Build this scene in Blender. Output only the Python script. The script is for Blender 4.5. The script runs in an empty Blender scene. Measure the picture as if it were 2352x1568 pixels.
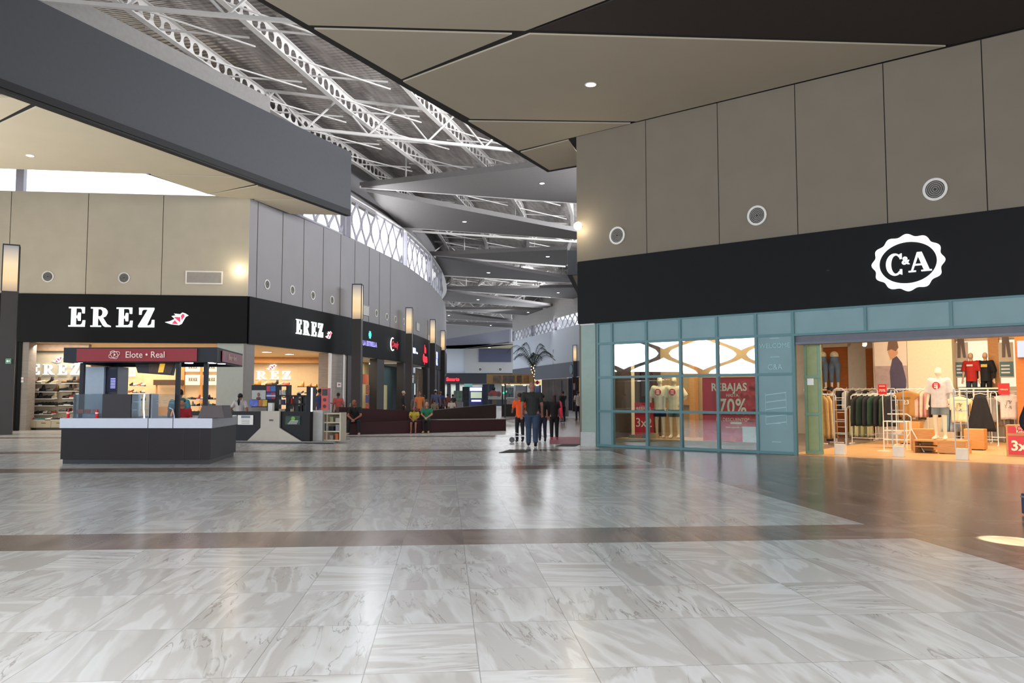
import bpy, bmesh, math, random
from math import sin, cos, pi, radians, sqrt, atan2
from mathutils import Vector, Matrix
random.seed(7)
SC = bpy.context.scene
COL = SC.collection
# ------------------------------------------------------------------ camera
F_PX = 1898.0; CX, CY = 1176.0, 784.0; EYE = 1.45
PITCH = math.atan(130.0 / F_PX)
cam_d = bpy.data.cameras.new('camera'); cam = bpy.data.objects.new('camera', cam_d); COL.objects.link(cam)
cam.location = (0, 0, EYE); cam.rotation_euler = (pi / 2 + PITCH, 0, 0)
cam_d.sensor_width = 36.0; cam_d.lens = F_PX / 2352.0 * 36.0; cam_d.clip_end = 600
SC.camera = cam
SC.view_settings.view_transform = 'Standard'; SC.view_settings.look = 'None'
SC.view_settings.gamma = 1.0; SC.view_settings.exposure = 0.0; SC.view_settings.use_curve_mapping = False
try:
    SC.cycles.use_denoising = True; SC.cycles.max_bounces = 7; SC.cycles.diffuse_bounces = 4
    SC.cycles.sample_clamp_indirect = 6.0; SC.cycles.caustics_reflective = False; SC.cycles.caustics_refractive = False
except Exception: pass
# ------------------------------------------------------------------ sky and daylight
W = bpy.data.worlds.new('sky'); SC.world = W; W.use_nodes = True
bg = W.node_tree.nodes['Background']; bg.inputs[0].default_value = (0.80, 0.88, 1.0, 1); bg.inputs[1].default_value = 2.6
def lamp(name, loc, target, sx, sy, power, col=(1, 1, 1), spread=None):
    d = bpy.data.lights.new(name, 'AREA'); d.shape = 'RECTANGLE'; d.size = sx; d.size_y = sy; d.energy = power; d.color = col
    if spread: d.spread = spread
    o = bpy.data.objects.new(name, d); COL.objects.link(o); o.location = loc
    o.rotation_euler = (Vector(target) - Vector(loc)).to_track_quat('-Z', 'Y').to_euler()
    return o
COOL = (0.93, 0.96, 1.0); WARM = (1.0, 0.79, 0.56)
# daylight through the glazed entrances behind and to the left of the viewer
lamp('daylight_rear_entrance', (-1, -4.6, 3.6), (-1, 5, 1.6), 24, 6.4, 4300, (0.97, 0.98, 1.0))
lamp('daylight_left_entrance', (-27.8, 4, 4.5), (0, 8, 2.5), 28, 3.2, 6500, (0.68, 0.82, 1.0))
# daylight through the clerestories of the hall, with added fill lamps between
lamp('daylight_left_clerestory', (-21, 40.5, 11.8), (-21, 10, 7), 16, 2.6, 350, COOL)
lamp('fill_left_ceiling', (-25.5, 25, 4.2), (-11, 27, 10.4), 14, 5, 1350, (1.0, 0.96, 0.88))  # unseen lamp added to brighten the left ceiling from below
lamp('daylight_curved_clerestory', (-9.2, 56, 12.0), (10, 58, 11), 20, 2.2, 1500, COOL)
lamp('fill_roof_deck', (9, 36, 11.2), (-6, 38, 15.5), 24, 2.2, 3300, COOL, radians(120))  # this and the next two are hidden lamps added to light the deck
lamp('fill_roof_deck', (8.5, 62, 14.4), (-8, 64, 15.4), 30, 1.2, 2200, COOL, radians(140))
lamp('fill_roof_deck', (5, 104, 14.4), (-8, 106, 15.4), 40, 1.2, 2200, COOL, radians(140))
lamp('daylight_right_clerestory', (3.5, 112, 11.3), (-10, 100, 7), 20, 2.0, 1300, COOL)
lamp('fill_hall_down', (-1, 52, 15.6), (-1, 54, 0), 8, 60, 1300, COOL, radians(95))  # both of these are added downward fill, below the closed roof deck
lamp('fill_hall_down', (-4, 110, 15.6), (-4, 112, 0), 8, 60, 1100, COOL, radians(95))
# ------------------------------------------------------------------ picture geometry
_sp, _cp = sin(PITCH), cos(PITCH)
def ray(px, py):
    x = (px - CX) / F_PX; v = (CY - py) / F_PX
    return Vector((x, _cp - v * _sp, _sp + v * _cp))
def gp(px, py, z=0.0):
    d = ray(px, py); t = (z - EYE) / d.z
    return Vector((d.x * t, d.y * t, z))
def dp(px, py, Y):
    d = ray(px, py); t = Y / d.y
    return Vector((d.x * t, Y, EYE + d.z * t))
class Frame:
    """local x to the right along a wall, y away from the viewer, z up"""
    def __init__(s, o, ang=0.0):
        s.o = Vector((o[0], o[1], 0)); s.a = ang
        s.u = Vector((cos(ang), sin(ang), 0)); s.v = Vector((-sin(ang), cos(ang), 0))
        s.m = Matrix.Translation(s.o) @ Matrix.Rotation(ang, 4, 'Z')
    def at(s, px, py, d=0.0):
        r = ray(px, py); c = Vector((0, 0, EYE))
        t = ((s.o + s.v * d - c).dot(s.v)) / r.dot(s.v); p = c + r * t
        return (p - s.o).dot(s.u), p.z
    def x(s, px, d=0.0, py=900): return s.at(px, py, d)[0]
    def z(s, px, py, d=0.0): return s.at(px, py, d)[1]
    def g(s, px, py, z=0.0):
        p = gp(px, py, z) - s.o; return p.dot(s.u), p.dot(s.v)
    def w(s, x, y, z=0.0): return s.o + s.u * x + s.v * y + Vector((0, 0, z))
    def sub(s, x, y, rot=0.0): return Frame(s.w(x, y), s.a + rot)
def frame_between(a, b):
    a = Vector((a[0], a[1], 0)); b = Vector((b[0], b[1], 0)); return Frame(a, atan2(b.y - a.y, b.x - a.x))
WORLD = Frame((0, 0), 0)
ORD = ['first', 'second', 'third', 'fourth', 'fifth', 'sixth', 'seventh', 'eighth', 'ninth', 'tenth', 'eleventh', 'twelfth', 'thirteenth', 'fourteenth', 'fifteenth', 'sixteenth']
# ------------------------------------------------------------------ materials
def lin(c):
    if isinstance(c, str):
        c = c.lstrip('#'); c = [int(c[i:i + 2], 16) / 255 for i in (0, 2, 4)]
        c = [x / 12.92 if x <= 0.04045 else ((x + 0.055) / 1.055) ** 2.4 for x in c]
    return (c[0], c[1], c[2], 1.0)
_mats = {}
def mat(name, col, rough=0.6, metal=0.0, emit=0.0, var=0.06, scale=6.0, spec=0.4, ecol=None, bump=0.0, coat=0.0, stretch=None):
    if name in _mats: return _mats[name]
    m = bpy.data.materials.new(name); m.use_nodes = True; nt = m.node_tree; b = nt.nodes['Principled BSDF']
    c = lin(col)
    b.inputs['Base Color'].default_value = c; b.inputs['Roughness'].default_value = rough; b.inputs['Metallic'].default_value = metal
    b.inputs['Specular IOR Level'].default_value = spec
    if coat: b.inputs['Coat Weight'].default_value = coat
    if emit:
        b.inputs['Emission Color'].default_value = lin(ecol) if ecol else c; b.inputs['Emission Strength'].default_value = emit
    if var:
        tc = nt.nodes.new('ShaderNodeTexCoord'); n = nt.nodes.new('ShaderNodeTexNoise'); n.inputs['Scale'].default_value = scale
        n.inputs['Detail'].default_value = 3.0; src = tc.outputs['Object']
        if stretch:
            mp = nt.nodes.new('ShaderNodeMapping'); mp.inputs['Scale'].default_value = stretch; nt.links.new(src, mp.inputs[0]); src = mp.outputs[0]
        nt.links.new(src, n.inputs['Vector'])
        r = nt.nodes.new('ShaderNodeMapRange'); r.inputs[1].default_value = 0.3; r.inputs[2].default_value = 0.7
        r.inputs[3].default_value = 1 - var; r.inputs[4].default_value = 1 + var
        nt.links.new(n.outputs[0], r.inputs[0])
        x = nt.nodes.new('ShaderNodeMix'); x.data_type = 'RGBA'; x.blend_type = 'MULTIPLY'; x.inputs[0].default_value = 1.0
        x.inputs[6].default_value = c; nt.links.new(r.outputs[0], x.inputs[7]); nt.links.new(x.outputs[2], b.inputs['Base Color'])
        if bump:
            bp = nt.nodes.new('ShaderNodeBump'); bp.inputs['Strength'].default_value = bump; bp.inputs['Distance'].default_value = 0.02
            nt.links.new(n.outputs[0], bp.inputs['Height']); nt.links.new(bp.outputs[0], b.inputs['Normal'])
    _mats[name] = m
    return m
def glow(name, col, s):
    if name in _mats: return _mats[name]
    m = bpy.data.materials.new(name); m.use_nodes = True; nt = m.node_tree; b = nt.nodes['Principled BSDF']
    b.inputs['Base Color'].default_value = (0.02, 0.02, 0.02, 1) if s > 0.9 else lin(col); b.inputs['Emission Color'].default_value = lin(col); b.inputs['Emission Strength'].default_value = s
    b.inputs['Roughness'].default_value = 0.5
    _mats[name] = m; return m
def glass(name, tint='#ffffff', refl=1.0, alpha=0.0):
    if name in _mats: return _mats[name]
    m = bpy.data.materials.new(name); m.use_nodes = True; nt = m.node_tree; nt.nodes.clear()
    o = nt.nodes.new('ShaderNodeOutputMaterial'); mx = nt.nodes.new('ShaderNodeMixShader'); t = nt.nodes.new('ShaderNodeBsdfTransparent')
    g = nt.nodes.new('ShaderNodeBsdfGlossy'); g.inputs['Roughness'].default_value = 0.01; t.inputs[0].default_value = lin(tint)
    lw = nt.nodes.new('ShaderNodeFresnel'); lw.inputs[0].default_value = 1.5
    ma = nt.nodes.new('ShaderNodeMath'); ma.operation = 'MULTIPLY'; ma.inputs[1].default_value = refl; ma.use_clamp = True
    nt.links.new(lw.outputs[0], ma.inputs[0]); nt.links.new(ma.outputs[0], mx.inputs[0]); nt.links.new(t.outputs[0], mx.inputs[1]); nt.links.new(g.outputs[0], mx.inputs[2])
    last = mx
    if alpha:
        d = nt.nodes.new('ShaderNodeBsdfDiffuse'); d.inputs[0].default_value = lin(tint); m2 = nt.nodes.new('ShaderNodeMixShader'); m2.inputs[0].default_value = alpha
        nt.links.new(mx.outputs[0], m2.inputs[1]); nt.links.new(d.outputs[0], m2.inputs[2]); last = m2
    nt.links.new(last.outputs[0], o.inputs[0])
    _mats[name] = m; return m
# ------------------------------------------------------------------ mesh builder (local coordinates: x right, y back, z up)
class MB:
    def __init__(s): s.v = []; s.f = []
    def add(s, vs, fs):
        k = len(s.v); s.v += [tuple(p) for p in vs]; s.f += [tuple(i + k for i in f) for f in fs]; return s
    def box(s, x0, x1, y0, y1, z0, z1):
        if x1 < x0: x0, x1 = x1, x0
        if y1 < y0: y0, y1 = y1, y0
        if z1 < z0: z0, z1 = z1, z0
        return s.add([(x0, y0, z0), (x1, y0, z0), (x1, y1, z0), (x0, y1, z0), (x0, y0, z1), (x1, y0, z1), (x1, y1, z1), (x0, y1, z1)],
                     [(0, 3, 2, 1), (4, 5, 6, 7), (0, 1, 5, 4), (1, 2, 6, 5), (2, 3, 7, 6), (3, 0, 4, 7)])
    def prism(s, poly, y0, y1):
        """poly in (x, z), extruded along y"""
        n = len(poly); a = sum(poly[i][0] * poly[(i + 1) % n][1] - poly[(i + 1) % n][0] * poly[i][1] for i in range(n))
        if a < 0: poly = poly[::-1]
        vs = [(p[0], y0, p[1]) for p in poly] + [(p[0], y1, p[1]) for p in poly]
        return s.add(vs, [tuple(range(n)), tuple(range(2 * n - 1, n - 1, -1))] + [(i + n, (i + 1) % n + n, (i + 1) % n, i) for i in range(n)])
    def slab(s, poly, z0, z1):
        """poly in (x, y), extruded along z"""
        n = len(poly); a = sum(poly[i][0] * poly[(i + 1) % n][1] - poly[(i + 1) % n][0] * poly[i][1] for i in range(n))
        if a < 0: poly = poly[::-1]
        vs = [(p[0], p[1], z0) for p in poly] + [(p[0], p[1], z1) for p in poly]
        return s.add(vs, [tuple(range(n - 1, -1, -1)), tuple(range(n, 2 * n))] + [(i, (i + 1) % n, (i + 1) % n + n, i + n) for i in range(n)])
    def tube(s, pts, r, n=8, r2=None, closed=False):
        pts = [Vector(p) for p in pts]; m = len(pts); vs = []; fs = []
        up = Vector((0, 0, 1))
        for i, p in enumerate(pts):
            a = pts[i - 1] if i > 0 else (pts[-1] if closed else p); b = pts[i + 1] if i < m - 1 else (pts[0] if closed else p)
            t = (b - a); t = t.normalized() if t.length > 1e-9 else Vector((0, 0, 1))
            e = t.cross(up)
            if e.length < 0.05: e = t.cross(Vector((0, 1, 0)))
            e.normalize(); q = e.cross(t)
            rr = r if r2 is None else r + (r2 - r) * i / max(1, m - 1)
            if isinstance(r, (list, tuple)): rr = r[i]
            for k in range(n):
                an = 2 * pi * (k + 0.5) / n; vs.append(p + e * cos(an) * rr + q * sin(an) * rr)
        rng = m if closed else m - 1
        for i in range(rng):
            j = (i + 1) % m
            for k in range(n): fs.append((i * n + k, j * n + k, j * n + (k + 1) % n, i * n + (k + 1) % n)[::-1])
        if not closed: fs += [tuple(range(n))[::-1], tuple((m - 1) * n + k for k in range(n))]
        return s.add(vs, fs)
    def lathe(s, prof, cx=0, cy=0, n=20, axis='z', cz=0):
        """prof = [(r, h)]; axis z (h up) or y (h along y)"""
        vs = []; fs = []
        for r, h in prof:
            for k in range(n):
                a = 2 * pi * k / n
                vs.append((cx + r * cos(a), cy + r * sin(a), h) if axis == 'z' else (cx + r * cos(a), h, cz + r * sin(a)))
        m = len(prof)
        for i in range(m - 1):
            for k in range(n):
                f = (i * n + k, i * n + (k + 1) % n, (i + 1) * n + (k + 1) % n, (i + 1) * n + k); fs.append(f if axis == 'z' else f[::-1])
        if prof[0] == prof[-1]: return s.add(vs, fs)
        a, b = tuple(range(n - 1, -1, -1)), tuple((m - 1) * n + k for k in range(n))
        fs += [a, b] if axis == 'z' else [a[::-1], b[::-1]]
        return s.add(vs, fs)
    def ball(s, c, rx, ry=None, rz=None, nu=12, nv=8):
        ry = ry or rx; rz = rz or rx; vs = [(c[0], c[1], c[2] + rz)]; fs = []
        for j in range(1, nv):
            t = pi * j / nv
            for k in range(nu):
                a = 2 * pi * k / nu; vs.append((c[0] + rx * sin(t) * cos(a), c[1] + ry * sin(t) * sin(a), c[2] + rz * cos(t)))
        vs.append((c[0], c[1], c[2] - rz)); L = len(vs) - 1
        for k in range(nu): fs.append((0, 1 + k, 1 + (k + 1) % nu)); fs.append((L, 1 + (nv - 2) * nu + (k + 1) % nu, 1 + (nv - 2) * nu + k))
        for j in range(nv - 2):
            for k in range(nu): fs.append((1 + j * nu + k, 1 + (j + 1) * nu + k, 1 + (j + 1) * nu + (k + 1) % nu, 1 + j * nu + (k + 1) % nu))
        return s.add(vs, fs)
    def build(s, name, m, parent=None, frame=None, smooth=False, bevel=0.0, kind=None):
        me = bpy.data.meshes.new(name); me.from_pydata(s.v, [], s.f); me.update()
        if smooth:
            for p in me.polygons: p.use_smooth = True
        o = bpy.data.objects.new(name, me); COL.objects.link(o); me.materials.append(m)
        if parent is not None: o.parent = parent
        if frame is not None: o.matrix_world = frame.m
        if bevel:
            b = o.modifiers.new('bevel', 'BEVEL'); b.width = bevel; b.segments = 2; b.limit_method = 'ANGLE'
        if kind: o['kind'] = kind
        return o
def struct(name, mb, m, frame=None, **k):
    return mb.build(name, m, None, frame, kind='structure', **k)
def tag(o, label, cat, group=None, kind=None):
    o['label'] = label; o['category'] = cat
    if group: o['group'] = group
    if kind: o['kind'] = kind
    return o
def thing(name, label, cat, frame=WORLD, loc=None, group=None, rot=0.0):
    e = bpy.data.objects.new(name, None); COL.objects.link(e); e.empty_display_size = 0.2
    m = frame.m.copy()
    if loc is not None: m = m @ Matrix.Translation(Vector(loc))
    if rot: m = m @ Matrix.Rotation(rot, 4, 'Z')
    e.matrix_world = m
    tag(e, label, cat, group); return e
def dup(root, mw, label=None, group=None):
    r = root.copy(); COL.objects.link(r); r.matrix_world = mw
    if label: r['label'] = label
    if group: r['group'] = group
    for ch in list(root.children):
        c = ch.copy(); COL.objects.link(c); c.parent = r
        for g in list(ch.children):
            d = g.copy(); COL.objects.link(d); d.parent = c
    return r
def text_mesh(body, size, ext=0.01, align='CENTER', shear=0.0, sx=1.0, bold=0.0, space=1.0):
    cu = bpy.data.curves.new('txt', 'FONT'); cu.body = body; cu.size = size; cu.extrude = ext; cu.align_x = align; cu.align_y = 'CENTER'
    cu.shear = shear; cu.offset = bold; cu.resolution_u = 3; cu.space_character = space
    o = bpy.data.objects.new('txt', cu); COL.objects.link(o)
    dg = bpy.context.evaluated_depsgraph_get(); me = bpy.data.meshes.new_from_object(o.evaluated_get(dg))
    bpy.data.objects.remove(o); bpy.data.curves.remove(cu)
    for v in me.vertices: v.co = Vector((v.co.x * sx, -v.co.z, v.co.y))      # stands upright, front towards -y
    return me
def text(name, body, size, x, y, z, m, parent=None, frame=None, **k):
    me = text_mesh(body, size, **k); me.transform(Matrix.Translation((x, y, z))); me.materials.append(m)
    o = bpy.data.objects.new(name, me); COL.objects.link(o)
    if parent is not None: o.parent = parent
    if frame is not None: o.matrix_world = frame.m
    return o
# ------------------------------------------------------------------ palette
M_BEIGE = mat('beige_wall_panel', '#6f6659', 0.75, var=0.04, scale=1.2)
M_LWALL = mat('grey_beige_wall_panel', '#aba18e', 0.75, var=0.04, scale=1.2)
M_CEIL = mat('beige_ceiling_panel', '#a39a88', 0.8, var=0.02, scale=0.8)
M_CEILL = mat('lit_beige_ceiling_panel', '#d2c7b0', 0.8, var=0.02, scale=0.8)  # the beige ceiling again, its colour brightened for daylight on the left
M_BLACK = mat('black_fascia', '#0d0d0e', 0.6, var=0.05, spec=0.15)
M_GREYF = mat('dark_grey_fascia', '#3f4044', 0.7, var=0.05)
M_JOINT = mat('dark_joint', '#151517', 0.7, var=0)
M_BAFF = mat('grey_baffle', '#6c6867', 0.7, var=0.04)
M_WHITE = mat('white_steel', '#d8d4d0', 0.45, var=0.03)
M_TEAL = mat('teal_metal', '#4d7275', 0.45, var=0.03, scale=2)
M_TEALP = mat('teal_panel', '#6d888b', 0.5, var=0.05, scale=1.5)
M_COLUMN = mat('dark_brown_column', '#2a2423', 0.5, var=0.08, stretch=(1, 1, 0.3))
# ================================================================== floor
def node_floor():
    m = bpy.data.materials.new('marble_tile_floor'); m.use_nodes = True; nt = m.node_tree; N = nt.nodes; L = nt.links
    b = N['Principled BSDF']
    def mth(op, a, c=None, d=None, clamp=False):
        n = N.new('ShaderNodeMath'); n.operation = op; n.use_clamp = clamp
        for i, q in enumerate((a, c, d)):
            if q is None: continue
            if isinstance(q, (int, float)): n.inputs[i].default_value = q
            else: L.new(q, n.inputs[i])
        return n.outputs[0]
    geo = N.new('ShaderNodeNewGeometry'); mp = N.new('ShaderNodeMapping'); mp.vector_type = 'POINT'
    mp.inputs['Rotation'].default_value = (0, 0, -radians(4.6)); L.new(geo.outputs['Position'], mp.inputs[0])
    sx = N.new('ShaderNodeSeparateXYZ'); L.new(mp.outputs[0], sx.inputs[0])
    TW, TL = 0.61, 0.955
    y0 = 8.33                                         # near edge of the nearest brown band
    u = mth('DIVIDE', mth('ADD', sx.outputs[0], 0.42), TW); v = mth('DIVIDE', mth('SUBTRACT', sx.outputs[1], y0), TL)
    iu, iv = mth('FLOOR', u), mth('FLOOR', v); fu, fv = mth('FRACT', u), mth('FRACT', v)
    cb = N.new('ShaderNodeCombineXYZ'); L.new(iu, cb.inputs[0]); L.new(iv, cb.inputs[1])
    wn = N.new('ShaderNodeTexWhiteNoise'); wn.noise_dimensions = '3D'; L.new(cb.outputs[0], wn.inputs[0])
    rs = N.new('ShaderNodeSeparateColor'); L.new(wn.outputs[1], rs.inputs[0]); R, G, B = rs.outputs[0], rs.outputs[1], rs.outputs[2]
    # joints
    du = mth('MULTIPLY', mth('MINIMUM', fu, mth('SUBTRACT', 1.0, fu)), TW); dv = mth('MULTIPLY', mth('MINIMUM', fv, mth('SUBTRACT', 1.0, fv)), TL)
    joint = mth('LESS_THAN', mth('MINIMUM', du, dv), 0.0028)
    # veins: stretched along the tile, a few tiles turned
    turn = mth('GREATER_THAN', G, 0.82)
    a = mth('ADD', mth('MULTIPLY', fu, 0.61), 0.0); c2 = mth('MULTIPLY', fv, 0.955)
    mixa = mth('ADD', mth('MULTIPLY', a, mth('SUBTRACT', 1.0, turn)), mth('MULTIPLY', c2, turn))
    mixb = mth('ADD', mth('MULTIPLY', c2, mth('SUBTRACT', 1.0, turn)), mth('MULTIPLY', a, turn))
    lean = mth('MULTIPLY', mth('SUBTRACT', B, 0.35), 0.35)
    va = mth('ADD', mixa, mth('MULTIPLY', mixb, lean))
    def vec(x, y, z):
        n = N.new('ShaderNodeCombineXYZ')
        for i, q in enumerate((x, y, z)):
            if isinstance(q, (int, float)): n.inputs[i].default_value = q
            else: L.new(q, n.inputs[i])
        return n.outputs[0]
    p1 = vec(mth('MULTIPLY', va, 2.6), mth('MULTIPLY', mixb, 0.45), mth('MULTIPLY', R, 97.0))
    n1 = N.new('ShaderNodeTexNoise'); n1.inputs['Scale'].default_value = 1.0; n1.inputs['Detail'].default_value = 4; n1.inputs['Roughness'].default_value = 0.5; n1.inputs['Distortion'].default_value = 0.35; L.new(p1, n1.inputs[0])
    p2 = vec(mth('MULTIPLY', va, 7.0), mth('MULTIPLY', mixb, 1.0), mth('MULTIPLY', R, 51.0))
    n2 = N.new('ShaderNodeTexNoise'); n2.inputs['Scale'].default_value = 1.0; n2.inputs['Detail'].default_value = 6; n2.inputs['Distortion'].default_value = 1.0; L.new(p2, n2.inputs[0])
    rp = N.new('ShaderNodeValToRGB'); L.new(n1.outputs[0], rp.inputs[0]); e = rp.color_ramp; e.interpolation = 'LINEAR'
    e.elements[0].position = 0.0; e.elements[0].color = lin('#b8b3ac'); e.elements[1].position = 1.0; e.elements[1].color = lin('#cfcbc4')
    for pos, col in ((0.36, '#c0bbb4'), (0.41, '#d7d6d1'), (0.455, '#c9c5bf'), (0.50, '#c9c5bf'), (0.53, '#dcdbd7'), (0.60, '#d2cfc9'), (0.64, '#c2bdb6')):
        q = e.elements.new(pos); q.color = lin(col)
    vn = mth('SUBTRACT', 1.0, mth('DIVIDE', mth('ABSOLUTE', mth('SUBTRACT', n2.outputs[0], 0.5)), 0.018), clamp=True)
    vm = mth('MULTIPLY', vn, mth('GREATER_THAN', mth('FRACT', mth('MULTIPLY', R, 7.3)), 0.35))
    mask = N.new('ShaderNodeTexNoise'); mask.inputs['Scale'].default_value = 2.2; L.new(mp.outputs[0], mask.inputs[0])
    vm = mth('MULTIPLY', vm, mth('MULTIPLY', mth('SUBTRACT', mask.outputs[0], 0.42), 5.0, clamp=True))
    def mixc(f, c1, c2, mode='MIX'):
        n = N.new('ShaderNodeMix'); n.data_type = 'RGBA'; n.blend_type = mode
        if isinstance(f, (int, float)): n.inputs[0].default_value = f
        else: L.new(f, n.inputs[0])
        for i, q in ((6, c1), (7, c2)):
            if isinstance(q, tuple): n.inputs[i].default_value = q
            else: L.new(q, n.inputs[i])
        return n.outputs[2]
    light = mixc(mth('MULTIPLY', vm, 0.75), rp.outputs[0], lin('#857970'))
    tint = mth('ADD', 0.90, mth('MULTIPLY', G, 0.14))
    tv = vec(tint, tint, tint); light = mixc(1.0, light, tv, 'MULTIPLY')
    # brown tiles
    rb = N.new('ShaderNodeValToRGB'); L.new(n1.outputs[0], rb.inputs[0]); e = rb.color_ramp
    e.elements[0].position = 0.3; e.elements[0].color = lin('#6b594e'); e.elements[1].position = 0.7; e.elements[1].color = lin('#a08c7f')
    brown = mixc(1.0, rb.outputs[0], tv, 'MULTIPLY')
    def eq(x, k): return mth('COMPARE', x, float(k), 0.1)
    band = mth('MAXIMUM', mth('MAXIMUM', eq(iv, 0), eq(iv, 9)), mth('MAXIMUM', eq(iv, 15), eq(iv, 24)))
    # the brown field in front of the clothes shop, right of a straight line on the ground
    A = gp(1546, 1077); Bp = gp(2352, 1309); d = (Bp - A).normalized(); nx, ny = -d.y, d.x
    if nx < 0: nx, ny = -nx, -ny
    sp = N.new('ShaderNodeSeparateXYZ'); L.new(geo.outputs['Position'], sp.inputs[0])
    side = mth('GREATER_THAN', mth('ADD', mth('MULTIPLY', mth('SUBTRACT', sp.outputs[0], A.x), nx), mth('MULTIPLY', mth('SUBTRACT', sp.outputs[1], A.y), ny)), 0.0)
    near = mth('LESS_THAN', sp.outputs[1], 60.0)
    br = mth('MAXIMUM', band, mth('MULTIPLY', side, near))
    colr = mixc(br, light, brown)
    colr = mixc(mth('MULTIPLY', joint, 0.55), colr, lin('#75706a'))
    L.new(colr, b.inputs['Base Color'])
    b.inputs['Roughness'].default_value = 0.2; b.inputs['Specular IOR Level'].default_value = 0.36
    rr = N.new('ShaderNodeMapRange'); rr.inputs[3].default_value = 0.20; rr.inputs[4].default_value = 0.23; L.new(n1.outputs[0], rr.inputs[0]); L.new(rr.outputs[0], b.inputs['Roughness'])
    return m
M_FLOOR = node_floor()
struct('floor', MB().slab([(-40, -12), (40, -12), (40, 175), (-40, 175)], -0.2, 0.0), M_FLOOR)
# ================================================================== clothes shop front (right)
A_ca = gp(1375, 1025); CAF = Frame(A_ca, 0)
_v = Vector((-1182 - CX, F_PX / cos(PITCH), 0)).normalized(); CAF = Frame(A_ca, atan2(-_v.y, -_v.x))
cx_ = lambda px, py=900, d=0.0: CAF.at(px, py, d)[0]
CA_TOP = CAF.z(1648, 238)
z_band_top = CAF.z(1840, 541); z_band_bot = CAF.z(1840, 711); CA_L = cx_(1324, 500); CA_R = 16.5
s = MB()
edges = [CA_L] + [cx_(p, 420) for p in (1484, 1650, 1830, 2036, 2266)] + [CA_R]
for a, b in zip(edges[:-1], edges[1:]): s.box(a + 0.012, b - 0.012, -0.0, 0.12, z_band_top, CA_TOP + 0.02)
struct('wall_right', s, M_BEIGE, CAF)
struct('wall_right_backing', MB().box(CA_L + .005, CA_R, 0.03, 0.3, z_band_bot + 0.05, CA_TOP + .3).box(CA_L + .01, CA_L + 0.3, .3, 9, 3.7, CA_TOP), M_JOINT, CAF)
struct('wall_right_return', MB().box(CA_L, CA_L + 0.12, 0.12, 10, 0, CA_TOP), M_BEIGE, CAF)
struct('wall_right_fascia', MB().box(cx_(1336, 680), CA_R, -0.22, 0.0, z_band_bot, z_band_top), M_BLACK, CAF)
# ================================================================== ceilings
def px_poly(pts, z): return [tuple(gp(x, y, z)[:2]) for x, y in pts]
RZ = CA_TOP
struct('ceiling_right_recess', MB().slab(px_poly([(575, -4), (1258, 398), (1326, 386), (1330, 312)], RZ) + [tuple(CAF.w(CA_R, 0)[:2]), (26, -10), (-9.6, -10)], RZ + 0.04, RZ + 0.5), M_JOINT)
panels = [
    [(611, 2), (709, 58), (1206, 71), (1392, 0), (1392, -400), (-60, -400)],
    [(722, 67), (1176, 79), (922, 182)],
    [(926, 188), (1217, 79), (2172, 107), (1462, 279), (1080, 273)],
    [(1076, 279), (1448, 284), (1322, 314), (1190, 346)],
    [(1196, 350), (1306, 322), (1324, 348), (1324, 380), (1262, 391)]]
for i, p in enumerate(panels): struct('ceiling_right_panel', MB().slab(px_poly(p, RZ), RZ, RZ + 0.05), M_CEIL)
M_DKCEIL = mat('dark_brown_ceiling', '#2b2321', 0.7, var=0.05)
struct('ceiling_right_dark_panel', MB().slab(px_poly([(1228, 70), (1422, -3), (1700, -300), (3500, -300), (2400, 52), (2190, 103)], RZ), RZ + 0.01, RZ + 0.04), M_DKCEIL)
EFc = gp(43, 989); EFF = Frame(EFc, atan2(F_PX, 17800)); LZ = EFF.z(540, 455)
fa, fb = gp(0, 205, LZ), gp(805, 495, LZ)
LFF = frame_between(fa, fb); flen = (fb - fa).length; FT = dp(805, 350, fb.y).z
struct('ceiling_left_recess', MB().slab(px_poly([(-500, 20), (805, 495), (668, 493), (572, 459), (478, 448), (332, 401), (0, 389), (-500, 375)], LZ), LZ + 0.05, LZ + 0.3), M_JOINT)
lp = [[(-500, 45), (0, 219), (22, 222), (-500, 215)],
      [(-500, 224), (40, 224), (73, 238), (0, 276), (-500, 530)],
      [(-3, 286), (90, 243), (537, 404), (334, 399), (0, 387), (-500, 373)],
      [(346, 401), (546, 407), (586, 423), (478, 446)],
      [(484, 447), (592, 427), (684, 457), (574, 457), (505, 452)],
      [(584, 459), (690, 459), (786, 494), (668, 491)]]
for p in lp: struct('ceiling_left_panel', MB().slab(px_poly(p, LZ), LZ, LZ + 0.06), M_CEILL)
struct('wall_left_fascia', MB().box(-22, flen, 0, 0.25, LZ + 0.16, FT).box(flen - 0.25, flen, .25, 1.2, LZ + .16, FT), M_GREYF, LFF)
struct('trim_1', MB().box(-22, flen, -0.02, 0.27, LZ - 0.02, LZ + 0.16), M_JOINT, LFF)
struct('trim_2', MB().box(-22, flen - 6, 0.3, 0.75, FT, FT + .85), mat('grey_steel', '#8b8784', 0.6), LFF)
# far piece of the right ceiling beyond the corner
q0 = dp(1304, 630, 53); q1 = dp(1360, 630, 53)
struct('wall_far_right_fascia', MB().box(q0.x, q1.x + 6, 53, 53.25, 9.4, 11.0), M_GREYF)
struct('ceiling_far_right', MB().slab([(q0.x, 53.2), (q1.x + 6, 53.2), (q1.x + 6, 80), (5.75, 68)], 9.42, 9.6), M_CEIL)
struct('trim_3', MB().slab([(q0.x, 53.2), (q0.x + .3, 53.2), (6.05, 68), (5.75, 68)], 9.38, 9.42), M_JOINT)
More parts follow.
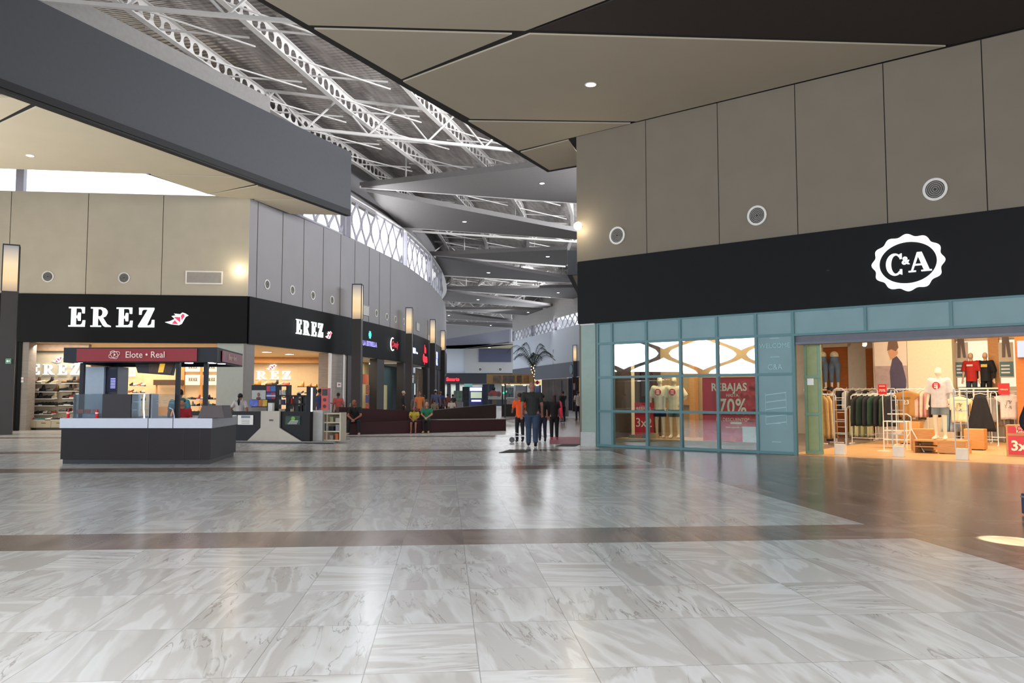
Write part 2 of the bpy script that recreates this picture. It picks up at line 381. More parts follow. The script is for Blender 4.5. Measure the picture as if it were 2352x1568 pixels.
# ================================================================== shoe shop walls (left)
EF_R = EFF.x(567, 0, 800)
C1 = EFF.w(EF_R, 0)
WZ = EFF.z(300, 445)
zb = EFF.z(300, 787); zt = EFF.z(300, 677)
s = MB(); e = [-14.0] + [EFF.x(p, 0, 560) for p in (22, 200, 373)] + [EF_R]
for a, b in zip(e[:-1], e[1:]): s.box(a + .015, b - .015 if b != EF_R else b, 0, 0.12, zt, WZ)
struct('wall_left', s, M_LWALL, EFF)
struct('wall_left_backing', MB().box(-14, EF_R - .02, 0.03, 0.3, zb, WZ - .01), M_JOINT, EFF)
struct('wall_left_sign_band', MB().box(-14, EF_R, -0.1, 0.03, zb, zt), M_BLACK, EFF)
wallpts = [tuple(C1[:2]), (-9.6, 48), (-8.15, 55), (-7.4, 60), (-6.92, 66), (-6.7, 71), (-6.65, 78), (-6.95, 86), (-7.8, 95), (-11, 112)]
def wall_x(Y):
    P = [(-16.2, 18.0)] + wallpts + [(-16, 140)]
    for (xa, ya), (xb, yb) in zip(P[:-1], P[1:]):
        if Y <= yb: return xa + (xb - xa) * (Y - ya) / (yb - ya)
    return P[-1][0]
def smooth_curve(P, k=5):
    out = []
    for i in range(len(P) - 1):
        p0 = P[max(i - 1, 0)]; p1 = P[i]; p2 = P[i + 1]; p3 = P[min(i + 2, len(P) - 1)]
        if i == 0: out += [tuple(p1[j] + (p2[j] - p1[j]) * t / k for j in (0, 1)) for t in range(k)]; continue
        if i == 1: p0 = (2 * p1[0] - p2[0], 2 * p1[1] - p2[1])
        for t in range(k):
            u = t / k
            out.append(tuple(0.5 * (2 * p1[j] + (p2[j] - p0[j]) * u + (2 * p0[j] - 5 * p1[j] + 4 * p2[j] - p3[j]) * u * u + (3 * p1[j] - p0[j] - 3 * p2[j] + p3[j]) * u ** 3) for j in (0, 1)))
    return out + [P[-1]]
curve = smooth_curve(wallpts)
def ribbon(P, z0, z1, off=0.0, th=0.15):
    """vertical wall along a plan polyline; off > 0 moves it towards the hall (right)"""
    mb = MB(); Q = []; R = []
    for i, p in enumerate(P):
        a = Vector(P[max(i - 1, 0)]); b = Vector(P[min(i + 1, len(P) - 1)]); t = (b - a).normalized(); n = Vector((t.y, -t.x))
        Q.append(Vector(p) + n * off); R.append(Vector(p) + n * (off - th))
    for i in range(len(P) - 1):
        mb.add([(*Q[i], z0), (*Q[i + 1], z0), (*R[i + 1], z0), (*R[i], z0), (*Q[i], z1), (*Q[i + 1], z1), (*R[i + 1], z1), (*R[i], z1)],
               [(0, 3, 2, 1), (4, 5, 6, 7), (0, 1, 5, 4), (1, 2, 6, 5), (2, 3, 7, 6), (3, 0, 4, 7)])
    return mb
LT = dp(800, 547, 48.3).z
M_SIDE = mat('grey_panel_wall', '#827f80', 0.7, var=0.03, scale=0.7)
struct('wall_left_curved', ribbon(curve, zt, LT), M_SIDE)
struct('wall_left_curved_sign_band', ribbon(curve, zb, zt, 0.1, 0.1), M_BLACK)
jm = MB()
for px in (590, 648, 697, 742, 782, 815, 848, 872, 897):
    # vertical joints of the curved wall
    r = ray(px, 600)
    for (xa, ya), (xb, yb) in zip(curve[:-1], curve[1:]):
        ka, kb = xa - r.x / r.y * ya, xb - r.x / r.y * yb
        if ka * kb <= 0:
            t = ka / (ka - kb); x, y = xa + (xb - xa) * t, ya + (yb - ya) * t
            jm.box(x - .005, x + .02, y - .015, y + .015, zt, LT); break
struct('trim_4', jm, mat('panel_joint', '#55534f', 0.8, var=0))
# lattice clerestory above the curved wall
def lattice(mb, fr, x0, x1, z0, z1, step=0.62, bulge=0.26, w=0.07, th=0.12, y=0.0):
    n = max(2, int(round((x1 - x0) / step))); st = (x1 - x0) / n
    for k in range(n + 1):
        sg = 1 if k % 2 else -1; xs = x0 + k * st; pts = []
        for j in range(13):
            u = j / 12; off = sg * (st / 2 - .02) * cos(u * 2 * pi * 1.0) ; pts.append((min(max(xs + off, x0), x1), z0 + (z1 - z0) * u))
        for (xa, za), (xb, zb_) in zip(pts[:-1], pts[1:]):
            a = fr.w(xa - w, y); b = fr.w(xa + w, y); c = fr.w(xb + w, y); d = fr.w(xb - w, y); bk = fr.v * th
            vs = [(a.x, a.y, za), (b.x, b.y, za), (c.x, c.y, zb_), (d.x, d.y, zb_)]; vs += [(p[0] + bk.x, p[1] + bk.y, p[2]) for p in vs]
            mb.add(vs, [(0, 1, 2, 3), (7, 6, 5, 4), (0, 4, 5, 1), (1, 5, 6, 2), (2, 6, 7, 3), (3, 7, 4, 0)])
M_LATT = mat('white_lattice', '#98969e', 0.6, var=0.03)
LTT = dp(812, 462, 49.2).z
sections = [(-11.2, 41.3, -9.75, 47.4), (-9.6, 48.1, -7.75, 57.6), (-7.6, 58.6, -6.82, 67.8), (-6.78, 68.8, -6.68, 77)]
for i, (xa, ya, xb, yb) in enumerate(sections):
    fr = frame_between((xa, ya), (xb, yb)); L_ = sqrt((xb - xa) ** 2 + (yb - ya) ** 2); mb = MB()
    lattice(mb, fr, 0, L_, LT, LTT, step=0.8 if i < 2 else .9, w=.115, th=.05)
    for xx in (0, L_):
        a = fr.w(xx, 0.05); mb.box(a.x - .15, a.x + .15, a.y - .12, a.y + .12, LT, LTT)
    for zz in (LT, LTT - .06):
        a, b = fr.w(0, .06), fr.w(L_, .06); mb.tube([(a.x, a.y, zz + .03), (b.x, b.y, zz + .03)], .07, 6)
    struct('window_%d' % (i + 1), mb, M_LATT)
struct('wall_left_upper', ribbon(curve, LTT, 16.4, -0.35, 0.3), M_SIDE)
struct('trim_5', ribbon(curve, LTT, LTT + .09, 0.05, 0.4), M_WHITE)
# clerestory above the shoe shop front
s = MB(); lattice(s, EFF, -14, EF_R - 1.6, WZ, 13.3, step=3.4, w=.0)
s = MB()
for px in (45,):
    xx = EFF.x(px, 0, 420); s.box(xx - .17, xx + .17, 0, .3, WZ, 13.3)
s.box(-14, EF_R, 0, .1, 13.3, 13.5)
struct('wall_left_upper_front', MB().box(-14, EF_R - .3, 0, .2, 13.5, 16.4), M_LWALL, EFF)
struct('window_5', s, M_LATT, EFF)
# ================================================================== right wall of the hall, far away
ra = (8.4 + 4, 99 - 15 ); rb_ = (0.16, 130.0)
RF = frame_between((0.16, 130.0), (8.4, 99.0)); rl = sqrt(8.24 ** 2 + 31 ** 2)
M_FARW = mat('far_white_wall', '#b4b8bf', 0.7, var=0.02)
struct('wall_far_right', MB().box(0, rl + 22, 0, .3, 5.95, 10.4), M_FARW, RF)
struct('wall_far_right_band', MB().box(0, rl + 22, -0.08, .3, 4.05, 5.95), mat('far_band', '#3a3b44', 0.6), RF)
s = MB(); lattice(s, WORLD, 0, 1, 0, 1) if False else None
for i in range(3):
    mb = MB(); x0 = 0.6 + i * 10.9; lattice(mb, RF, x0, x0 + 10.2, 10.4, 11.9, step=.95, w=.08)
    for xx in (x0 - .3, x0 + 10.4):
        a = RF.w(xx, .05); mb.box(a.x - .25, a.x + .25, a.y - .15, a.y + .15, 10.4, 11.9)
    struct('window_%d' % (6 + i), mb, M_LATT)
struct('wall_far_right_upper', MB().box(0, rl + 22, -.1, .3, 11.9, 16.4), mat('far_upper_wall', '#9b9690', .7), RF)
# far end
M_FAREND = mat('far_end_wall', '#a3a2a1', 0.75, var=0.02)
xe0, xe1 = dp(1015, 830, 150).x - 6, dp(1069, 830, 150).x
struct('wall_far_end', MB().box(xe0, xe1, 150, 150.3, 5.95, 10.4), M_FARW)
struct('wall_far_end', MB().box(xe1, dp(1177, 830, 150).x + 1.2, 149.6, 150, 5.95, 10.4), M_FAREND)
struct('wall_far_end_band', MB().box(xe0, dp(1180, 830, 150).x + 2, 149.5, 149.9, 4.05, 5.95), mat('far_dark_band', '#24252c', 0.6))
a, b = dp(1100, 800, 149.5), dp(1174, 831, 149.5)
struct('wall_far_end_screen', MB().box(a.x, b.x, 149.3, 149.6, b.z, 10.3), mat('slate_blue', '#4b4e63', 0.6, var=.1))
ba, bb = gp(1000, 808, 10.4), gp(1170, 787, 10.4); BF = frame_between(ba, bb); bl = (bb - ba).length
struct('wall_far_bulkhead', MB().box(-6, bl, 0, .3, 10.4, 12.6), mat('bulkhead_grey', '#75757f', .7), BF)
struct('wall_far_bulkhead_end', MB().slab([tuple(bb[:2]), tuple((bb + Vector((2.1, 2.5, 0)))[:2]), tuple((bb + Vector((-2, 4, 0)))[:2])], 10.4, 12.6), mat('bulkhead_end', '#a09c9c', .7))
struct('ceiling_far', MB().slab([tuple(ba[:2]), tuple(bb[:2]), (bb.x + 2.1, bb.y + 2.5), (3, 150), (ba.x - 6, 150)], 10.41, 10.6), M_CEIL)
# ================================================================== outer shell (out of the picture)
M_SHELL = mat('grey_plaster', '#8a8782', .8)
struct('wall_right_outer', MB().box(26, 26.4, -12, 60, 0, 16.4), M_SHELL)
struct('wall_left_outer', MB().box(-38, -37.7, 14, 100, 0, 9.8).box(-27, -26.7, -12, 18, 5.8, 16.4).box(-27, -26.7, -12, 18, 0, 3.15).box(-38, -27, 17.7, 18, 0, 16.4), M_SHELL)
struct('wall_rear', MB().box(-27, 26, -5.6, -5.3, 7.2, 16.4).box(11.5, 26, -5.6, -5.3, 0, 7.2).box(-27, -13.5, -5.6, -5.3, 0, 7.2), M_SHELL)
mb = MB(); fr = Frame((-26.4, -8), pi / 2)
lattice(mb, fr, 0, 26, 3.1, 5.9, step=2.9, w=.34)
struct('window_9', mb, M_LATT)

struct('wall_far_end_upper', MB().box(-30, 12, 157, 157.3, 9, 16.4), M_FAREND)
# ================================================================== roof deck and steelwork
def deck_mat():
    m = bpy.data.materials.new('metal_roof_deck'); m.use_nodes = True; nt = m.node_tree; N = nt.nodes; L = nt.links; b = N['Principled BSDF']
    g = N.new('ShaderNodeNewGeometry'); mp = N.new('ShaderNodeMapping'); mp.inputs['Rotation'].default_value = (0, 0, radians(12)); L.new(g.outputs['Position'], mp.inputs[0])
    w = N.new('ShaderNodeTexWave'); w.wave_type = 'BANDS'; w.bands_direction = 'Y'; w.inputs['Scale'].default_value = 1.1; w.inputs['Distortion'].default_value = 0; L.new(mp.outputs[0], w.inputs[0])
    n = N.new('ShaderNodeTexNoise'); mp2 = N.new('ShaderNodeMapping'); mp2.inputs['Scale'].default_value = (2.5, .3, 1); L.new(mp.outputs[0], mp2.inputs[0]); L.new(mp2.outputs[0], n.inputs[0]); n.inputs['Scale'].default_value = 2; n.inputs['Detail'].default_value = 5
    bp = N.new('ShaderNodeBump'); bp.inputs['Strength'].default_value = .35; bp.inputs['Distance'].default_value = .08; L.new(w.outputs[0], bp.inputs['Height']); L.new(bp.outputs[0], b.inputs['Normal'])
    r = N.new('ShaderNodeValToRGB'); L.new(n.outputs[0], r.inputs[0]); r.color_ramp.elements[0].position = .3; r.color_ramp.elements[0].color = lin('#8a817c'); r.color_ramp.elements[1].position = .75; r.color_ramp.elements[1].color = lin('#cbc4bf')
    L.new(r.outputs[0], b.inputs['Base Color']); b.inputs['Metallic'].default_value = .55; b.inputs['Roughness'].default_value = .33
    return m
DZ = 16.0
struct('roof', MB().slab([(-38, 8), (30, 8), (30, 60), (14.9, 77.7), (8.9, 99), (0.7, 130), (4, 158), (-24, 158)] + [(p[0] - .8, p[1]) for p in curve[::-1]] + [tuple(EFF.w(-14, 0)[:2]), (-38, 30)], DZ, DZ + .3), deck_mat())
struct('roof_entrance', MB().slab([(-38, -12), (30, -12), (30, 8), (-38, 8)], DZ, DZ + .3), M_SHELL)
U = Vector((cos(radians(13.5)), sin(radians(13.5)), 0))
def beam(off, ya, yb):
    """castellated beam: two flanges, a web pierced by round holes"""
    mb = MB(); Y = ya; zb0, zt0 = 14.95, 15.7; pts = []
    while Y < yb + .01:
        pts.append(Vector((wall_x(Y) + off, Y, 0))); Y += 0.62 if Y < 62 else 1.3
    for p, q in zip(pts[:-1], pts[1:]):
        t = (q - p); l = t.length; t.normalize(); nn = Vector((-t.y, t.x, 0)); fine = p.y < 62
        for z0, z1, hw in ((zb0, zb0 + .04, .12), (zt0 - .04, zt0, .12)):
            vs = [(*(p + nn * hw)[:2], z0), (*(p - nn * hw)[:2], z0), (*(q - nn * hw)[:2], z0), (*(q + nn * hw)[:2], z0)]; vs += [(v[0], v[1], z1) for v in vs]
            mb.add(vs, [(0, 1, 2, 3), (7, 6, 5, 4), (0, 4, 5, 1), (1, 5, 6, 2), (2, 6, 7, 3), (3, 7, 4, 0)])
        R = .235; cz = (zb0 + zt0) / 2; H = (zt0 - zb0) / 2; K = 14 if fine else 8; ring = []; outer = []
        for k in range(K):
            a = 2 * pi * (k + .5) / K; c, s_ = cos(a), sin(a)
            rr = min(R, l * .42); ring.append(p + t * (l / 2 + c * rr) + Vector((0, 0, cz + s_ * R)))
            f = min((l / 2) / max(abs(c), 1e-6), H / max(abs(s_), 1e-6)); outer.append(p + t * (l / 2 + c * f) + Vector((0, 0, cz + s_ * f)))
        ks = []; vs = ring + outer
        for k in range(K): ks.append((k, (k + 1) % K, K + (k + 1) % K, K + k))
        cs = []
        for c, s_ in ((1, 1), (-1, 1), (-1, -1), (1, -1)): cs.append(p + t * (l / 2 + c * l / 2) + Vector((0, 0, cz + s_ * H)))
        base = len(vs); vs = vs + cs
        def ang(v): return atan2(v.z - cz, (v - p).dot(t) - l / 2)
        for ci, cv in enumerate(cs):
            aa = ang(cv) % (2 * pi); k = int((aa / (2 * pi)) * K - .5) % K; ks.append((K + k, K + (k + 1) % K, base + ci))
        mb.add(vs, ks)
    return mb
BEAM_OFFS = (.8, 4.4, 8.1, 11.8)
for i, o_ in enumerate(BEAM_OFFS):
    lab = ['nearest to the left fascia', 'second from the left fascia', 'third from the left fascia', 'furthest from the left fascia'][i]
    o = beam(o_, 20, 146).build('castellated_beam', M_WHITE); tag(o, 'long white castellated roof beam with round holes, ' + lab, 'beam', 'castellated roof beams under the metal deck')
# cross trusses
def truss_line(pa, pb, zc=14.1, zt_=15.7, bay=2.9, r=.055, label='', zig=True):
    e = thing('roof_truss', label, 'truss', WORLD, None, 'white cross trusses under the roof')
    a = Vector((pa[0], pa[1], zc)); b = Vector((pb[0], pb[1], zc)); l = (b - a).length; t = (b - a).normalized(); dz = Vector((0, 0, zt_ - zc))
    MB().tube([a, b], r * 1.7, 4).build('bottom_chord', M_WHITE, e); MB().tube([a + dz, b + dz], r * 1.5, 4).build('top_chord', M_WHITE, e)
    n = int(l / bay); st = l / n; mb = MB()
    for k in range(n):
        p = a + t * st * k; mb.tube([p, p + t * st / 2 + dz], r, 5); mb.tube([p + t * st / 2 + dz, p + t * st], r, 5)
    mb.build('web_diagonals', M_WHITE, e); return e
TR = []
# chord pixels at the plane z
for (x0, y0, x1, y1), nm in (((200, 8, 690, 51), 'nearest cross truss, cut by the top of the picture'), ((664, 291, 1180, 345), 'second cross truss from the top of the picture')):
    p, q = gp(x0, y0, 14.1), gp(x1, y1, 14.1); t = (q - p).normalized(); TR.append((p, t)); truss_line(p - t * 8, q + t * 16, label='white steel ' + nm)
# baffles: wedge panels under the hall roof, defined on one horizontal plane
BZ = 13.7
baff = [
    ([(826, 431), (1330, 371), (1420, 365), (1420, 474)], (1245, 421)),
    ([(841, 440), (1325, 532), (1420, 552), (1420, 556), (925, 523)], (1067, 509)),
    ([(982, 586), (1303, 573), (1303, 610)], (1258, 589)),
    ([(1001, 590), (1310, 640), (1345, 651), (1007, 631)], (1122, 626)),
    ([(1010, 664), (1337, 660), (1345, 688)], (1282, 672)),
    ([(1019, 668), (1325, 711), (1310, 711), (1007, 690)], (1098, 688)),
    ([(1000, 710), (1319, 711), (1284, 729)], (1213, 717)),
    ([(990, 714), (1227, 743), (1210, 743), (985, 729)], (1031, 724)),
    ([(985, 742), (1205, 746), (1176, 753)], (1127, 747))]
BL = ['with the nearest bright downlight, wide at the right', 'wide at the left end below the first wedge', 'third wedge from the front, pointed at the left', 'fourth wedge from the front, pointed at the right',
      'fifth wedge from the front, pointed at the left', 'sixth wedge from the front, pointed at the right', 'seventh wedge from the front', 'eighth wedge from the front', 'ninth and furthest wedge']
M_LAMP = glow('downlight_glow', '#fff8ee', 14.0); M_RING = mat('lamp_ring', '#d8d8d8', .4)
def downlight(px, py, z, label, group, r=.13):
    p = gp(px, py, z); e = thing('downlight', label, 'light', WORLD, (p.x, p.y, z), group)
    MB().lathe([(r * 1.25, -.012), (r * 1.25, .03), (r, .03), (r, -.012), (r * 1.25, -.012)], n=16).build('trim_ring', M_RING, e); MB().lathe([(r, -.014), (r, 0.0)], n=16).build('lens', M_LAMP, e)
for i, (poly, dl) in enumerate(baff):
    P = px_poly(poly, BZ); e = thing('ceiling_baffle', 'dark grey wedge shaped ceiling baffle, ' + BL[i], 'baffle', WORLD, None, 'grey wedge baffles under the hall roof')
    MB().slab(P, BZ, BZ + .32).build('panel', M_BAFF, e)
    # white chord along the far edge
    far = sorted(P, key=lambda p: -p[1] - 0.0 * p[0]); 
    ep = {0: (0, 3), 1: (4, 3), 2: (0, 2), 3: (3, 2), 4: (0, 2), 5: (3, 2), 6: (0, 2), 7: (3, 2), 8: (0, 2)}[i]
    a, b = P[ep[0]], P[ep[1]]; mb = MB().tube([(a[0], a[1], BZ + .05), (b[0], b[1], BZ + .05)], .09 if i < 3 else .11, 4); mb.build('edge_tube', M_WHITE, e)
    d = Vector((b[0] - a[0], b[1] - a[1])); n = max(2, int(d.length / 5.0))
    for k in range(n):
        u = (k + .5) / n; c = Vector(a) + d * u; MB().tube([(c.x, c.y - .2, BZ + .2), (c.x, c.y - .2, DZ)], .05, 5).build('hanger', M_WHITE, e)
    downlight(dl[0], dl[1], BZ, 'round recessed downlight in the %s ceiling wedge from the front' % ['first', 'second', 'third', 'fourth', 'fifth', 'sixth', 'seventh', 'eighth', 'ninth'][i], 'downlights in the grey wedges', .13 if i < 2 else .15)
    if i > 0: truss_line((a[0] - .3, a[1] + 3.0), (b[0], b[1] + 3.0), 14.1, 15.5, 3.4, .06, 'white zigzag roof truss above the %s grey wedge from the front' % ['first', 'second', 'third', 'fourth', 'fifth', 'sixth', 'seventh', 'eighth', 'ninth'][i])
# wind bracing rods below the deck, crossed in every bay
mb = MB()
for k in range(26):
    Y = 23 + k * 4.4
    for j in range(3):
        xa = wall_x(Y) + BEAM_OFFS[j]; xb = wall_x(Y) + BEAM_OFFS[j + 1]
        mb.tube([(xa, Y, 15.0), (xb, Y + .9 + 2.8, 15.0)], .04, 4); mb.tube([(xa, Y + 2.2, 15.05), (xb, Y + 2.2 + .8, 15.05)], .045, 4)
tag(mb.build('bracing_rods', M_WHITE), 'thin white crossed bracing rods between the castellated beams', 'bracing')
downlight(1357, 194, RZ, 'bright downlight in the large beige ceiling panel by the black seam', 'downlights in the beige ceilings', .13)
downlight(69, 357, LZ, 'bright downlight in the left beige ceiling above the white window strip', 'downlights in the beige ceilings', .13)
downlight(1083, 803, 10.4, 'small downlight under the far bulkhead, left one', 'downlights in the beige ceilings', .2)
downlight(1124, 798, 10.4, 'small downlight under the far bulkhead, right one', 'downlights in the beige ceilings', .2)
# ================================================================== people and mannequins
def skin_obj(name, nodes, edges, m, parent, lv=1, root=0, vox=None):
    """one continuous surface grown around a joint skeleton: tapering limbs fused together"""
    mb = MB(); rr = [(n[1], n[1]) if not isinstance(n[1], tuple) else n[1] for n in nodes]
    for nd, (rx, ry) in zip(nodes, rr):
        p = nd[0]
        if len(nd) < 3: mb.ball(p, rx, ry, min(rx, ry) if rx > .03 else max(rx, ry), 12, 8)
    for a, b in edges:
        p, q = Vector(nodes[a][0]), Vector(nodes[b][0]); t = q - p
        if t.length < 1e-5: continue
        t.normalize(); e = t.cross(Vector((0, 1, 0))) if abs(t.y) < .8 else t.cross(Vector((0, 0, 1))); e.normalize(); f = e.cross(t); K = 12; vs = []
        for u in (0, .25, .5, .75, 1):
            c = p.lerp(q, u); ra = rr[a][0] + (rr[b][0] - rr[a][0]) * u; rb_ = rr[a][1] + (rr[b][1] - rr[a][1]) * u
            for k in range(K): an = 2 * pi * k / K; vs.append(c + e * cos(an) * ra + f * sin(an) * rb_)
        fs = [(i * K + k, (i + 1) * K + k, (i + 1) * K + (k + 1) % K, i * K + (k + 1) % K) for i in range(4) for k in range(K)] + [tuple(range(K)), tuple(4 * K + k for k in range(K))[::-1]]
        mb.add(vs, fs)
    o = mb.build(name, m, parent, smooth=True)
    r = o.modifiers.new('fuse', 'REMESH'); r.mode = 'VOXEL'; r.voxel_size = vox or (.009 if lv > 1 else .012); r.use_smooth_shade = True
    c = o.modifiers.new('soften', 'SMOOTH'); c.factor = .5; c.iterations = 2
    return o
POSES = {
    'stand': {},
    'walk': {'kneeL': (-.09, .16, .52), 'ankL': (-.09, .20, .10), 'toeL': (-.09, .35, .05), 'kneeR': (.09, .05, .50), 'ankR': (.09, -.22, .14), 'toeR': (.09, -.10, .04), 'elL': (-.24, -.12, 1.13), 'wrL': (-.25, -.10, .90), 'elR': (.24, .03, 1.13), 'wrR': (.25, .16, .93)},
    'push': {'elL': (-.23, .12, 1.16), 'wrL': (-.22, .36, 1.08), 'elR': (.23, .12, 1.16), 'wrR': (.22, .36, 1.08), 'kneeL': (-.09, .10, .50), 'ankR': (.09, -.10, .12), 'toeR': (.09, .04, .04)},
    'hold': {'elL': (-.23, .02, 1.14), 'wrL': (-.14, .24, 1.12), 'elR': (.23, .02, 1.14), 'wrR': (.14, .24, 1.12)},
    'point': {'elR': (.24, .16, 1.22), 'wrR': (.22, .40, 1.16)},
    'hip': {'elL': (-.32, -.04, 1.16), 'wrL': (-.20, .05, 1.02), 'elR': (.27, -.02, 1.14), 'wrR': (.26, .04, .90)},
    'sit': {'kneeL': (-.11, .44, .50), 'ankL': (-.11, .46, .09), 'toeL': (-.12, .62, .04), 'kneeR': (.11, .44, .50), 'ankR': (.11, .46, .09), 'toeR': (.12, .62, .04), 'drop': .43,
            'elL': (-.22, .14, .78), 'wrL': (-.06, .36, .66), 'elR': (.22, .14, .78), 'wrR': (.06, .36, .66), 'lean': .10},
    'sitlean': {'kneeL': (-.18, .44, .50), 'ankL': (-.20, .42, .09), 'toeL': (-.22, .58, .04), 'kneeR': (.18, .44, .50), 'ankR': (.22, .42, .09), 'toeR': (.26, .58, .04), 'drop': .43,
            'elL': (-.24, .26, .72), 'wrL': (-.05, .46, .58), 'elR': (.24, .26, .72), 'wrR': (.05, .46, .58), 'lean': .26},
}
_pm = {}
def cmat(col, rough=.8):
    k = 'cloth_' + col.strip('#')
    return mat(k, col, rough, var=.08, scale=9)
def person(label, x, y, h=1.7, face=0.0, pose='stand', shirt='#333333', pants='#20242c', skin='#a8765a', hair='#161210', hairstyle='short', sleeve='short', legs='long', shoes='#222222',
           group=None, name='person', cat='person', frame=WORLD, z=0.0, wide=1.0, bald=False, extra=None, lv=1, headtilt=0.0, fingers=True, loose=1.0):
    """face = direction looked at: 0 looks away from the viewer (+y), pi looks at the viewer"""
    e = thing(name, label, cat, frame, (x, y, z), group, rot=face); k = h / 1.75; P = POSES[pose]; drop = P.get('drop', 0); lean = P.get('lean', 0)
    def t(p):
        return Vector((p[0] * k * 1.0, p[1] * k, p[2] * k))
    def up(p):        # torso points follow the lowered, leaning trunk
        zz = p[2] - drop; f = max(0, (p[2] - .95)) / .6; return Vector((p[0] * wide, p[1] + lean * f * 1.0, zz)) * k
    R = k
    pel = up((0, 0, .95)); bel = up((0, .01, 1.08)); che = up((0, 0, 1.30)); nk0 = up((0, -.01, 1.46)); nk = up((0, .005 + headtilt * .3, 1.54)); hd = up((0, .03 + headtilt * .6, 1.615)); ht = up((0, .015 + headtilt, 1.675))
    J = {}
    for s_, sg in (('L', -1), ('R', 1)):
        J['sh' + s_] = up((sg * .175, -.01, 1.41))
        el = P.get('el' + s_, (sg * .24, -.03, 1.13)); wr = P.get('wr' + s_, (sg * .255, .04, .88))
        J['el' + s_] = Vector((el[0] * (wide * .5 + .5), el[1] + (lean * .2 if drop else 0), el[2])) * k
        J['wr' + s_] = Vector((wr[0] * (wide * .5 + .5), wr[1] + (lean * .2 if drop else 0), wr[2])) * k
        J['hip' + s_] = up((sg * .085, 0.0, .90)); J['kn' + s_] = t(P.get('knee' + s_, (sg * .10, .02, .50)))
        J['an' + s_] = t(P.get('ank' + s_, (sg * .10, -.02, .09))); J['to' + s_] = t(P.get('toe' + s_, (sg * .12, .14, .04)))
    n = [(pel, (.115 * wide * R, .10 * wide * R)), (bel, (.115 * wide * R, .09 * wide * R)), (che, (.135 * wide * R, .10 * wide * R)), (nk0, (.06 * R, .06 * R)), (nk, .052 * R), (hd, (.078 * R, .094 * R)), (ht, (.070 * R, .082 * R))]
    ed = [(0, 1), (1, 2), (2, 3), (3, 4), (4, 5), (5, 6)]
    def add(p, r, frm): n.append((p, r)); ed.append((frm, len(n) - 1)); return len(n) - 1
    for s_, sg in (('L', -1), ('R', 1)):
        a = add(J['sh' + s_], .056 * R, 2); a = add(J['el' + s_], .042 * R, a); a = add(J['wr' + s_], .028 * R, a)
        d = (J['wr' + s_] - J['el' + s_]).normalized(); palm = J['wr' + s_] + d * .06 * k; a = add(palm, (.034 * R, .018 * R), a)
        if fingers:
            q = d.cross(Vector((0, 1, 0)) if abs(d.y) < .8 else Vector((0, 0, 1))).normalized(); cu = q.cross(d).normalized()
            for fi, (o_, ln) in enumerate(((-.028, .065), (-.010, .078), (.010, .074), (.027, .058))):
                b_ = add(palm + q * o_ * k + d * .03 * k, .0085 * R, a); b_ = add(palm + q * o_ * 1.1 * k + d * (.03 + ln * .55) * k - cu * .006 * k, .0078 * R, b_); add(palm + q * o_ * 1.1 * k + d * (.03 + ln) * k - cu * .022 * k, .0065 * R, b_)
            b_ = add(palm - q * .042 * k * sg - d * .01 * k, .010 * R, a); add(palm - q * .058 * k * sg + d * .03 * k, .0085 * R, b_)
        b_ = add(J['hip' + s_], .084 * wide * R, 0); b_ = add(J['kn' + s_], .056 * R, b_); b_ = add(J['an' + s_], .036 * R, b_); add(J['to' + s_], .032 * R, b_)
    # nose and ears
    add(hd + Vector((0, .105, -.005)) * k, .012 * R, 5)
    body = skin_obj('body', n, ed, mat('skin_' + skin.strip('#'), skin, .55, var=.04), e, lv)
    if name == 'person':
        fm = MB()
        for sg in (-1, 1): fm.ball(hd + Vector((sg * .03, .088, .02)) * k, .010 * k, nu=6, nv=4)
        fm.build('eyes', mat('eye_dark', '#1b1512', .3, var=0), e, smooth=True)
        em = MB()
        for sg in (-1, 1): em.ball(hd + Vector((sg * .08, .0, .0)) * k, .012 * k, .022 * k, .03 * k, 6, 5)
        em.build('ears', mat('skin_' + skin.strip('#'), skin, .55), e, smooth=True)
    c = 1.22
    if shirt:
        hem = up((0, 0, .90 - (loose - 1) * .25)); lo = loose
        n = [(bel, (.138 * wide * R * lo, .112 * wide * R * lo)), (che, (.155 * wide * R * lo, .118 * wide * R * lo)), (nk0 + Vector((0, 0, -.02)), (.075 * R, .07 * R)), (hem - Vector((0, 0, 0 if drop else .05)) * k, (.148 * wide * R * lo, .126 * wide * R * lo), 1)]; ed = [(0, 1), (1, 2), (0, 3)]
        for s_ in 'LR':
            n.append((J['sh' + s_], .072 * R * lo)); ed.append((1, len(n) - 1)); mid = J['sh' + s_].lerp(J['el' + s_], .72 + (lo - 1)); n.append((mid, .066 * R * lo * lo, 1) if sleeve != 'long' else (mid, .064 * R * lo * lo)); ed.append((len(n) - 2, len(n) - 1))
            if sleeve == 'long':
                n.append((J['el' + s_], .055 * R)); ed.append((len(n) - 2, len(n) - 1)); n.append((J['el' + s_].lerp(J['wr' + s_], .9), .04 * R)); ed.append((len(n) - 2, len(n) - 1))
        skin_obj('shirt', n, ed, cmat(shirt), e, lv)
    if pants:
        n = [(up((0, 0, .98)), (.122 * wide * R, .107 * wide * R)), (pel - Vector((0, 0, .04)), (.132 * wide * R, .118 * wide * R))]; ed = [(0, 1)]
        for s_ in 'LR':
            n.append((J['hip' + s_] - Vector((0, 0, 0 if drop else .06)), (.092 * wide * R, .095 * wide * R))); ed.append((1, len(n) - 1))
            if legs == 'long':
                n.append((J['kn' + s_], .068 * wide * R)); ed.append((len(n) - 2, len(n) - 1)); n.append((J['an' + s_] + Vector((0, 0, .02)), .055 * wide * R)); ed.append((len(n) - 2, len(n) - 1))
            else:
                n.append((J['hip' + s_].lerp(J['kn' + s_], .75), .092 * wide * R, 1)); ed.append((len(n) - 2, len(n) - 1))
        skin_obj('trousers' if legs == 'long' else 'shorts', n, ed, cmat(pants), e, lv)
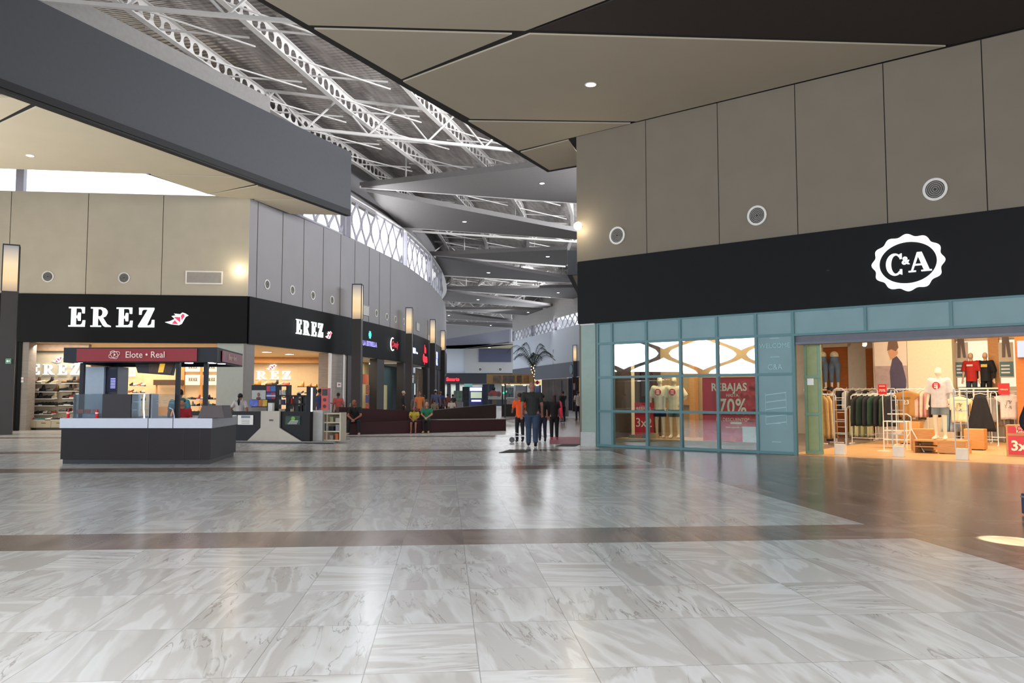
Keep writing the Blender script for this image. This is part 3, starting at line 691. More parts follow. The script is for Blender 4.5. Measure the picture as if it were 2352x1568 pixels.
    if shoes:
        for s_ in 'LR':
            a, b = J['an' + s_], J['to' + s_]; skin_obj('shoe', [(a - (b - a) * .25 - Vector((0, 0, .04 * k)), .042 * R), ((a + b) / 2 - Vector((0, 0, .02 * k)), (.045 * R, .04 * R)), (b, (.042 * R, .03 * R))], [(0, 1), (1, 2)], cmat(shoes, .6), e, lv)
    if hair and not bald:
        hm = MB(); c_ = hd.lerp(ht, .55) + Vector((0, -.02, .012)) * k; hm.ball(c_, .088 * k, .100 * k, .085 * k, 14, 9)
        if hairstyle == 'long': hm.ball(c_ + Vector((0, -.045, -.14)) * k, .085 * k, .055 * k, .19 * k, 12, 8)
        if hairstyle == 'pony': hm.tube([c_ + Vector((0, -.08, .02)) * k, c_ + Vector((0, -.15, -.03)) * k, c_ + Vector((0, -.17, -.2)) * k, c_ + Vector((0, -.15, -.36)) * k], [.03 * k, .05 * k, .055 * k, .02 * k], 8)
        if hairstyle == 'bun': hm.ball(c_ + Vector((0, -.08, .06)) * k, .045 * k)
        hm.build('hair', mat('hair_' + hair.strip('#'), hair, .6, var=.15, scale=30), e, smooth=True)
    e['_h'] = 0
    del e['_h']
    if extra: extra(e, k, J, dict(pel=pel, che=che, hd=hd, ht=ht, nk=nk0))
    return e
def cap_extra(col, brim=True):
    def f(e, k, J, B):
        mb = MB(); c = B['hd'] + Vector((0, -.01, .075)) * k; mb.ball(c, .095 * k, .105 * k, .075 * k, 14, 8)
        mb.build('cap', cmat(col), e, smooth=True)
        if brim: MB().slab([(-.07 * k, c.y + .09 * k), (.07 * k, c.y + .09 * k), (.05 * k, c.y + .19 * k), (-.05 * k, c.y + .19 * k)], c.z - .01 * k, c.z + .003 * k).build('cap_brim', cmat(col), e)
    return f
# ================================================================== letters with serifs, drawn as outlines (unit height)
def _r(x0, x1, z0, z1): return [(x0, z0), (x1, z0), (x1, z1), (x0, z1)]
GL = {
 'E': (.86, [_r(0, .80, .93, 1), _r(.13, .38, .05, .95), _r(0, .5, 0, .07), [(.3, 0), (.84, 0), (.86, .33), (.74, .33), (.70, .16), (.62, .10), (.3, .10)], [(.3, .93), (.62, .93), (.68, .86), (.70, .68), (.82, .68), (.82, 1), (.3, 1)], _r(.3, .5, .44, .56), [(.44, .5), (.50, .30), (.62, .30), (.62, .72), (.50, .72)]]),
 'R': (1.06, [_r(0, .5, .93, 1), _r(.13, .38, .05, .95), _r(0, .55, 0, .07), [(.3, .90), (.52, .90), (.60, .82), (.62, .74), (.60, .62), (.52, .54), (.3, .54), (.3, .45), (.58, .45), (.78, .54), (.87, .70), (.86, .82), (.76, .94), (.58, 1.0), (.3, 1)], [(.40, .47), (.62, .50), (.86, .14), (1.06, .05), (1.06, 0), (.76, 0), (.66, .06)]]),
 'Z': (.88, [[(0, .05), (.10, 0), (.42, 0), (.84, .92), (.84, 1), (.5, 1), (.5, .9)], _r(.04, .84, .90, 1), [(.05, .64), (.17, .64), (.20, .84), (.3, .92), (.3, 1), (.05, 1)], _r(.02, .84, 0, .10), [(.6, 0), (.86, 0), (.86, .38), (.74, .38), (.70, .16), (.6, .10)]]),
 'A': (1.1, [[(.42, 1), (.64, 1), (.98, .07), (.72, .07), (.46, .80), (.20, .07), (.12, .07)], _r(.26, .74, .32, .40), _r(0, .34, 0, .07), _r(.6, 1.08, 0, .07)]),
}
def serif(mb, txt, x, z, h, y0, y1, gap=.28, sx=1.0):
    for ch in txt:
        w, polys = GL[ch]
        for i, p in enumerate(polys): mb.prism([(x + a * h * sx, z + b * h) for a, b in p], y0 - i * .0008, y1)
        x += (w + gap) * h * sx
    return x
def bird(name_frame, x, z, w, y, parent, frame=None, suffix=''):
    """little folded-paper bird: white outline with red facets"""
    pts = dict(tail=(0, .22), a=(.26, .08), b=(.60, .02), c=(.72, .12), neck=(.88, .62), beak=(1.0, .72), hb=(.86, .86), ht=(.74, .92), hl=(.64, .80), wt=(.38, .84), w2=(.46, .72), wl=(.28, .66), k=(.42, .46), s=(.22, .30))
    q = lambda n: (x + pts[n][0] * w, z + (pts[n][1]) * w * .62)
    m = MB(); m.prism([q(n) for n in ('tail', 'a', 'b', 'c', 'neck', 'beak', 'hb', 'ht', 'hl', 'wt', 'w2', 'wl', 'k', 's')], y, y + .03)
    m.build('bird_outline', M_SIGNW, parent)
    r = MB(); 
    def tri(*P):
        cxm = sum(p[0] for p in P) / len(P); czm = sum(p[1] for p in P) / len(P)
        r.prism([(cxm + (p[0] - cxm) * .80, czm + (p[1] - czm) * .80) for p in P], y - .012, y)
    tri((x + .27 * w, z + .10 * w * .62), (x + .62 * w, z + .07 * w * .62), (x + .42 * w, z + .42 * w * .62))
    tri((x + .32 * w, z + .64 * w * .62), (x + .68 * w, z + .62 * w * .62), (x + .68 * w, z + .14 * w * .62))
    tri((x + .70 * w, z + .30 * w * .62), (x + .86 * w, z + .64 * w * .62), (x + .84 * w, z + .82 * w * .62), (x + .74 * w, z + .88 * w * .62), (x + .66 * w, z + .70 * w * .62))
    r.build('bird_facets', M_SIGNR, parent)
M_SIGNW = glow('white_sign_glow', '#f4fff8', 1.6); M_SIGNR = glow('red_sign_glow', '#e0304e', .8); M_SIGNB = glow('blue_sign_glow', '#cfd6ff', 1.8)
M_RED = mat('red_print', '#cf2430', .5, var=.04); M_CREAM = mat('cream_lettering', '#f3e3c4', .6, var=0); M_PAPER = mat('white_print', '#e6e3dc', .6, var=.02)
M_WOOD = mat('light_wood', '#c08a4c', .5, var=.12, stretch=(1, 1, 8)); M_BLACKM = mat('black_metal', '#141416', .4, var=0); M_CHROME = mat('brushed_steel', '#a9a9ad', .3, metal=.8, var=.03)
M_WMET = mat('white_metal', '#e4ddd2', .4, var=0)
# ------------------------------------------------------------------ garments
def garment(kind, col, w=.5, h=.7, seed=0, name=None):
    """flat hanging garment with thickness and folds; hangs from z = 0"""
    rnd = random.Random(seed); nx, nz = 10, 9; mb = MB()
    def half(u):                 # half width at height fraction u (0 top .. 1 hem)
        if kind in ('tee', 'jacket', 'shirt'):
            if u < .06: return w * (.18 + u * 4.2)
            if kind == 'tee': return w * (.62 - (u - .06) * .25) if u < .32 else w * .36
            return w * (.46 + u * .10) if u < .85 else w * .52
        if kind == 'dress': return w * (.20 if u < .05 else .24 + .42 * u)
        if kind == 'pants': return w * (.24 + .06 * u)
        return w * .4
    rows = []
    for side in (1, -1):
        for j in range(nz + 1):
            u = j / nz
            for i in range(nx + 1):
                s_ = i / nx * 2 - 1; hw = half(u); yy = .035 + .022 * sin(s_ * 7 + seed + u * 2) * (u + .2)
                yy *= sqrt(max(0.02, 1 - s_ * s_)); mb.v.append((s_ * hw, -side * yy, -u * h - (.02 * abs(s_) if kind != 'dress' else 0)))
    N = (nx + 1) * (nz + 1)
    for k in range(2):
        for j in range(nz):
            for i in range(nx):
                a = k * N + j * (nx + 1) + i; f = (a, a + nx + 1, a + nx + 2, a + 1); mb.f.append(f if k == 0 else f[::-1])
    rim = [(0, i) for i in range(nx + 1)] + [(j, nx) for j in range(1, nz + 1)] + [(nz, i) for i in range(nx - 1, -1, -1)] + [(j, 0) for j in range(nz - 1, 0, -1)]
    for (j0, i0), (j1, i1) in zip(rim, rim[1:] + rim[:1]):
        a, b = j0 * (nx + 1) + i0, j1 * (nx + 1) + i1; mb.f.append((a, b, b + N, a + N))
    return mb
_gcount = 0
def hang(kind, col, frame, x, y, ztop, w, h, rot, label, group=None, prnt=None, cat=None):
    global _gcount; _gcount += 1
    nm = {'tee': 'tee_shirt', 'jacket': 'jacket', 'shirt': 'shirt', 'dress': 'dress', 'pants': 'trousers'}[kind]
    e = thing(nm, label, cat or {'tee': 't-shirt', 'jacket': 'jacket', 'shirt': 'shirt', 'dress': 'dress', 'pants': 'trousers'}[kind], frame, (x, y, ztop), group, rot)
    garment(kind, col, w, h, _gcount).build('fabric', cmat(col), e, smooth=True)
    MB().tube([(-.2, 0, -.005), (0, 0, .04), (.2, 0, -.005)], .008, 5).tube([(0, 0, .04), (0, 0, .09), (.03, 0, .11)], .005, 5).build('hanger', M_WMET, e)
    if prnt: prnt(e, w, h)
    return e
def rail(frame, x, y, L, h, rot, label, m=M_WMET, group=None, feet=.25):
    e = thing('clothes_rail', label, 'clothes rail', frame, (x, y, 0), group, rot); r = .014
    MB().tube([(-L / 2, 0, .03), (-L / 2, 0, h - .06), (-L / 2 + .06, 0, h), (L / 2 - .06, 0, h), (L / 2, 0, h - .06), (L / 2, 0, .03)], r, 8).build('hoop', m, e)
    for sx in (-1, 1): MB().box(sx * L / 2 - .015, sx * L / 2 + .015, -feet, feet, 0.0, .03).build('foot', m, e)
    MB().tube([(-L / 2, 0, .18), (L / 2, 0, .18)], .01, 6).build('lower_bar', m, e)
    return e
# ================================================================== clothes shop
CZ = 4.7                                  # inner ceiling
M_CFLOOR = mat('shop_floor_tile', '#c49a68', .35, var=.05, scale=1.5); M_CWALL = mat('warm_wall', '#d8cbb6', .8, var=.03); M_ORANGE = mat('orange_wood_wall', '#b0662a', .6, var=.12, scale=3, stretch=(1, 1, 6)); M_BRICKW = mat('cream_brick_wall', '#d6c8ab', .8, var=.04, scale=14)
xd0 = cx_(1828); x1740 = cx_(1740); x1408 = cx_(1408); x1375 = 0.0
def zc(py, px=1740): return CAF.z(px, py)
struct('floor_clothes_shop', MB().box(xd0 - .3, CA_R, 0.05, 16, -.02, .006), M_CFLOOR, CAF)
struct('ceiling_clothes_shop', MB().box(x1408, CA_R, .35, 16, CZ, CZ + .1), M_CWALL, CAF)
def plane_x(px, d): return CAF.at(px, 850, d)[0]
BW = [
 ('wall_shop_back', MB().box(plane_x(1700, 13), plane_x(1890, 13), 13, 13.1, 0, CZ).box(plane_x(1948, 13), plane_x(2012, 13), 13, 13.1, 0, CZ).box(plane_x(1880, 13), plane_x(1955, 13), 13, 13.1, CAF.z(1920, 797, 13), CZ), M_CWALL),
 ('wall_shop_orange_niche', MB().box(plane_x(1884, 13), plane_x(1950, 13), 13.1, 13.3, 0, CAF.z(1920, 797, 13)).box(plane_x(1990, 13), plane_x(2010, 13), 12.95, 13.0, 0, CAF.z(2000, 800, 13)), M_ORANGE),
 ('wall_shop_centre', MB().box(plane_x(2085, 10.5), plane_x(2188, 10.5), 10.5, 11, 0, CZ), M_BRICKW),
 ('wall_shop_poster_side', MB().box(plane_x(2006, 10.6), plane_x(2086, 10.6), 10.6, 11, 0, CZ), M_CWALL),
 ('wall_shop_right_back', MB().box(plane_x(2150, 12), plane_x(2400, 12), 12, 12.1, CAF.z(2250, 782, 12), CZ).box(plane_x(2150, 12), plane_x(2400, 12), 12, 12.1, 0, CAF.z(2250, 888, 12)), M_CWALL),
 ('wall_shop_right_panels', MB().box(plane_x(2188, 12), plane_x(2197, 12), 11.9, 12.1, 0, 3.8).box(plane_x(2272, 12), plane_x(2297, 12), 11.9, 12.1, 0, 3.8), M_WOOD),
 ('wall_shop_far_right', MB().box(plane_x(2333, 9), CA_R, 9, 9.3, 0, CZ), M_ORANGE)]
for nm, mb, m in BW: struct(nm, mb, m, CAF)
niche = glow('lit_niche_panel', '#ffeccb', 1.1)
struct('wall_shop_lit_niche', MB().box(plane_x(2190, 12.3), plane_x(2275, 12.3), 12.3, 12.4, 1.2, 4.0).box(plane_x(2293, 12.3), plane_x(2345, 12.3), 12.3, 12.4, 1.2, 4.0), niche, CAF)
lamp('shop_ceiling_light', CAF.w(8.5, 4.2, CZ - .06), CAF.w(8.5, 4.2, 0), 8, 5, 760, WARM); lamp('shop_ceiling_light', CAF.w(13, 2.8, CZ - .06), CAF.w(13, 2.8, 0), 4, 4, 380, WARM)
lamp('shop_wall_light', CAF.w(7.5, 8, CZ - .2), CAF.w(7.5, 10, 2), 4, .6, 60, WARM); lamp('shop_wall_light', CAF.w(9.5, 9.2, CZ - .06), CAF.w(9.5, 11, 1), 9, 2, 180, WARM)
# ---- teal front
tf = thing('storefront_frame', 'teal metal storefront grid around the display window and the wide doorway', 'storefront', CAF)
ztl = z_band_bot + .02; vx = [cx_(p) for p in (1375, 1408, 1487, 1565, 1650, 1740, 1826)]
zr = [0.02, zc(948), zc(860), zc(772), ztl]           # rows at the window
zt2 = zc(772)
fr = MB()
for x in vx: fr.box(x - .035, x + .035, -.06, .06, 0, ztl)
for z in (.04, zr[1], zr[2], zt2, ztl - .03): fr.box(vx[0], vx[6], -.055, .055, z - .035, z + .035)
fr.box(vx[6], CA_R, -.055, .05, ztl - .07, ztl); fr.box(vx[6], CA_R, -.055, .05, CAF.z(1840, 771) , CAF.z(1840, 771) + .06)
dx = [cx_(p) for p in (1994, 2192)] + [cx_(2420)]
for x in dx: fr.box(x - .03, x + .03, -.06, .05, CAF.z(1840, 771), ztl)
fr.build('mullions', M_TEAL, tf)
zl = CAF.z(1840, 771)
pn = [(vx[i], vx[i + 1], zt2, ztl) for i in range(6)] + [(vx[0], vx[1], a, b) for a, b in zip(zr[:3], zr[1:4])] + [(vx[5], vx[6], a, b) for a, b in zip(zr[:3], zr[1:4])]
pn += [(a, b, zl, ztl) for a, b in zip([vx[6]] + dx, dx + [CA_R])]
for a, b, z0, z1 in pn: MB().box(a + .03, b - .03, -.02, .02, z0, z1).build('panel', M_TEALP, tf)
MG = glass('shop_window_glass', '#f2f7f5', 2.2)
for i in range(1, 5):
    for z0, z1 in zip(zr[:3], zr[1:4]): MB().box(vx[i] + .03, vx[i + 1] - .03, -.008, .008, z0 + .03, z1 - .03).build('glass_pane', MG, tf)
M_ETCH = mat('pale_lettering', '#8fb3b5', .6, var=0)
xm = (vx[5] + vx[6]) / 2
for s_, z, sz in (('WELCOME', zc(794, 1785), .17), ('C&A', zc(843, 1785), .2)): text('lettering', s_, sz, xm, -.03, z, M_ETCH, tf, ext=.004)
mb = MB()
for k in range(5): mb.prism([(xm - .28, zc(908, 1785) - k * .19), (xm + .28, zc(908, 1785) - k * .19 + .07), (xm + .28, zc(908, 1785) - k * .19 + .09), (xm - .28, zc(908, 1785) - k * .19 + .02)], -.03, -.02)
for px_ in (-.28, .27): mb.box(xm + px_, xm + px_ + .012, -.03, -.02, zc(908, 1785) - .76, zc(908, 1785) + .06)
for zz in (zc(777, 1785), zc(820, 1785), zc(973, 1785), zc(1015, 1785)): mb.box(xm - .12, xm + .12, -.03, -.02, zz, zz + .015)
mb.build('line_emblem', M_ETCH, tf)
pl = thing('corner_pilaster', 'pale green flat pilaster with a white base at the shop corner', 'pilaster', CAF)
M_PIL = mat('pale_green_pilaster', '#87988f', .6, var=.03)
px0 = cx_(1338); MB().box(px0, -.08, -.06, .3, .42, z_band_bot - .02).build('shaft', M_PIL, pl); MB().box(px0 - .02, -.06, -.09, .3, 0, .42).build('base_block', mat('white_base', '#a9aaa8', .5), pl)
MB().box(px0 - .02, -.04, -.08, .3, z_band_bot - .03, z_band_bot + .0).build('cap_strip', M_WHITE, pl); MB().box(-.08, -.04, -.08, .3, 0, z_band_bot).build('edge_strip', M_PIL, pl)
# ---- round logo sign on the fascia
sg = thing('round_logo_sign', 'white lit oval logo sign with scalloped rim and two serif letters on black fascia', 'sign', CAF)
cX, cZ = CAF.at(2085, 603, -.25); wX = (cx_(2168, 603, -.25) - cx_(2001, 603, -.25)) / 2; wZ = (CAF.z(2085, 538, -.25) - CAF.z(2085, 668, -.25)) / 2
mb = MB(); n = 144; vs = []
for k in range(n):
    a = 2 * pi * k / n; rr = 1 + .045 * cos(12 * a); ri = (.80, .735)
    for (r1, r2) in ((wX * rr * .965, wZ * rr * .965), (wX * ri[0], wZ * ri[1])):
        for yy in (-.30, -.23): vs.append((cX + r1 * cos(a), yy, cZ + r2 * sin(a)))
fs = []
for k in range(n):
    a, b = 4 * k, 4 * ((k + 1) % n); fs += [(a, b, b + 2, a + 2)[::-1], (a + 1, a + 3, b + 3, b + 1)[::-1], (a, a + 1, b + 1, b)[::-1], (a + 2, b + 2, b + 3, a + 3)[::-1]]
mb.add(vs, [f[::-1] for f in fs]).build('scalloped_rim', M_SIGNW, sg)
ds_ = MB().lathe([(wX * .79, -.24), (wX * .79, -.22)], n=48, axis='y', cx=cX, cz=cZ).build('disc', M_BLACK, sg)
ds_.scale = (1, 1, wZ / wX * .93); ds_.location = (0, 0, cZ * (1 - wZ / wX * .93))
H = wZ * .76; mb = MB(); serif(mb, 'A', cX + wX * .02, cZ - H * .46, H * .9, -.28, -.24)
# letter C: thick ring open to the right
n = 26; out = []; inn = []
for k in range(n + 1):
    a = radians(48 + 264 * k / n); out.append((cX - wX * .36 + cos(a) * H * .38, cZ - .02 + sin(a) * H * .52)); inn.append((cX - wX * .33 + cos(a) * H * .21, cZ - .02 + sin(a) * H * .43))
for k in range(n): mb.prism([out[k], out[k + 1], inn[k + 1], inn[k]], -.28, -.24)
for sz_ in (1, -1): mb.prism([(cX - wX * .36 + H * .22, cZ - .02 + sz_ * H * .24), (cX - wX * .36 + H * .31, cZ - .02 + sz_ * H * .24), (cX - wX * .36 + H * .31, cZ - .02 + sz_ * H * .50), (cX - wX * .36 + H * .22, cZ - .02 + sz_ * H * .46)], -.282, -.24)
mb.build('serif_letters', M_SIGNW, sg)
text('ampersand', '&', H * .50, cX - .04, -.29, cZ + H * .08, M_SIGNW, sg, bold=.008, ext=.015)
# ---- round air vents and the corner floodlight
def round_vent(frame, px, py, label, group, R=.27, d=0.0):
    x, z = frame.at(px, py, d); e = thing('round_air_vent', label, 'air vent', frame, (x, d, z), group)
    MB().lathe([(R, -.03), (R, .0), (R * .78, .0), (R * .78, -.03), (R, -.03)], n=28, axis='y').build('rim', mat('vent_white', '#c9c6bf', .5), e)
    MB().lathe([(R * .8, -.004), (R * .8, .002)], n=24, axis='y').build('recess', mat('vent_dark', '#3c3a38', .7), e)
    mb = MB()
    for q in (.66, .5, .34, .18): mb.tube([(R * q * cos(a), -.02, R * q * sin(a)) for a in [2 * pi * k / 20 for k in range(20)]], R * .045, 5, closed=True)
    mb.build('ring_louvres', mat('vent_grey', '#8c8982', .5), e); return e
for px, py, t, R in ((1418, 541, 'nearest the wall corner', .27), (1739, 495, 'middle one of the three', .27), (2148, 435, 'nearest the oval logo sign', .27)):
    round_vent(CAF, px, py, 'white round air vent above the black logo fascia, ' + t, 'vents above the clothes shop', R)
def flood(frame, px, py, label, d=-.15, pw=30):
    x, z = frame.at(px, py, d); e = thing('wall_floodlight', label, 'light', frame, (x, d, z))
    MB().box(-.05, .05, .0, abs(d), -.03, .03).build('bracket', M_WMET, e); MB().ball((0, -.02, 0), .13, .1, .13, 14, 8).build('bulb', glow('flood_glow', '#fff1cf', 22), e, smooth=True)
    l = bpy.data.lights.new('flood_light', 'POINT'); l.energy = pw; l.color = (1, .85, .6); l.shadow_soft_size = .1; o = bpy.data.objects.new('flood_light', l); COL.objects.link(o); o.location = frame.w(x, d - .25, z - .1)
flood(CAF, 1328, 519, 'bright round floodlight on the beige wall corner by the wedge baffles')
# ---- shutter box and door leaf
sb_ = thing('roller_shutter', 'grey rolled shutter box above the clothes shop doorway', 'shutter', CAF)
MB().box(vx[6] + .04, CA_R, .02, .3, zl - .16, zl).build('box', mat('shutter_grey', '#5c5d63', .6), sb_); MB().box(vx[6] + .04, CA_R, -.02, .34, zl - .22, zl - .16).build('bottom_rail', mat('dark_rail', '#55565c', .4, metal=.5), sb_)
dl_ = thing('door_leaf', 'green tinted folded door leaf with a small paper notice', 'door', CAF)
a0 = vx[6] + .1; a1 = cx_(1889, 900, .5); zz = zl - .22
M_DGREEN = mat('green_door_panel', '#87905f', .4, var=.05)
mb = MB().box(a0, a1, .44, .50, .02, zz); mb.build('panel', M_DGREEN, dl_)
mb = MB().box(a0, a0 + .07, .40, .44, .02, zz).box(a1 - .07, a1, .40, .44, .02, zz)
for py in (866, 951, 1038): z = CAF.z(1860, py, .44); mb.box(a0, a1, .38, .44, z - .03, z + .04)
mb.build('frame_bars', mat('green_frame', '#6f8a70', .4), dl_)
x, z = CAF.at(1857, 876, .4); MB().box(x - .12, x + .12, .43, .438, z - .09, z + .09).build('paper_notice', M_PAPER, dl_)
# ---- display window
struct('floor_display_window', MB().box(vx[1] - .02, vx[5] + .05, .08, 2.1, 0, zc(1016, 1700)), mat('display_plinth', '#9a7a50', .6, var=.06), CAF)
zpl = zc(1016, 1700)
struct('wall_display_back', MB().box(vx[1], vx[5], 2.0, 2.1, zpl, CZ).box(vx[5], vx[5] + .06, .08, 2.1, zpl, CZ), mat('display_brown_back', '#ab8d64', .8, var=.08), CAF)
struct('wall_display_side', MB().box(vx[1] - .02, vx[1] + .03, .08, 2.1, 0, CZ).box(vx[1] + .1, vx[1] + .5, 1.5, 2.0, zpl, CZ), mat('display_side', '#3b302a', .8), CAF)
struct('trim_6', MB().box(cx_(1424, 900, 1), cx_(1450, 900, 1), 1.0, 1.2, zpl, CZ - .3), M_BRICKW, CAF)
struct('trim_7', MB().box(cx_(1590, 900, 1.9), cx_(1602, 900, 1.9), 1.7, 1.95, zpl, CZ - .2).box(cx_(1565, 900, 1.95), cx_(1590, 900, 1.95), 1.94, 1.99, CAF.z(1580, 930, 1.95), CAF.z(1580, 890, 1.95)), M_WOOD, CAF)
lamp('display_light', CAF.w((vx[1] + vx[5]) / 2, .22, CZ - .12), CAF.w((vx[1] + vx[5]) / 2, .75, 0), 5.0, .25, 900, (1, .84, .62)); lamp('display_light', CAF.w((vx[1] + vx[5]) / 2, 1.3, CZ - .12), CAF.w((vx[1] + vx[5]) / 2, 1.9, 0), 5.0, .4, 260, (1, .84, .62))  # the rear lamp is added to brighten the back of the window
CREAM_SK = '#e5d2ae'
def circ_badge(e, k, J, B):
    c = B['che'] + Vector((.02, .158, .0)); m = MB().lathe([(.10, c.y - .0), (.10, c.y + .012)], n=20, axis='y', cx=c.x, cz=c.z); m.build('round_red_badge', M_RED, e)
    m2 = MB()
    for j in (-.045, 0, .045): m2.box(c.x - .045, c.x + .045, c.y + .012, c.y + .018, c.z + j - .012, c.z + j + .012)
    m2.build('badge_lettering', M_CREAM, e)
for px, lab, sh in ((1517, 'cream headless-faced display mannequin in white tee and navy shorts, left in the window', '#1f2c44'), (1550, 'cream display mannequin in white tee and grey shorts, right in the window', '#5f7064')):
    x = CAF.at(px, 1008, .95)[0]; person(lab, x, .95, 1.83, pi + .25, 'hip', '#d9cba8', sh, CREAM_SK, None, name='mannequin', cat='mannequin', legs='short', shoes='#e8dcc0', frame=CAF, z=zpl, extra=circ_badge, loose=1.2, group='mannequins in the display window', bald=True)
# posters in the window
def board(name, label, cat, frame, x0, x1, z0, z1, d, m, items=(), group=None, th=.03, sup=True):
    e = thing(name, label, cat, frame, ((x0 + x1) / 2, d, z0), group); w = x1 - x0; h = z1 - z0
    MB().box(-w / 2, w / 2, 0, th, 0, h).build('board', m, e)
    for (t, fx, fz, sz, mm) in items: text('lettering', t, sz * h, (fx - .5) * w, -.006, fz * h, mm, e, ext=.004)
    return e
px_a, px_b = cx_(1614, 940, .45), cx_(1739, 940, .45)
pz0, pz1 = zpl, zc(864, 1739)
po = board('sale_poster', 'large red sale poster with cream lettering and red blooms behind the right window panes', 'poster', CAF, px_a, px_b, pz0, pz1, .45, M_RED)
w = px_b - px_a; h = pz1 - pz0
for t, fx, fz, sz in (('REBAJAS', .50, .84, .17), ('HASTA', .56, .715, .07), ('70%', .56, .53, .34), ('DE DESCUENTO*', .56, .335, .075), ('www.cyamoda.com', .60, .22, .04)):
    text('lettering', t, sz * h, (fx - .5) * w, -.01, fz * h, M_CREAM, po, ext=.004, bold=.008 if sz > .1 else .001, sx=.78 if sz > .3 else .9, space=1.06)
MB().box(.02 * w, .22 * w, -.01, 0, .27 * h, .30 * h).build('logo_strip', M_CREAM, po)
rb_m = mat('red_bloom', '#e04a42', .6, var=.2, scale=12); mb = MB(); rnd = random.Random(3)
for k in range(46):
    fx = .70 + .28 * rnd.random() if k < 30 else .55 + .42 * rnd.random(); fz = .05 + .85 * rnd.random() if k < 30 else .03 + .28 * rnd.random()
    r_ = .03 + .05 * rnd.random(); mb.lathe([(r_ * w, -.002), (r_ * w * .9, .0)][::1], n=9, axis='y', cx=(fx - .5) * w, cz=fz * h)
mb.build('bloom_print', rb_m, po)
xa, xb = cx_(1458, 975, .7), cx_(1500, 975, .7)
board('sale_poster', 'small red 3x2 sale board standing behind the left window panes', 'poster', CAF, xa, xb, zpl, zpl + 1.05, .7, M_RED, [('REBAJAS', .5, .82, .13, M_CREAM), ('3x2', .5, .42, .36, M_CREAM)])
for k in range(4):
    e = tag(MB().box(-.1, .1, 0, .2, 0, .05 + .02 * k).box(-.09, .09, .02, .18, .05 + .02 * k, .09 + .02 * k).build('folded_garment', cmat(['#6e6a52', '#a0624a', '#4d6a78', '#9c8456'][k])), ['olive', 'rust red', 'blue grey', 'tan'][k] + ' folded garment on the window plinth below the small sale board', 'folded clothes', 'folded clothes in the display window'); e.matrix_world = CAF.m @ Matrix.Translation((xa + .05 + k * .24, .42, zpl))
tag(MB().box(0, .5, 0, .03, 0, .42).build('white_card', M_PAPER), 'blank white card leaning at the foot of the large sale poster', 'card').matrix_world = CAF.m @ Matrix.Translation((vx[5] - .55, .25, zpl))
# ---- objects inside, placed by where they stand
def lg(px, py): return CAF.g(px, py)
def zat(x, y, py, px=None):
    p = CAF.w(x, y); r = ray(CX + F_PX * p.x / p.y, py); return EYE + r.z / r.y * p.y
# anti-theft gates
M_GATE = mat('translucent_grey', '#b9b4aa', .4, var=0)
for i, (px, py, lab) in enumerate(((1931, 1044, 'nearest the green door leaf'), (2065, 1049, 'middle of the three'), (2211, 1056, 'in front of the display mannequin stand, right'))):
    x, y = lg(px, py); e = thing('security_gate', 'white anti-theft gate post at the shop doorway, ' + lab, 'security gate', CAF, (x, y, 0), 'anti-theft gates')
    MB().box(-.13, .13, -.09, .09, 0, .27).build('base_box', mat('gate_base', '#d6ccb8', .5), e, bevel=.015)
    for sx in (-1, 1): MB().box(sx * .14 - .012, sx * .14 + .012, -.012, .012, .25, 1.66).build('upright', M_GATE, e)
    mb = MB()
    for z in (.55, .85, 1.15, 1.4, 1.65): mb.box(-.13, .13, -.006, .006, z - .008, z + .008)
    mb.build('rungs', M_GATE, e)
# the front mannequin on its wooden table
x, y = lg(2158, 1042); tb = thing('display_table', 'low light wood display table with a shelf under the front mannequin', 'table', CAF, (x, y + .35, 0))
zt_ = zat(x, y, 1011)
MB().box(-.62, .62, -.4, .4, zt_ - .04, zt_).build('top', M_WOOD, tb)
for sx in (-.6, -.02, .6): MB().box(sx - .02, sx + .02, -.38, .38, 0, zt_ - .04).build('side_panel', M_WOOD, tb)
MB().box(-.6, 0, -.36, .38, zt_ / 2 - .015, zt_ / 2 + .015).build('shelf', M_WOOD, tb); MB().box(.0, .6, -.39, -.36, .03, zt_ - .04).build('front_panel', M_WOOD, tb)
def badge2(e, k, J, B): circ_badge(e, k, J, B)
person('cream mannequin in a white tee with red badge on the low wooden table', x - .02, y + .3, 1.92, pi - .1, 'stand', '#cfc4b6', '#7b8580', CREAM_SK, None, name='mannequin', cat='mannequin', legs='short', shoes='#e8dcc0', frame=CAF, z=zt_, extra=badge2, bald=True, wide=1.05, loose=1.28)
# wooden boxes and white shelving
def crate(px, py, w, d, h, lab, m=M_WOOD, rot=0.0):
    x, y = lg(px, py); e = thing('display_box', lab, 'box', CAF, (x, y + d / 2, 0), None, rot); MB().box(-w / 2, w / 2, -d / 2, d / 2, 0.03, h).build('body', m, e, bevel=.01); MB().box(-w / 2 + .04, w / 2 - .04, -d / 2 + .04, d / 2 - .04, 0, .03).build('plinth', M_BLACKM, e); return e
crate(2118, 1037, .55, .5, zat(*lg(2118, 1037), 985), 'plain light wood display box left of the mannequin table')
crate(2090, 1020, .6, .5, zat(*lg(2090, 1020), 968), 'taller orange wood display box behind the white shelf frame')
crate(2238, 1034, .5, .5, zat(*lg(2238, 1034), 985), 'wood display box below the black dress')
def frame_shelf(px, py, w, h, lab, n=3, d=.4, m=M_WMET):
    x, y = lg(px, py); e = thing('open_shelf', lab, 'shelf', CAF, (x, y + d / 2, 0)); 
    for sx in (-1, 1):
        for sy in (-1, 1): MB().box(sx * w / 2 - .014, sx * w / 2 + .014, sy * d / 2 - .014, sy * d / 2 + .014, 0, h).build('post', m, e)
    for k in range(n): z = h * (k + 1) / n - .02; MB().box(-w / 2, w / 2, -d / 2, d / 2, z, z + .025).build('shelf', m, e)
    return e
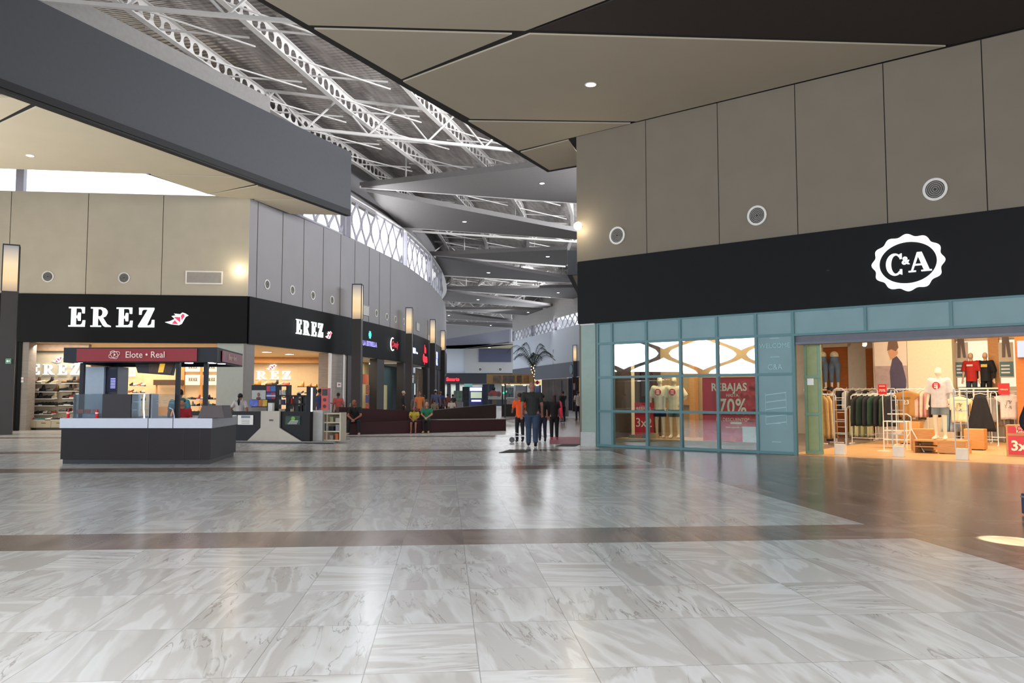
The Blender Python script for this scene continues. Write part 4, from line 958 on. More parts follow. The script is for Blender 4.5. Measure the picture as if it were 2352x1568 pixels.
frame_shelf(2057, 1030, .62, zat(*lg(2057, 1030), 967), 'white open shelf frame with folded clothes in the doorway', 3)
e = thing('shoe', 'white sneaker on the white shelf frame in the doorway', 'shoe', CAF, (*lg(2060, 1030), .4)); MB().box(-.12, .12, .1, .2, .0, .03).build('sole', M_PAPER, e)
MB().prism([(-.12, .03), (.12, .03), (.12, .1), (.05, .13), (-.02, .07), (-.11, .06)], .1, .2).build('upper', M_PAPER, e, bevel=.01)
x, y = lg(2095, 1037); e = thing('a_frame_stand', 'white tubular stand with splayed legs behind the middle gate', 'stand', CAF, (x, y, 0))
for sx in (-1, 1): MB().tube([(sx * .3, 0, 0), (0, 0, zat(x, y, 985)), (0, 0, zat(x, y, 958))], .014, 6).build('leg', M_WMET, e)
MB().tube([(0, 0, zat(x, y, 958)), (-.1, 0, zat(x, y, 951)), (-.6, 0, zat(x, y, 951))], .014, 6).build('arm', M_WMET, e)
# rails with garments
def rack(px, py, L, pyt, lab, items, rot=0.0, grp=None, hgt=.75, wdt=.5, face=True, rail_obj=True):
    x, y = lg(px, py); y += .2; h = zat(x, y, pyt)
    if rail_obj: rail(CAF, x, y, L, h, rot, lab)
    n = len(items)
    for k, (kind, col, desc) in enumerate(items):
        off = (-.5 + (k + .5) / n) * (L - .16); xx = x + off * cos(rot); yy = y + off * sin(rot)
        hang(kind, col, CAF, xx, yy, h - .05, wdt * (.9 if kind == 'tee' else 1), hgt * (1.35 if kind == 'dress' else 1), rot + (radians(66) if face else 0) + random.uniform(-.12, .12), desc, grp)
JK = ['#1d1e1c', '#16271c', '#1a1b1f', '#1c3324', '#15171a', '#22321f', '#18191b']
rack(2004, 1020, 1.35, 905, 'white clothes rail of dark jackets with the small red sign', [('jacket', c, ['black', 'dark green', 'charcoal', 'green', 'black', 'olive green', 'black'][k] + ' jacket on the middle rail, ' + ['first', 'second', 'third', 'fourth', 'fifth', 'sixth', 'seventh'][k] + ' from the left') for k, c in enumerate(JK)], grp='dark jackets on the middle rail', hgt=.95, wdt=.52)
rack(1965, 1006, 1.5, 893, 'white clothes rail at the back left inside the shop', [('shirt', c, d + ' shirt on the back left rail') for c, d in (('#26262a', 'nearly black'), ('#b8b4a8', 'pale grey'), ('#2e2a28', 'dark brown'), ('#6d6a63', 'grey printed'), ('#1e2023', 'black'), ('#8c8577', 'taupe'))], grp='shirts on the back left rail', hgt=.7, wdt=.45)
rack(1975, 1010, .95, 933, 'low white clothes rail with pale green trousers', [('pants', c, d + ' trousers on the low rail') for c, d in (('#a8a878', 'pale green'), ('#b3ae86', 'sand green'), ('#97996c', 'sage'), ('#aba57e', 'khaki green'))], grp='trousers on the low rail', hgt=1.0, wdt=.6)
rack(1899, 1018, .9, 905, 'slanted clothes rail at the door leaf with beige coats', [('jacket', c, d + ' long coat next to the green door leaf') for c, d in (('#b08d55', 'camel'), ('#c4a670', 'beige'), ('#8e6a3c', 'brown'))], rot=radians(75), grp='long coats beside the door leaf', hgt=1.35, wdt=.5)
MX = ['#8f8a80', '#2a2a2e', '#b5a68c', '#5f6a70', '#c9bda6', '#3c3a38', '#a08a6c', '#74787a', '#d0c4b0', '#4a4440']
rack(2062, 1009, 1.9, 903, 'long back rail behind the white shelf frame', [('shirt', c, 'plain shirt on the long back rail, ' + ORD[k] + ' from the left') for k, c in enumerate(MX)], grp='shirts on the long back rail', hgt=.85, wdt=.45)
rack(2262, 1010, 1.8, 905, 'back rail under the long cream shelf', [('shirt', c, 'plain top on the rail under the cream shelf, ' + ORD[k] + ' from the left') for k, c in enumerate(MX[::-1])], grp='tops under the cream shelf', hgt=.8, wdt=.45)
def num_print(e, w, h):
    text('print_lettering', 'CHICAGO', .06, 0, -.065, -h * .28, M_BLACKM, e, ext=.003); text('print_lettering', '23', .2, 0, -.065, -h * .45, M_PAPER, e, ext=.003)
def sketch_print(e, w, h):
    mb = MB(); rnd = random.Random(5)
    for k in range(8): a = rnd.uniform(0, pi); x_, z_ = rnd.uniform(-.08, .08), -h * .42 + rnd.uniform(-.12, .12); mb.tube([(x_ - .06 * cos(a), -.07, z_ - .06 * sin(a)), (x_ + .06 * cos(a), -.07, z_ + .06 * sin(a))], .008, 4)
    mb.build('sketch_print', mat('print_grey', '#6b625c', .8), e)
x, y = lg(2088, 1017); h = zat(x, y, 893); rail(CAF, x + .35, y + .3, 1.6, h, radians(8), 'white rail holding the tan sports shirt and pink shirts')
hang('tee', '#a4763c', CAF, x - .05, y + .05, h - .05, .66, .86, 0.0, 'tan sports shirt with a number printed on its back, facing out', None, num_print)
for k, (c, d) in enumerate((('#d8a890', 'salmon pink'), ('#d9b09a', 'pale pink'), ('#b97e72', 'dusty pink'), ('#1f1f22', 'black'), ('#27221f', 'dark brown'))):
    hang('shirt', c, CAF, x + .30 + k * .14, y + .3, h - .05, .45, .85, radians(60), d + ' shirt hanging right of the tan sports shirt', 'shirts right of the tan sports shirt')
for k, (c, d) in enumerate((('#9aa39b', 'grey green'), ('#6f8490', 'blue grey'), ('#87929a', 'pale blue'))):
    hang('dress', c, CAF, x + 1.12 + k * .13, y - .1, h - .10, .35, 1.25, radians(60), d + ' long garment hanging left of the front mannequin', 'long garments left of the front mannequin')
x, y = lg(2210, 1022); h = zat(x, y, 908); rail(CAF, x + .25, y + .15, 1.4, h + .12, radians(5), 'white rail with the cream tee and the black dress')
hang('tee', '#d9c69c', CAF, x - .05, y, h - .02, .62, .80, 0.0, 'cream tee with a sketch print hanging face out right of the front mannequin', None, sketch_print)
hang('dress', '#17171a', CAF, x + .52, y + .1, h + .02, .62, 1.12, radians(15), 'long black flared dress hanging right of the cream tee')
rack(2278, 1016, 1.3, 915, 'white rail of beige and cream tops', [('shirt', c, d + ' top on the beige rail') for c, d in (('#c9a873', 'tan'), ('#d8bd8b', 'cream'), ('#bb9a66', 'sand'), ('#cdb07c', 'beige'), ('#b9a58a', 'stone'), ('#a59886', 'grey beige'))], grp='beige tops on the right rail', hgt=.85, wdt=.5)
x, y = lg(2322, 1019); h = zat(x, y, 903); rail(CAF, x + .1, y + .2, 1.3, h + .06, 0.0, 'white rail with the white tee above the red 3x2 stand')
hang('tee', '#cbbcb0', CAF, x - .02, y, h, .66, .82, 0.0, 'white tee with a sketch print hanging above the red 3x2 stand', None, sketch_print)
hang('tee', '#9c9184', CAF, x - .55, y + .3, h - .12, .6, .80, radians(20), 'grey tee hanging left of the white tee above the red stand')
# white ladder displays
for px, py, lab in ((1930, 1015, 'left, behind the first gate'), (2050, 1012, 'right, beside the jacket rail')):
    x, y = lg(px, py); h = zat(x, y, 892); e = thing('ladder_display', 'white ladder shaped display stand with a rounded top, ' + lab, 'stand', CAF, (x, y, 0), 'white ladder stands')
    MB().tube([(-.2, 0, 0), (-.2, 0, h - .1), (-.1, 0, h), (.1, 0, h), (.2, 0, h - .1), (.2, 0, 0)], .014, 6).build('hoop', M_WMET, e)
    for k in range(6): MB().box(-.2, .2, -.01, .01, .25 + k * .24, .27 + k * .24).build('rung', M_WMET, e)
# red signs
x, y = lg(2031, 1036); h = zat(x, y, 905); e = thing('sale_sign_stand', 'small red 70% sign on a thin white pole beside the jacket rail', 'sign', CAF, (x, y, 0))
MB().tube([(0, 0, .02), (0, 0, h)], .012, 6).build('pole', M_WMET, e); MB().box(-.15, .15, -.12, .12, 0, .02).build('base', M_WMET, e); MB().box(-.11, .11, -.012, .012, h, zat(x, y, 882)).build('board', mat('bright_red', '#c81e1a', .5, var=0), e)
text('lettering', '70%', .1, 0, -.02, h + .1, M_CREAM, e); text('lettering', 'REBAJAS', .04, 0, -.02, h + .22, M_CREAM, e)
x, y = lg(2311, 1019); z0 = zat(x, y, 905); tag(MB().box(-.16, .16, -.01, .01, 0, zat(x, y, 880) - z0).build('sale_sign', mat('bright_red', '#c81e1a')), 'dark red sale sign clipped to the rail behind the white tee', 'sign').matrix_world = CAF.m @ Matrix.Translation((x, y, z0))
text('lettering', 'REBAJAS', .06, 0, -.02, .15, M_CREAM, bpy.data.objects['sale_sign'])
x, y = lg(2312, 1048); e = thing('floor_sign', 'red 3x2 floor sign in a wooden frame at the right edge', 'sign', CAF, (x, y, 0)); h = zat(x, y, 975); w = 1.1
MB().box(0, w, 0, .35, 0, h).build('wood_frame', M_WOOD, e, bevel=.01); hm = zat(x, y, 997)
MB().box(.05, w - .05, -.012, 0, .05, hm - .03).box(.05, w - .05, -.012, 0, hm + .03, h - .03).build('red_panel', mat('coral_red', '#c8363a', .5, var=.03), e)
text('lettering', '3x2', .34, .36, -.03, hm * .48, M_CREAM, e, bold=.01); text('lettering', 'Toda la', .10, .36, -.03, hm + (h - hm) * .66, M_CREAM, e); text('lettering', 'Rebaja', .10, .36, -.03, hm + (h - hm) * .3, M_CREAM, e)
# wall poster of a figure in a navy top
xa, xb = plane_x(2009, 10.5), plane_x(2084, 10.5); z0 = 1.1; e = thing('wall_poster', 'tall wall poster showing a person in a navy top looking down', 'poster', CAF, ((xa + xb) / 2, 10.5, z0)); w = xb - xa; h = CZ - .02 - z0
MB().box(-w / 2, w / 2, 0, .05, 0, h).build('sheet', mat('poster_grey', '#cdbfae', .7, var=.03), e); MB().box(-w / 2, w / 2, -.005, 0, 0, h * .42).build('lower_band', mat('poster_mauve', '#a08c86', .7, var=.15, scale=5), e)
fx = .15 * w
MB().prism([(fx - .32, 0), (fx - .36, .5), (fx - .18, .75), (fx - .20, 1.3), (fx - .1, 1.75), (fx + .05, 1.85), (fx + .22, 1.6), (fx + .34, 1.0), (fx + .3, .2), (fx + .3, 0)], -.012, -.005).build('navy_figure', mat('poster_navy', '#4a4355', .7, var=.1), e)
MB().prism([(fx - .16, 1.72), (fx - .02, 1.80), (fx + .1, 1.95), (fx + .06, 2.15), (fx - .14, 2.2), (fx - .24, 2.0)], -.014, -.012).build('face', mat('poster_skin', '#b98a68', .7), e)
MB().prism([(fx - .26, 2.05), (fx - .12, 2.1), (fx + .02, 2.02), (fx + .12, 2.15), (fx + .08, 2.4), (fx - .06, 2.47), (fx - .22, 2.36)], -.016, -.014).build('hair', mat('poster_hair', '#6a5242', .7), e)
# shelf with mannequins in front of the lit niches
xs0, xs1 = plane_x(2200, 10.6), plane_x(2302, 10.6); zsh = CAF.z(2250, 890, 10.6)
e = thing('wall_shelf', 'long cream shelf below the lit niches carrying two mannequins', 'shelf', CAF, (xs0, 10.6, 0)); L_ = xs1 - xs0
MB().box(0, L_, 0, .7, zsh - .05, zsh).build('top', M_CREAM, e); MB().box(0, L_, .6, .68, 0, zsh - .05).build('lower_board', M_CWALL, e)
for k in range(4): MB().box(k * (L_ - .05) / 3, k * (L_ - .05) / 3 + .05, .02, .65, 0, zsh - .05).build('upright', M_CWALL, e)
for k in range(14): hang('tee', ['#1c1a18', '#26221e', '#3a2e24'][k % 3], CAF, xs0 + .25 + k * (L_ - .5) / 13, 10.9, zsh - .2, .45, .75, radians(70), 'dark top hanging below the long cream shelf, ' + ORD[k] + ' from the left', 'dark tops below the long cream shelf')
for px, c, pc, lab in ((2231, '#b02820', '#33383c', 'mannequin in a red tee on the shelf before the lit niche'), (2264, '#18181b', '#141416', 'mannequin in a black sweatshirt on the shelf before the lit niche')):
    def grap(e, k, J, B, c=c):
        q = B['che'] + Vector((0, .15, .02)); MB().box(q.x - .1, q.x + .1, q.y, q.y + .01, q.z - (.02 if c == '#b02820' else .06), q.z + .04).build('chest_print', mat('print_multi' if c != '#b02820' else 'print_white', '#c9b04a' if c != '#b02820' else '#d8ccc0', .7, var=.4 if c != '#b02820' else 0, scale=30), e)
    person(lab, plane_x(px, 11.6), 11.6, 1.86, pi - .15, 'stand', c, pc, '#cda988', None, name='mannequin', cat='mannequin', sleeve='long' if c == '#18181b' else 'short', frame=CAF, z=zsh - .62, bald=True, loose=1.2, extra=grap, group='mannequins on the long cream shelf')
for px in (2209, 2312):
    xx = plane_x(px, 11.7); z0, z1 = CAF.z(px, 867, 11.7), CAF.z(px, 786, 11.7); e = thing('hanging_banner', 'tall pale hanging banner with a jeans picture, ' + ('left of the red mannequin' if px == 2209 else 'by the right lit niche'), 'banner', CAF, (xx, 11.7, z0), 'jeans banners')
    MB().box(-.22, .22, 0, .02, 0, z1 - z0).build('sheet', mat('banner_pale', '#c6b7a2', .7), e); MB().box(-.2, .2, -.01, 0, .05, .55).build('lower_print', mat('banner_teal', '#5d7a7c', .7), e)
    MB().prism([(-.12, .7), (-.02, .7), (0, 1.2), (.06, .7), (.15, .7), (.1, 1.45), (-.1, 1.45)], -.01, 0).build('jeans_print', mat('banner_jeans', '#6d625c', .7), e)
    for j in range(3): MB().box(-.16, .1, -.014, -.01, .15 + j * .12, .2 + j * .12).build('text_line', M_PAPER, e)
# jeans leg forms on the orange wall
for px, lab in ((1917, 'blue jeans leg form on a cream shelf before the orange wall, right one'), (1889, 'blue jeans leg form half hidden behind the green door leaf')):
    xx = plane_x(px, 12.3); zb_ = CAF.z(px, 893, 12.3); zt__ = CAF.z(px, 816, 12.3); H = zt__ - zb_; e = thing('leg_form', lab, 'mannequin', CAF, (xx, 12.3, zb_), 'jeans leg forms')
    n_ = [((0, 0, H * .93), .17), ((0, 0, H * .82), .19), ((-.11, 0, H * .7), .13), ((-.12, -.02, H * .42), .09), ((-.12, 0, H * .24), .08), ((.11, 0, H * .7), .13), ((.12, -.02, H * .42), .09), ((.12, 0, H * .24), .08)]
    skin_obj('jeans', [(Vector(p), r) for p, r in n_], [(0, 1), (1, 2), (2, 3), (3, 4), (1, 5), (5, 6), (6, 7)], mat('denim', '#6b7f92', .8, var=.2, scale=4), e)
    skin_obj('form', [(Vector(p), r) for p, r in [((0, 0, H * .9), .15), ((0, 0, H * 1.0), .17)]], [(0, 1)], cmat('#e8dcc0'), e)
    for sx in (-1, 1): skin_obj('foot', [(Vector((sx * .12, 0, H * .26)), .055), (Vector((sx * .12, 0, .06)), .045), (Vector((sx * .12, -.14, .03)), .035)], [(0, 1), (1, 2)], cmat('#e8dcc0'), e)
e = tag(MB().box(plane_x(1850, 12.3), plane_x(1950, 12.3), 12.0, 12.8, CAF.z(1917, 893, 12.3) - .06, CAF.z(1917, 893, 12.3)).build('wall_shelf', M_CREAM, None, CAF), 'cream shelf under the jeans leg forms at the orange wall', 'shelf')
# ceiling spots
for i, (px, py, lit) in enumerate(((1891, 784, 1), (1919, 784, 0), (1947, 778, 1), (1986, 792, 1), (2030, 781, 1), (2136, 774, 0), (2249, 771, 0), (2268, 770, 1), (2341, 766, 0))):
    d_ = (3.5, 4.5, 3.0, 5.5, 3.4, 2.2, 3.2, 3.0, 2.0)[i]; x = CAF.at(px, py, d_)[0]; z = CAF.z(px, py, d_)
    e = thing('spotlight', ('lit violet-white ceiling spotlight' if lit else 'white cylinder ceiling spotlight') + ' in the clothes shop, ' + ['nearest the door leaf', 'second from the door leaf', 'third from the door leaf', 'fourth from the door leaf', 'before the tall figure poster', 'before the cream brick wall', 'before the left lit niche', 'just right of the niche banner', 'at the right edge'][i], 'light', CAF, (x, d_, min(z, CZ - .1)), 'ceiling spotlights in the clothes shop')
    MB().lathe([(.07, .0), (.07, .16)], n=14).build('housing', M_WMET, e); MB().tube([(0, 0, .16), (0, 0, CZ - min(z, CZ - .1))], .012, 5).build('stem', M_WMET, e)
    MB().ball((0, -.02, -.01), .06, .06, .04, 10, 6).build('lens', glow('spot_glow', '#efe4ff', 12) if lit else glow('spot_dim', '#fff0c8', 2.5), e)
x0_, z0_ = CAF.at(2336, 820, 8.8); z1_ = CAF.z(2336, 782, 8.8)
e = thing('department_sign', 'white lit department sign on the orange wall, cut by the right edge', 'sign', CAF, (x0_, 8.98, 0)); 
MB().box(0, 1.7, -.1, 0, z0_, z1_).build('box', glow('white_box_glow', '#dfe2f2', 1.0), e); text('lettering', 'CABALLEROS', .19, .85, -.12, (z0_ + z1_) / 2, M_BLACKM, e)
x, y = lg(1911, 1012); person('person in a dark hat, pale top and black trousers beside the beige coats', x, y, zat(x, y, 888), pi * .6, 'stand', '#c2b090', '#15151a', '#9a6e50', '#15120f', frame=CAF, extra=cap_extra('#1a1716'), sleeve='short')
# exit-level extras: vents at left shop, etc. follow
# ================================================================== shoe shop (left)
SZ = zb
M_STONE = mat('beige_stone', '#8d8278', .6, var=.12, scale=2, stretch=(.4, 1, 6)); M_SWALL = mat('shoe_shop_wall', '#d6bf9c', .8, var=.03); M_SHELFW = mat('shelf_white', '#d8d2c6', .5, var=.02); M_TAN = mat('tan_cabinet', '#b5a78b', .6, var=.04)
M_PALEP = mat('pale_grey_green', '#a4a59b', .6, var=.03); M_GREYP = mat('warm_grey_pillar', '#75706c', .6, var=.05)
xe = lambda px, d=0.0, py=880: EFF.at(px, py, d)[0]
ESF = frame_between(C1, (-9.6, 48.0)); es = lambda px, d=0.0, py=880: ESF.at(px, py, d)[0]
struct('floor_shoe_shop', MB().slab([tuple(EFF.w(-14, .02)[:2]), tuple(C1[:2]), (-9.6, 48), (-9.6, 56), (-30, 56)], -.01, .012), mat('shoe_shop_floor', '#b3a48e', .25, var=.04))
struct('ceiling_shoe_shop', MB().slab([tuple(EFF.w(-14, .3)[:2]), tuple((C1 + Vector((-.3, .4, 0)))[:2]), (-9.9, 48), (-9.9, 56), (-30, 56)], SZ + .02, SZ + .15), M_SWALL)
struct('wall_shoe_shop_back', MB().box(-20, 12, 14, 14.2, 0, SZ), M_SWALL, EFF)
struct('wall_shoe_shop_wood_band', MB().box(-4, 12, 13.2, 13.9, ESF.z(650, 832, 10) if False else EFF.z(650, 833, 13.2), EFF.z(650, 816, 13.2)), M_WOOD, EFF)
struct('wall_left_pillar', MB().box(-14, xe(38), -.02, .4, 0, zb).box(xe(38), xe(47), 0, .15, 0, zb), M_BLACK, EFF)
struct('wall_left_pillar', MB().box(xe(47), xe(62), .05, .8, 0, zb), M_STONE, EFF)
struct('wall_corner_pillar', MB().box(xe(497), EF_R - .12, .0, .6, 0, zb), M_PALEP, EFF)
struct('wall_corner_pillar', MB().box(-.05, es(583), -.0, .6, 0, zb), M_GREYP, ESF)
struct('wall_side_pillar', MB().box(es(761), es(797), .02, .8, 0, zb), M_STONE, ESF)
struct('trim_8', MB().box(es(787), es(790), -.03, .1, 0, zb).box(es(757), es(760), -.03, .1, 0, zb), M_WHITE, ESF)
struct('wall_display_shoe', MB().box(xe(60, 1.6), xe(205, 1.6), 1.6, 1.75, 0, zb), mat('shoe_display_wall', '#b6a890', .8, var=.03), EFF)
struct('wall_display_band', MB().box(xe(60, 1.5), xe(205, 1.5), 1.3, 1.6, EFF.z(100, 806, 1.5), zb), mat('brown_band', '#7b6450', .7, var=.1), EFF)
for px, y_, w_, p_ in ((-6.5, 4.5, 5, 300), (-2.2, 6.5, 4, 240)):
    lamp('shoe_shop_light', EFF.w(px + 8.5, y_, SZ - .05), EFF.w(px + 8.5, y_, 0), w_, 5, p_ * 1.4, (1, .80, .58))
lamp('shoe_shop_light', EFF.w(9.2, 10.5, SZ - .05), EFF.w(9.2, 10.5, 0), 4, 4, 380, (1, .80, .58))
lamp('shoe_display_light', EFF.w((xe(60) + xe(190)) / 2, .7, SZ - .1), EFF.w((xe(60) + xe(190)) / 2, 1.6, 1), 2.6, .4, 70, (1, .92, .8))
def logo(name, label, frame, x0, x1, z0, z1, d, bx=None, bw=.8, m=None, glowy=True, sxk=None):
    e = thing(name, label, 'sign', frame); h = z1 - z0; mb = MB()
    tot = (.86 + 1.06 + .86 + .88 + .28 * 3); serif(mb, 'EREZ', x0, z0, h, d - .07, d - .02, .28 if not sxk else sxk, (x1 - x0) / (tot * h) if not sxk else 1)
    mb.build('serif_letters', m or M_SIGNW, e)
    if bx is not None: bird(None, bx[0], bx[1], bw, d - .05, e)
    return e
x0, z0 = EFF.at(158, 750, -.1); x1, z1 = EFF.at(357, 707, -.1)
bx = EFF.at(379, 747, -.1); logo('shop_sign', 'white lit serif shop name with red bird on the front black band, left corner shop', EFF, x0, x1, z0, z1, -.1, bx, EFF.at(433, 747, -.1)[0] - bx[0])
x0, z0 = ESF.at(678, 766, -.12); x1 = ESF.at(740, 766, -.12)[0]; z1 = ESF.z(678, 732, -.12)
bx = ESF.at(746, 777, -.12); logo('shop_sign', 'white lit serif shop name with red bird on the side black band, around the corner', ESF, x0, x1, z0, z1, -.12, bx, ESF.at(761, 777, -.12)[0] - bx[0])
x0, z0 = EFF.at(70, 860, 1.58); x1 = EFF.at(184, 860, 1.58)[0]; z1 = EFF.z(70, 836, 1.58)
bx = EFF.at(119, 833, 1.58); logo('wall_logo', 'bright white shop name and red bird above the shoe shelves at the left', EFF, x0, x1, z0, z1, 1.58, bx, EFF.at(147, 833, 1.58)[0] - bx[0], M_SIGNW)
x0, z0 = EFF.at(561, 871, 13.95); x1 = EFF.at(668, 871, 13.95)[0]; z1 = EFF.z(668, 852, 13.95)
bx = EFF.at(611, 850, 13.95); logo('wall_logo', 'white shop name and red bird on the cream back wall seen through the side opening', EFF, x0, x1, z0, z1, 13.95, bx, EFF.at(636, 850, 13.95)[0] - bx[0])
x0, z0 = EFF.at(280, 864, 6.9); x1 = EFF.at(311, 864, 6.9)[0]; z1 = EFF.z(300, 845, 6.9)
struct('wall_shoe_middle', MB().box(xe(262, 7), xe(330, 7), 7, 7.1, 0, SZ), M_SWALL, EFF)
logo('wall_logo', 'small white shop name behind the corn kiosk above pale shoe displays', EFF, x0, x1, z0, z1, 6.95)
# flood light and vents of the left wall
flood(EFF, 549, 615, 'bright round floodlight on the beige wall left of the shop corner', -.18, 25)
for px, py, t in ((110, 635, 'nearest the left lantern pillar'), (285, 638, 'between the left vent and the square grille')): round_vent(EFF, px, py, 'round air vent above the shoe shop band, ' + t, 'round vents above the shoe shop', .26)
x0, z0 = EFF.at(426, 652); x1, z1 = EFF.at(512, 623); e = thing('air_grille', 'white rectangular louvred grille on the beige wall beside the floodlight', 'air vent', EFF, (x0, 0, z0)); w = x1 - x0; h = z1 - z0
MB().box(0, w, -.04, 0, 0, .06).box(0, w, -.04, 0, h - .06, h).box(0, .06, -.04, 0, .06, h - .06).box(w - .06, w, -.04, 0, .06, h - .06).build('frame', M_SHELFW, e)
mb = MB()
for k in range(11): mb.box(.06, w - .06, -.03, -.005, .07 + k * (h - .13) / 11, .07 + (k + .55) * (h - .13) / 11)
mb.build('louvre_slats', mat('grille_slat', '#a09b94', .6), e)
def on_curve(px):
    r = ray(px, 800); k = r.x / r.y
    for i in range(len(curve) - 1):
        (xa, ya), (xb, yb) = curve[i], curve[i + 1]; a = xa - k * ya; b = xb - k * yb
        if a * b <= 0:
            t = a / (a - b); return Vector((xa + (xb - xa) * t, ya + (yb - ya) * t, 0)), Vector((xb - xa, yb - ya, 0)).normalized()
    return Vector((*curve[-3], 0)), Vector((0, 1, 0))
def curve_frame(px, off=0.0):
    p, t = on_curve(px); f = Frame((p.x, p.y), atan2(t.y, t.x)); return Frame(f.w(0, -off), f.a)
for i, (px, py) in enumerate(((613, 653), (671, 666), (718, 678), (762, 689), (864, 719), (888, 727), (908, 733), (927, 738))):
    fr = curve_frame(px); e = round_vent(fr, px, py, 'small round air vent on the grey curved wall, number %s from the shop corner' % ['one', 'two', 'three', 'four', 'five', 'six', 'seven', 'eight'][i], 'round vents on the curved wall', .24)
for i, (px, py) in enumerate(((838, 712), (959, 750), (984, 777))):
    fr = curve_frame(px); x, z = fr.at(px, py); e = thing('air_grille', 'thin rectangular air grille on the grey curved wall ' + ['right of the nearest lantern', 'right of the second lantern', 'between the third and fourth lanterns'][i], 'air vent', fr, (x, 0, z), 'grilles on the curved wall')
    MB().box(-.6, .6, -.04, 0, -.32, .32).build('frame', mat('grille_grey', '#8f8b88', .6), e); mb = MB()
    for k in range(7): mb.box(-.54, .54, -.05, -.04, -.28 + k * .08, -.25 + k * .08)
    mb.build('louvre_slats', M_SHELFW, e)
# lantern columns
def lantern_glow():
    m = bpy.data.materials.new('lantern_frosted_glow'); m.use_nodes = True; nt = m.node_tree; b = nt.nodes['Principled BSDF']; tc = nt.nodes.new('ShaderNodeTexCoord'); sp = nt.nodes.new('ShaderNodeSeparateXYZ'); nt.links.new(tc.outputs['Generated'], sp.inputs[0])
    r = nt.nodes.new('ShaderNodeValToRGB'); nt.links.new(sp.outputs[2], r.inputs[0]); e = r.color_ramp; e.elements[0].position = 0; e.elements[0].color = lin('#b39a80'); e.elements[1].position = 1; e.elements[1].color = lin('#8e8d92')
    for p, c in ((.25, '#ffd9a0'), (.6, '#ffe3b4'), (.85, '#c8b9a6')): q = e.elements.new(p); q.color = lin(c)
    nt.links.new(r.outputs[0], b.inputs['Emission Color']); b.inputs['Emission Strength'].default_value = .95; b.inputs['Base Color'].default_value = (.05, .05, .05, 1); return m
M_LANT = lantern_glow()
def lantern_post(x, y, w, zl0, zl1, label, group, rot=0.0, m=M_COLUMN):
    e = thing('lantern_column', label, 'lantern column', WORLD, (x, y, 0), group, rot); MB().box(-w / 2, w / 2, -w / 2, w / 2, 0, zl0).build('shaft', m, e)
    g = MB().box(-w * .48, w * .48, -w * .48, w * .48, zl0, zl1).build('frosted_lantern', M_LANT, e); fr = MB()
    for sx in (-1, 1):
        for sy in (-1, 1): fr.box(sx * w / 2 - .02, sx * w / 2 + .02, sy * w / 2 - .02, sy * w / 2 + .02, zl0, zl1)
    fr.box(-w / 2 - .02, w / 2 + .02, -w / 2 - .02, w / 2 + .02, zl1, zl1 + .05); fr.build('lantern_frame', M_BLACKM, e)
    return e
for i, (px, pb, D, w, pt) in enumerate(((821, 733, 46.7, .52, 655), (940, 766, 57, .44, 708), (994, 788, 67, .42, 735), (1017.5, 804, 76.8, .40, 760))):
    p = dp(px, pb, D); q = dp(px, pt, D); lantern_post(p.x, p.y, w, p.z, q.z, 'dark column with a warm lit lantern top, ' + ['nearest one on the curved wall', 'second along the curved wall', 'third along the curved wall', 'fourth and last along the curved wall'][i], 'lantern columns on the curved wall', m=M_COLUMN)
p = dp(20, 670, 33.0); q = dp(20, 566, 33.0); lantern_post(p.x + .05, 33.0, .56, p.z, q.z, 'wide dark column with a pale lit lantern at the left edge', None, rot=.5)
for i, (px, pb, D, pt) in enumerate(((1320, 829, 101, 793), (1274, 836, 110, 804))):
    p = dp(px, pb, D); q = dp(px, pt, D); lantern_post(p.x, p.y, .42, p.z, q.z, 'slim grey column with a pale lantern on the far right wall, ' + ['nearer', 'further'][i], 'lantern columns on the far right wall', m=mat('grey_column', '#55565f', .6))
x, z = EFF.at(18, 829, -.9); e = thing('exit_sign', 'small green arrow sign on the dark column at the left edge', 'sign', EFF, (x, -4.2, z)); 
p = dp(19, 829, 32.6); e.matrix_world = Matrix.Translation((p.x, p.y, p.z)); MB().box(-.11, .11, 0, .015, -.1, .1).build('plate', mat('sign_green', '#3f7a62', .5), e)
MB().prism([(-.08, 0), (-.02, .05), (-.02, .015), (.07, .015), (.07, -.015), (-.02, -.015), (-.02, -.05)], -.005, 0).build('arrow', M_PAPER, e)
# ---------------- shoes
def shoe_kit(kind, m, ms):
    e = bpy.data.objects.new('shoe', None); e.empty_display_size = .05; COL.objects.link(e)
    n = 9; mb = MB(); rows = []
    for i in range(n):
        u = i / (n - 1); x = -.14 + .28 * u; w = .034 + .016 * sin(pi * min(1, u * 1.15)) - (.022 if u > .95 else 0)
        h = {'sneaker': .10 - .05 * u ** .7, 'boot': (.20 if u < .35 else .085 - .03 * (u - .35)), 'heel': .085 - .05 * u}[kind]; zb_ = .03 if kind != 'heel' else .07 * (1 - u) ** 2 + .012
        rows.append([(x, -w, zb_), (x, -w * .95, zb_ + h * .55), (x, -w * .4, zb_ + h), (x, w * .4, zb_ + h), (x, w * .95, zb_ + h * .55), (x, w, zb_)])
    vs = [p for r in rows for p in r]; fs = []
    for i in range(n - 1):
        for k in range(6): a, b = i * 6 + k, i * 6 + (k + 1) % 6; fs.append((a, b, b + 6, a + 6))
    fs += [tuple(range(5, -1, -1)), tuple((n - 1) * 6 + k for k in range(6))]
    mb.add(vs, fs); u_ = mb.build('upper', m, e, smooth=True)
    so = MB()
    if kind == 'heel': so.box(-.14, -.11, -.015, .015, 0, .075).box(.0, .14, -.035, .035, 0, .014)
    else: so.slab([(-.15, -.035), (0, -.04), (.10, -.045), (.15, -.02), (.15, .02), (.10, .045), (0, .04), (-.15, .035)], 0, .03)
    so.build('sole', ms, e)
    return e
shoe_protos = {}
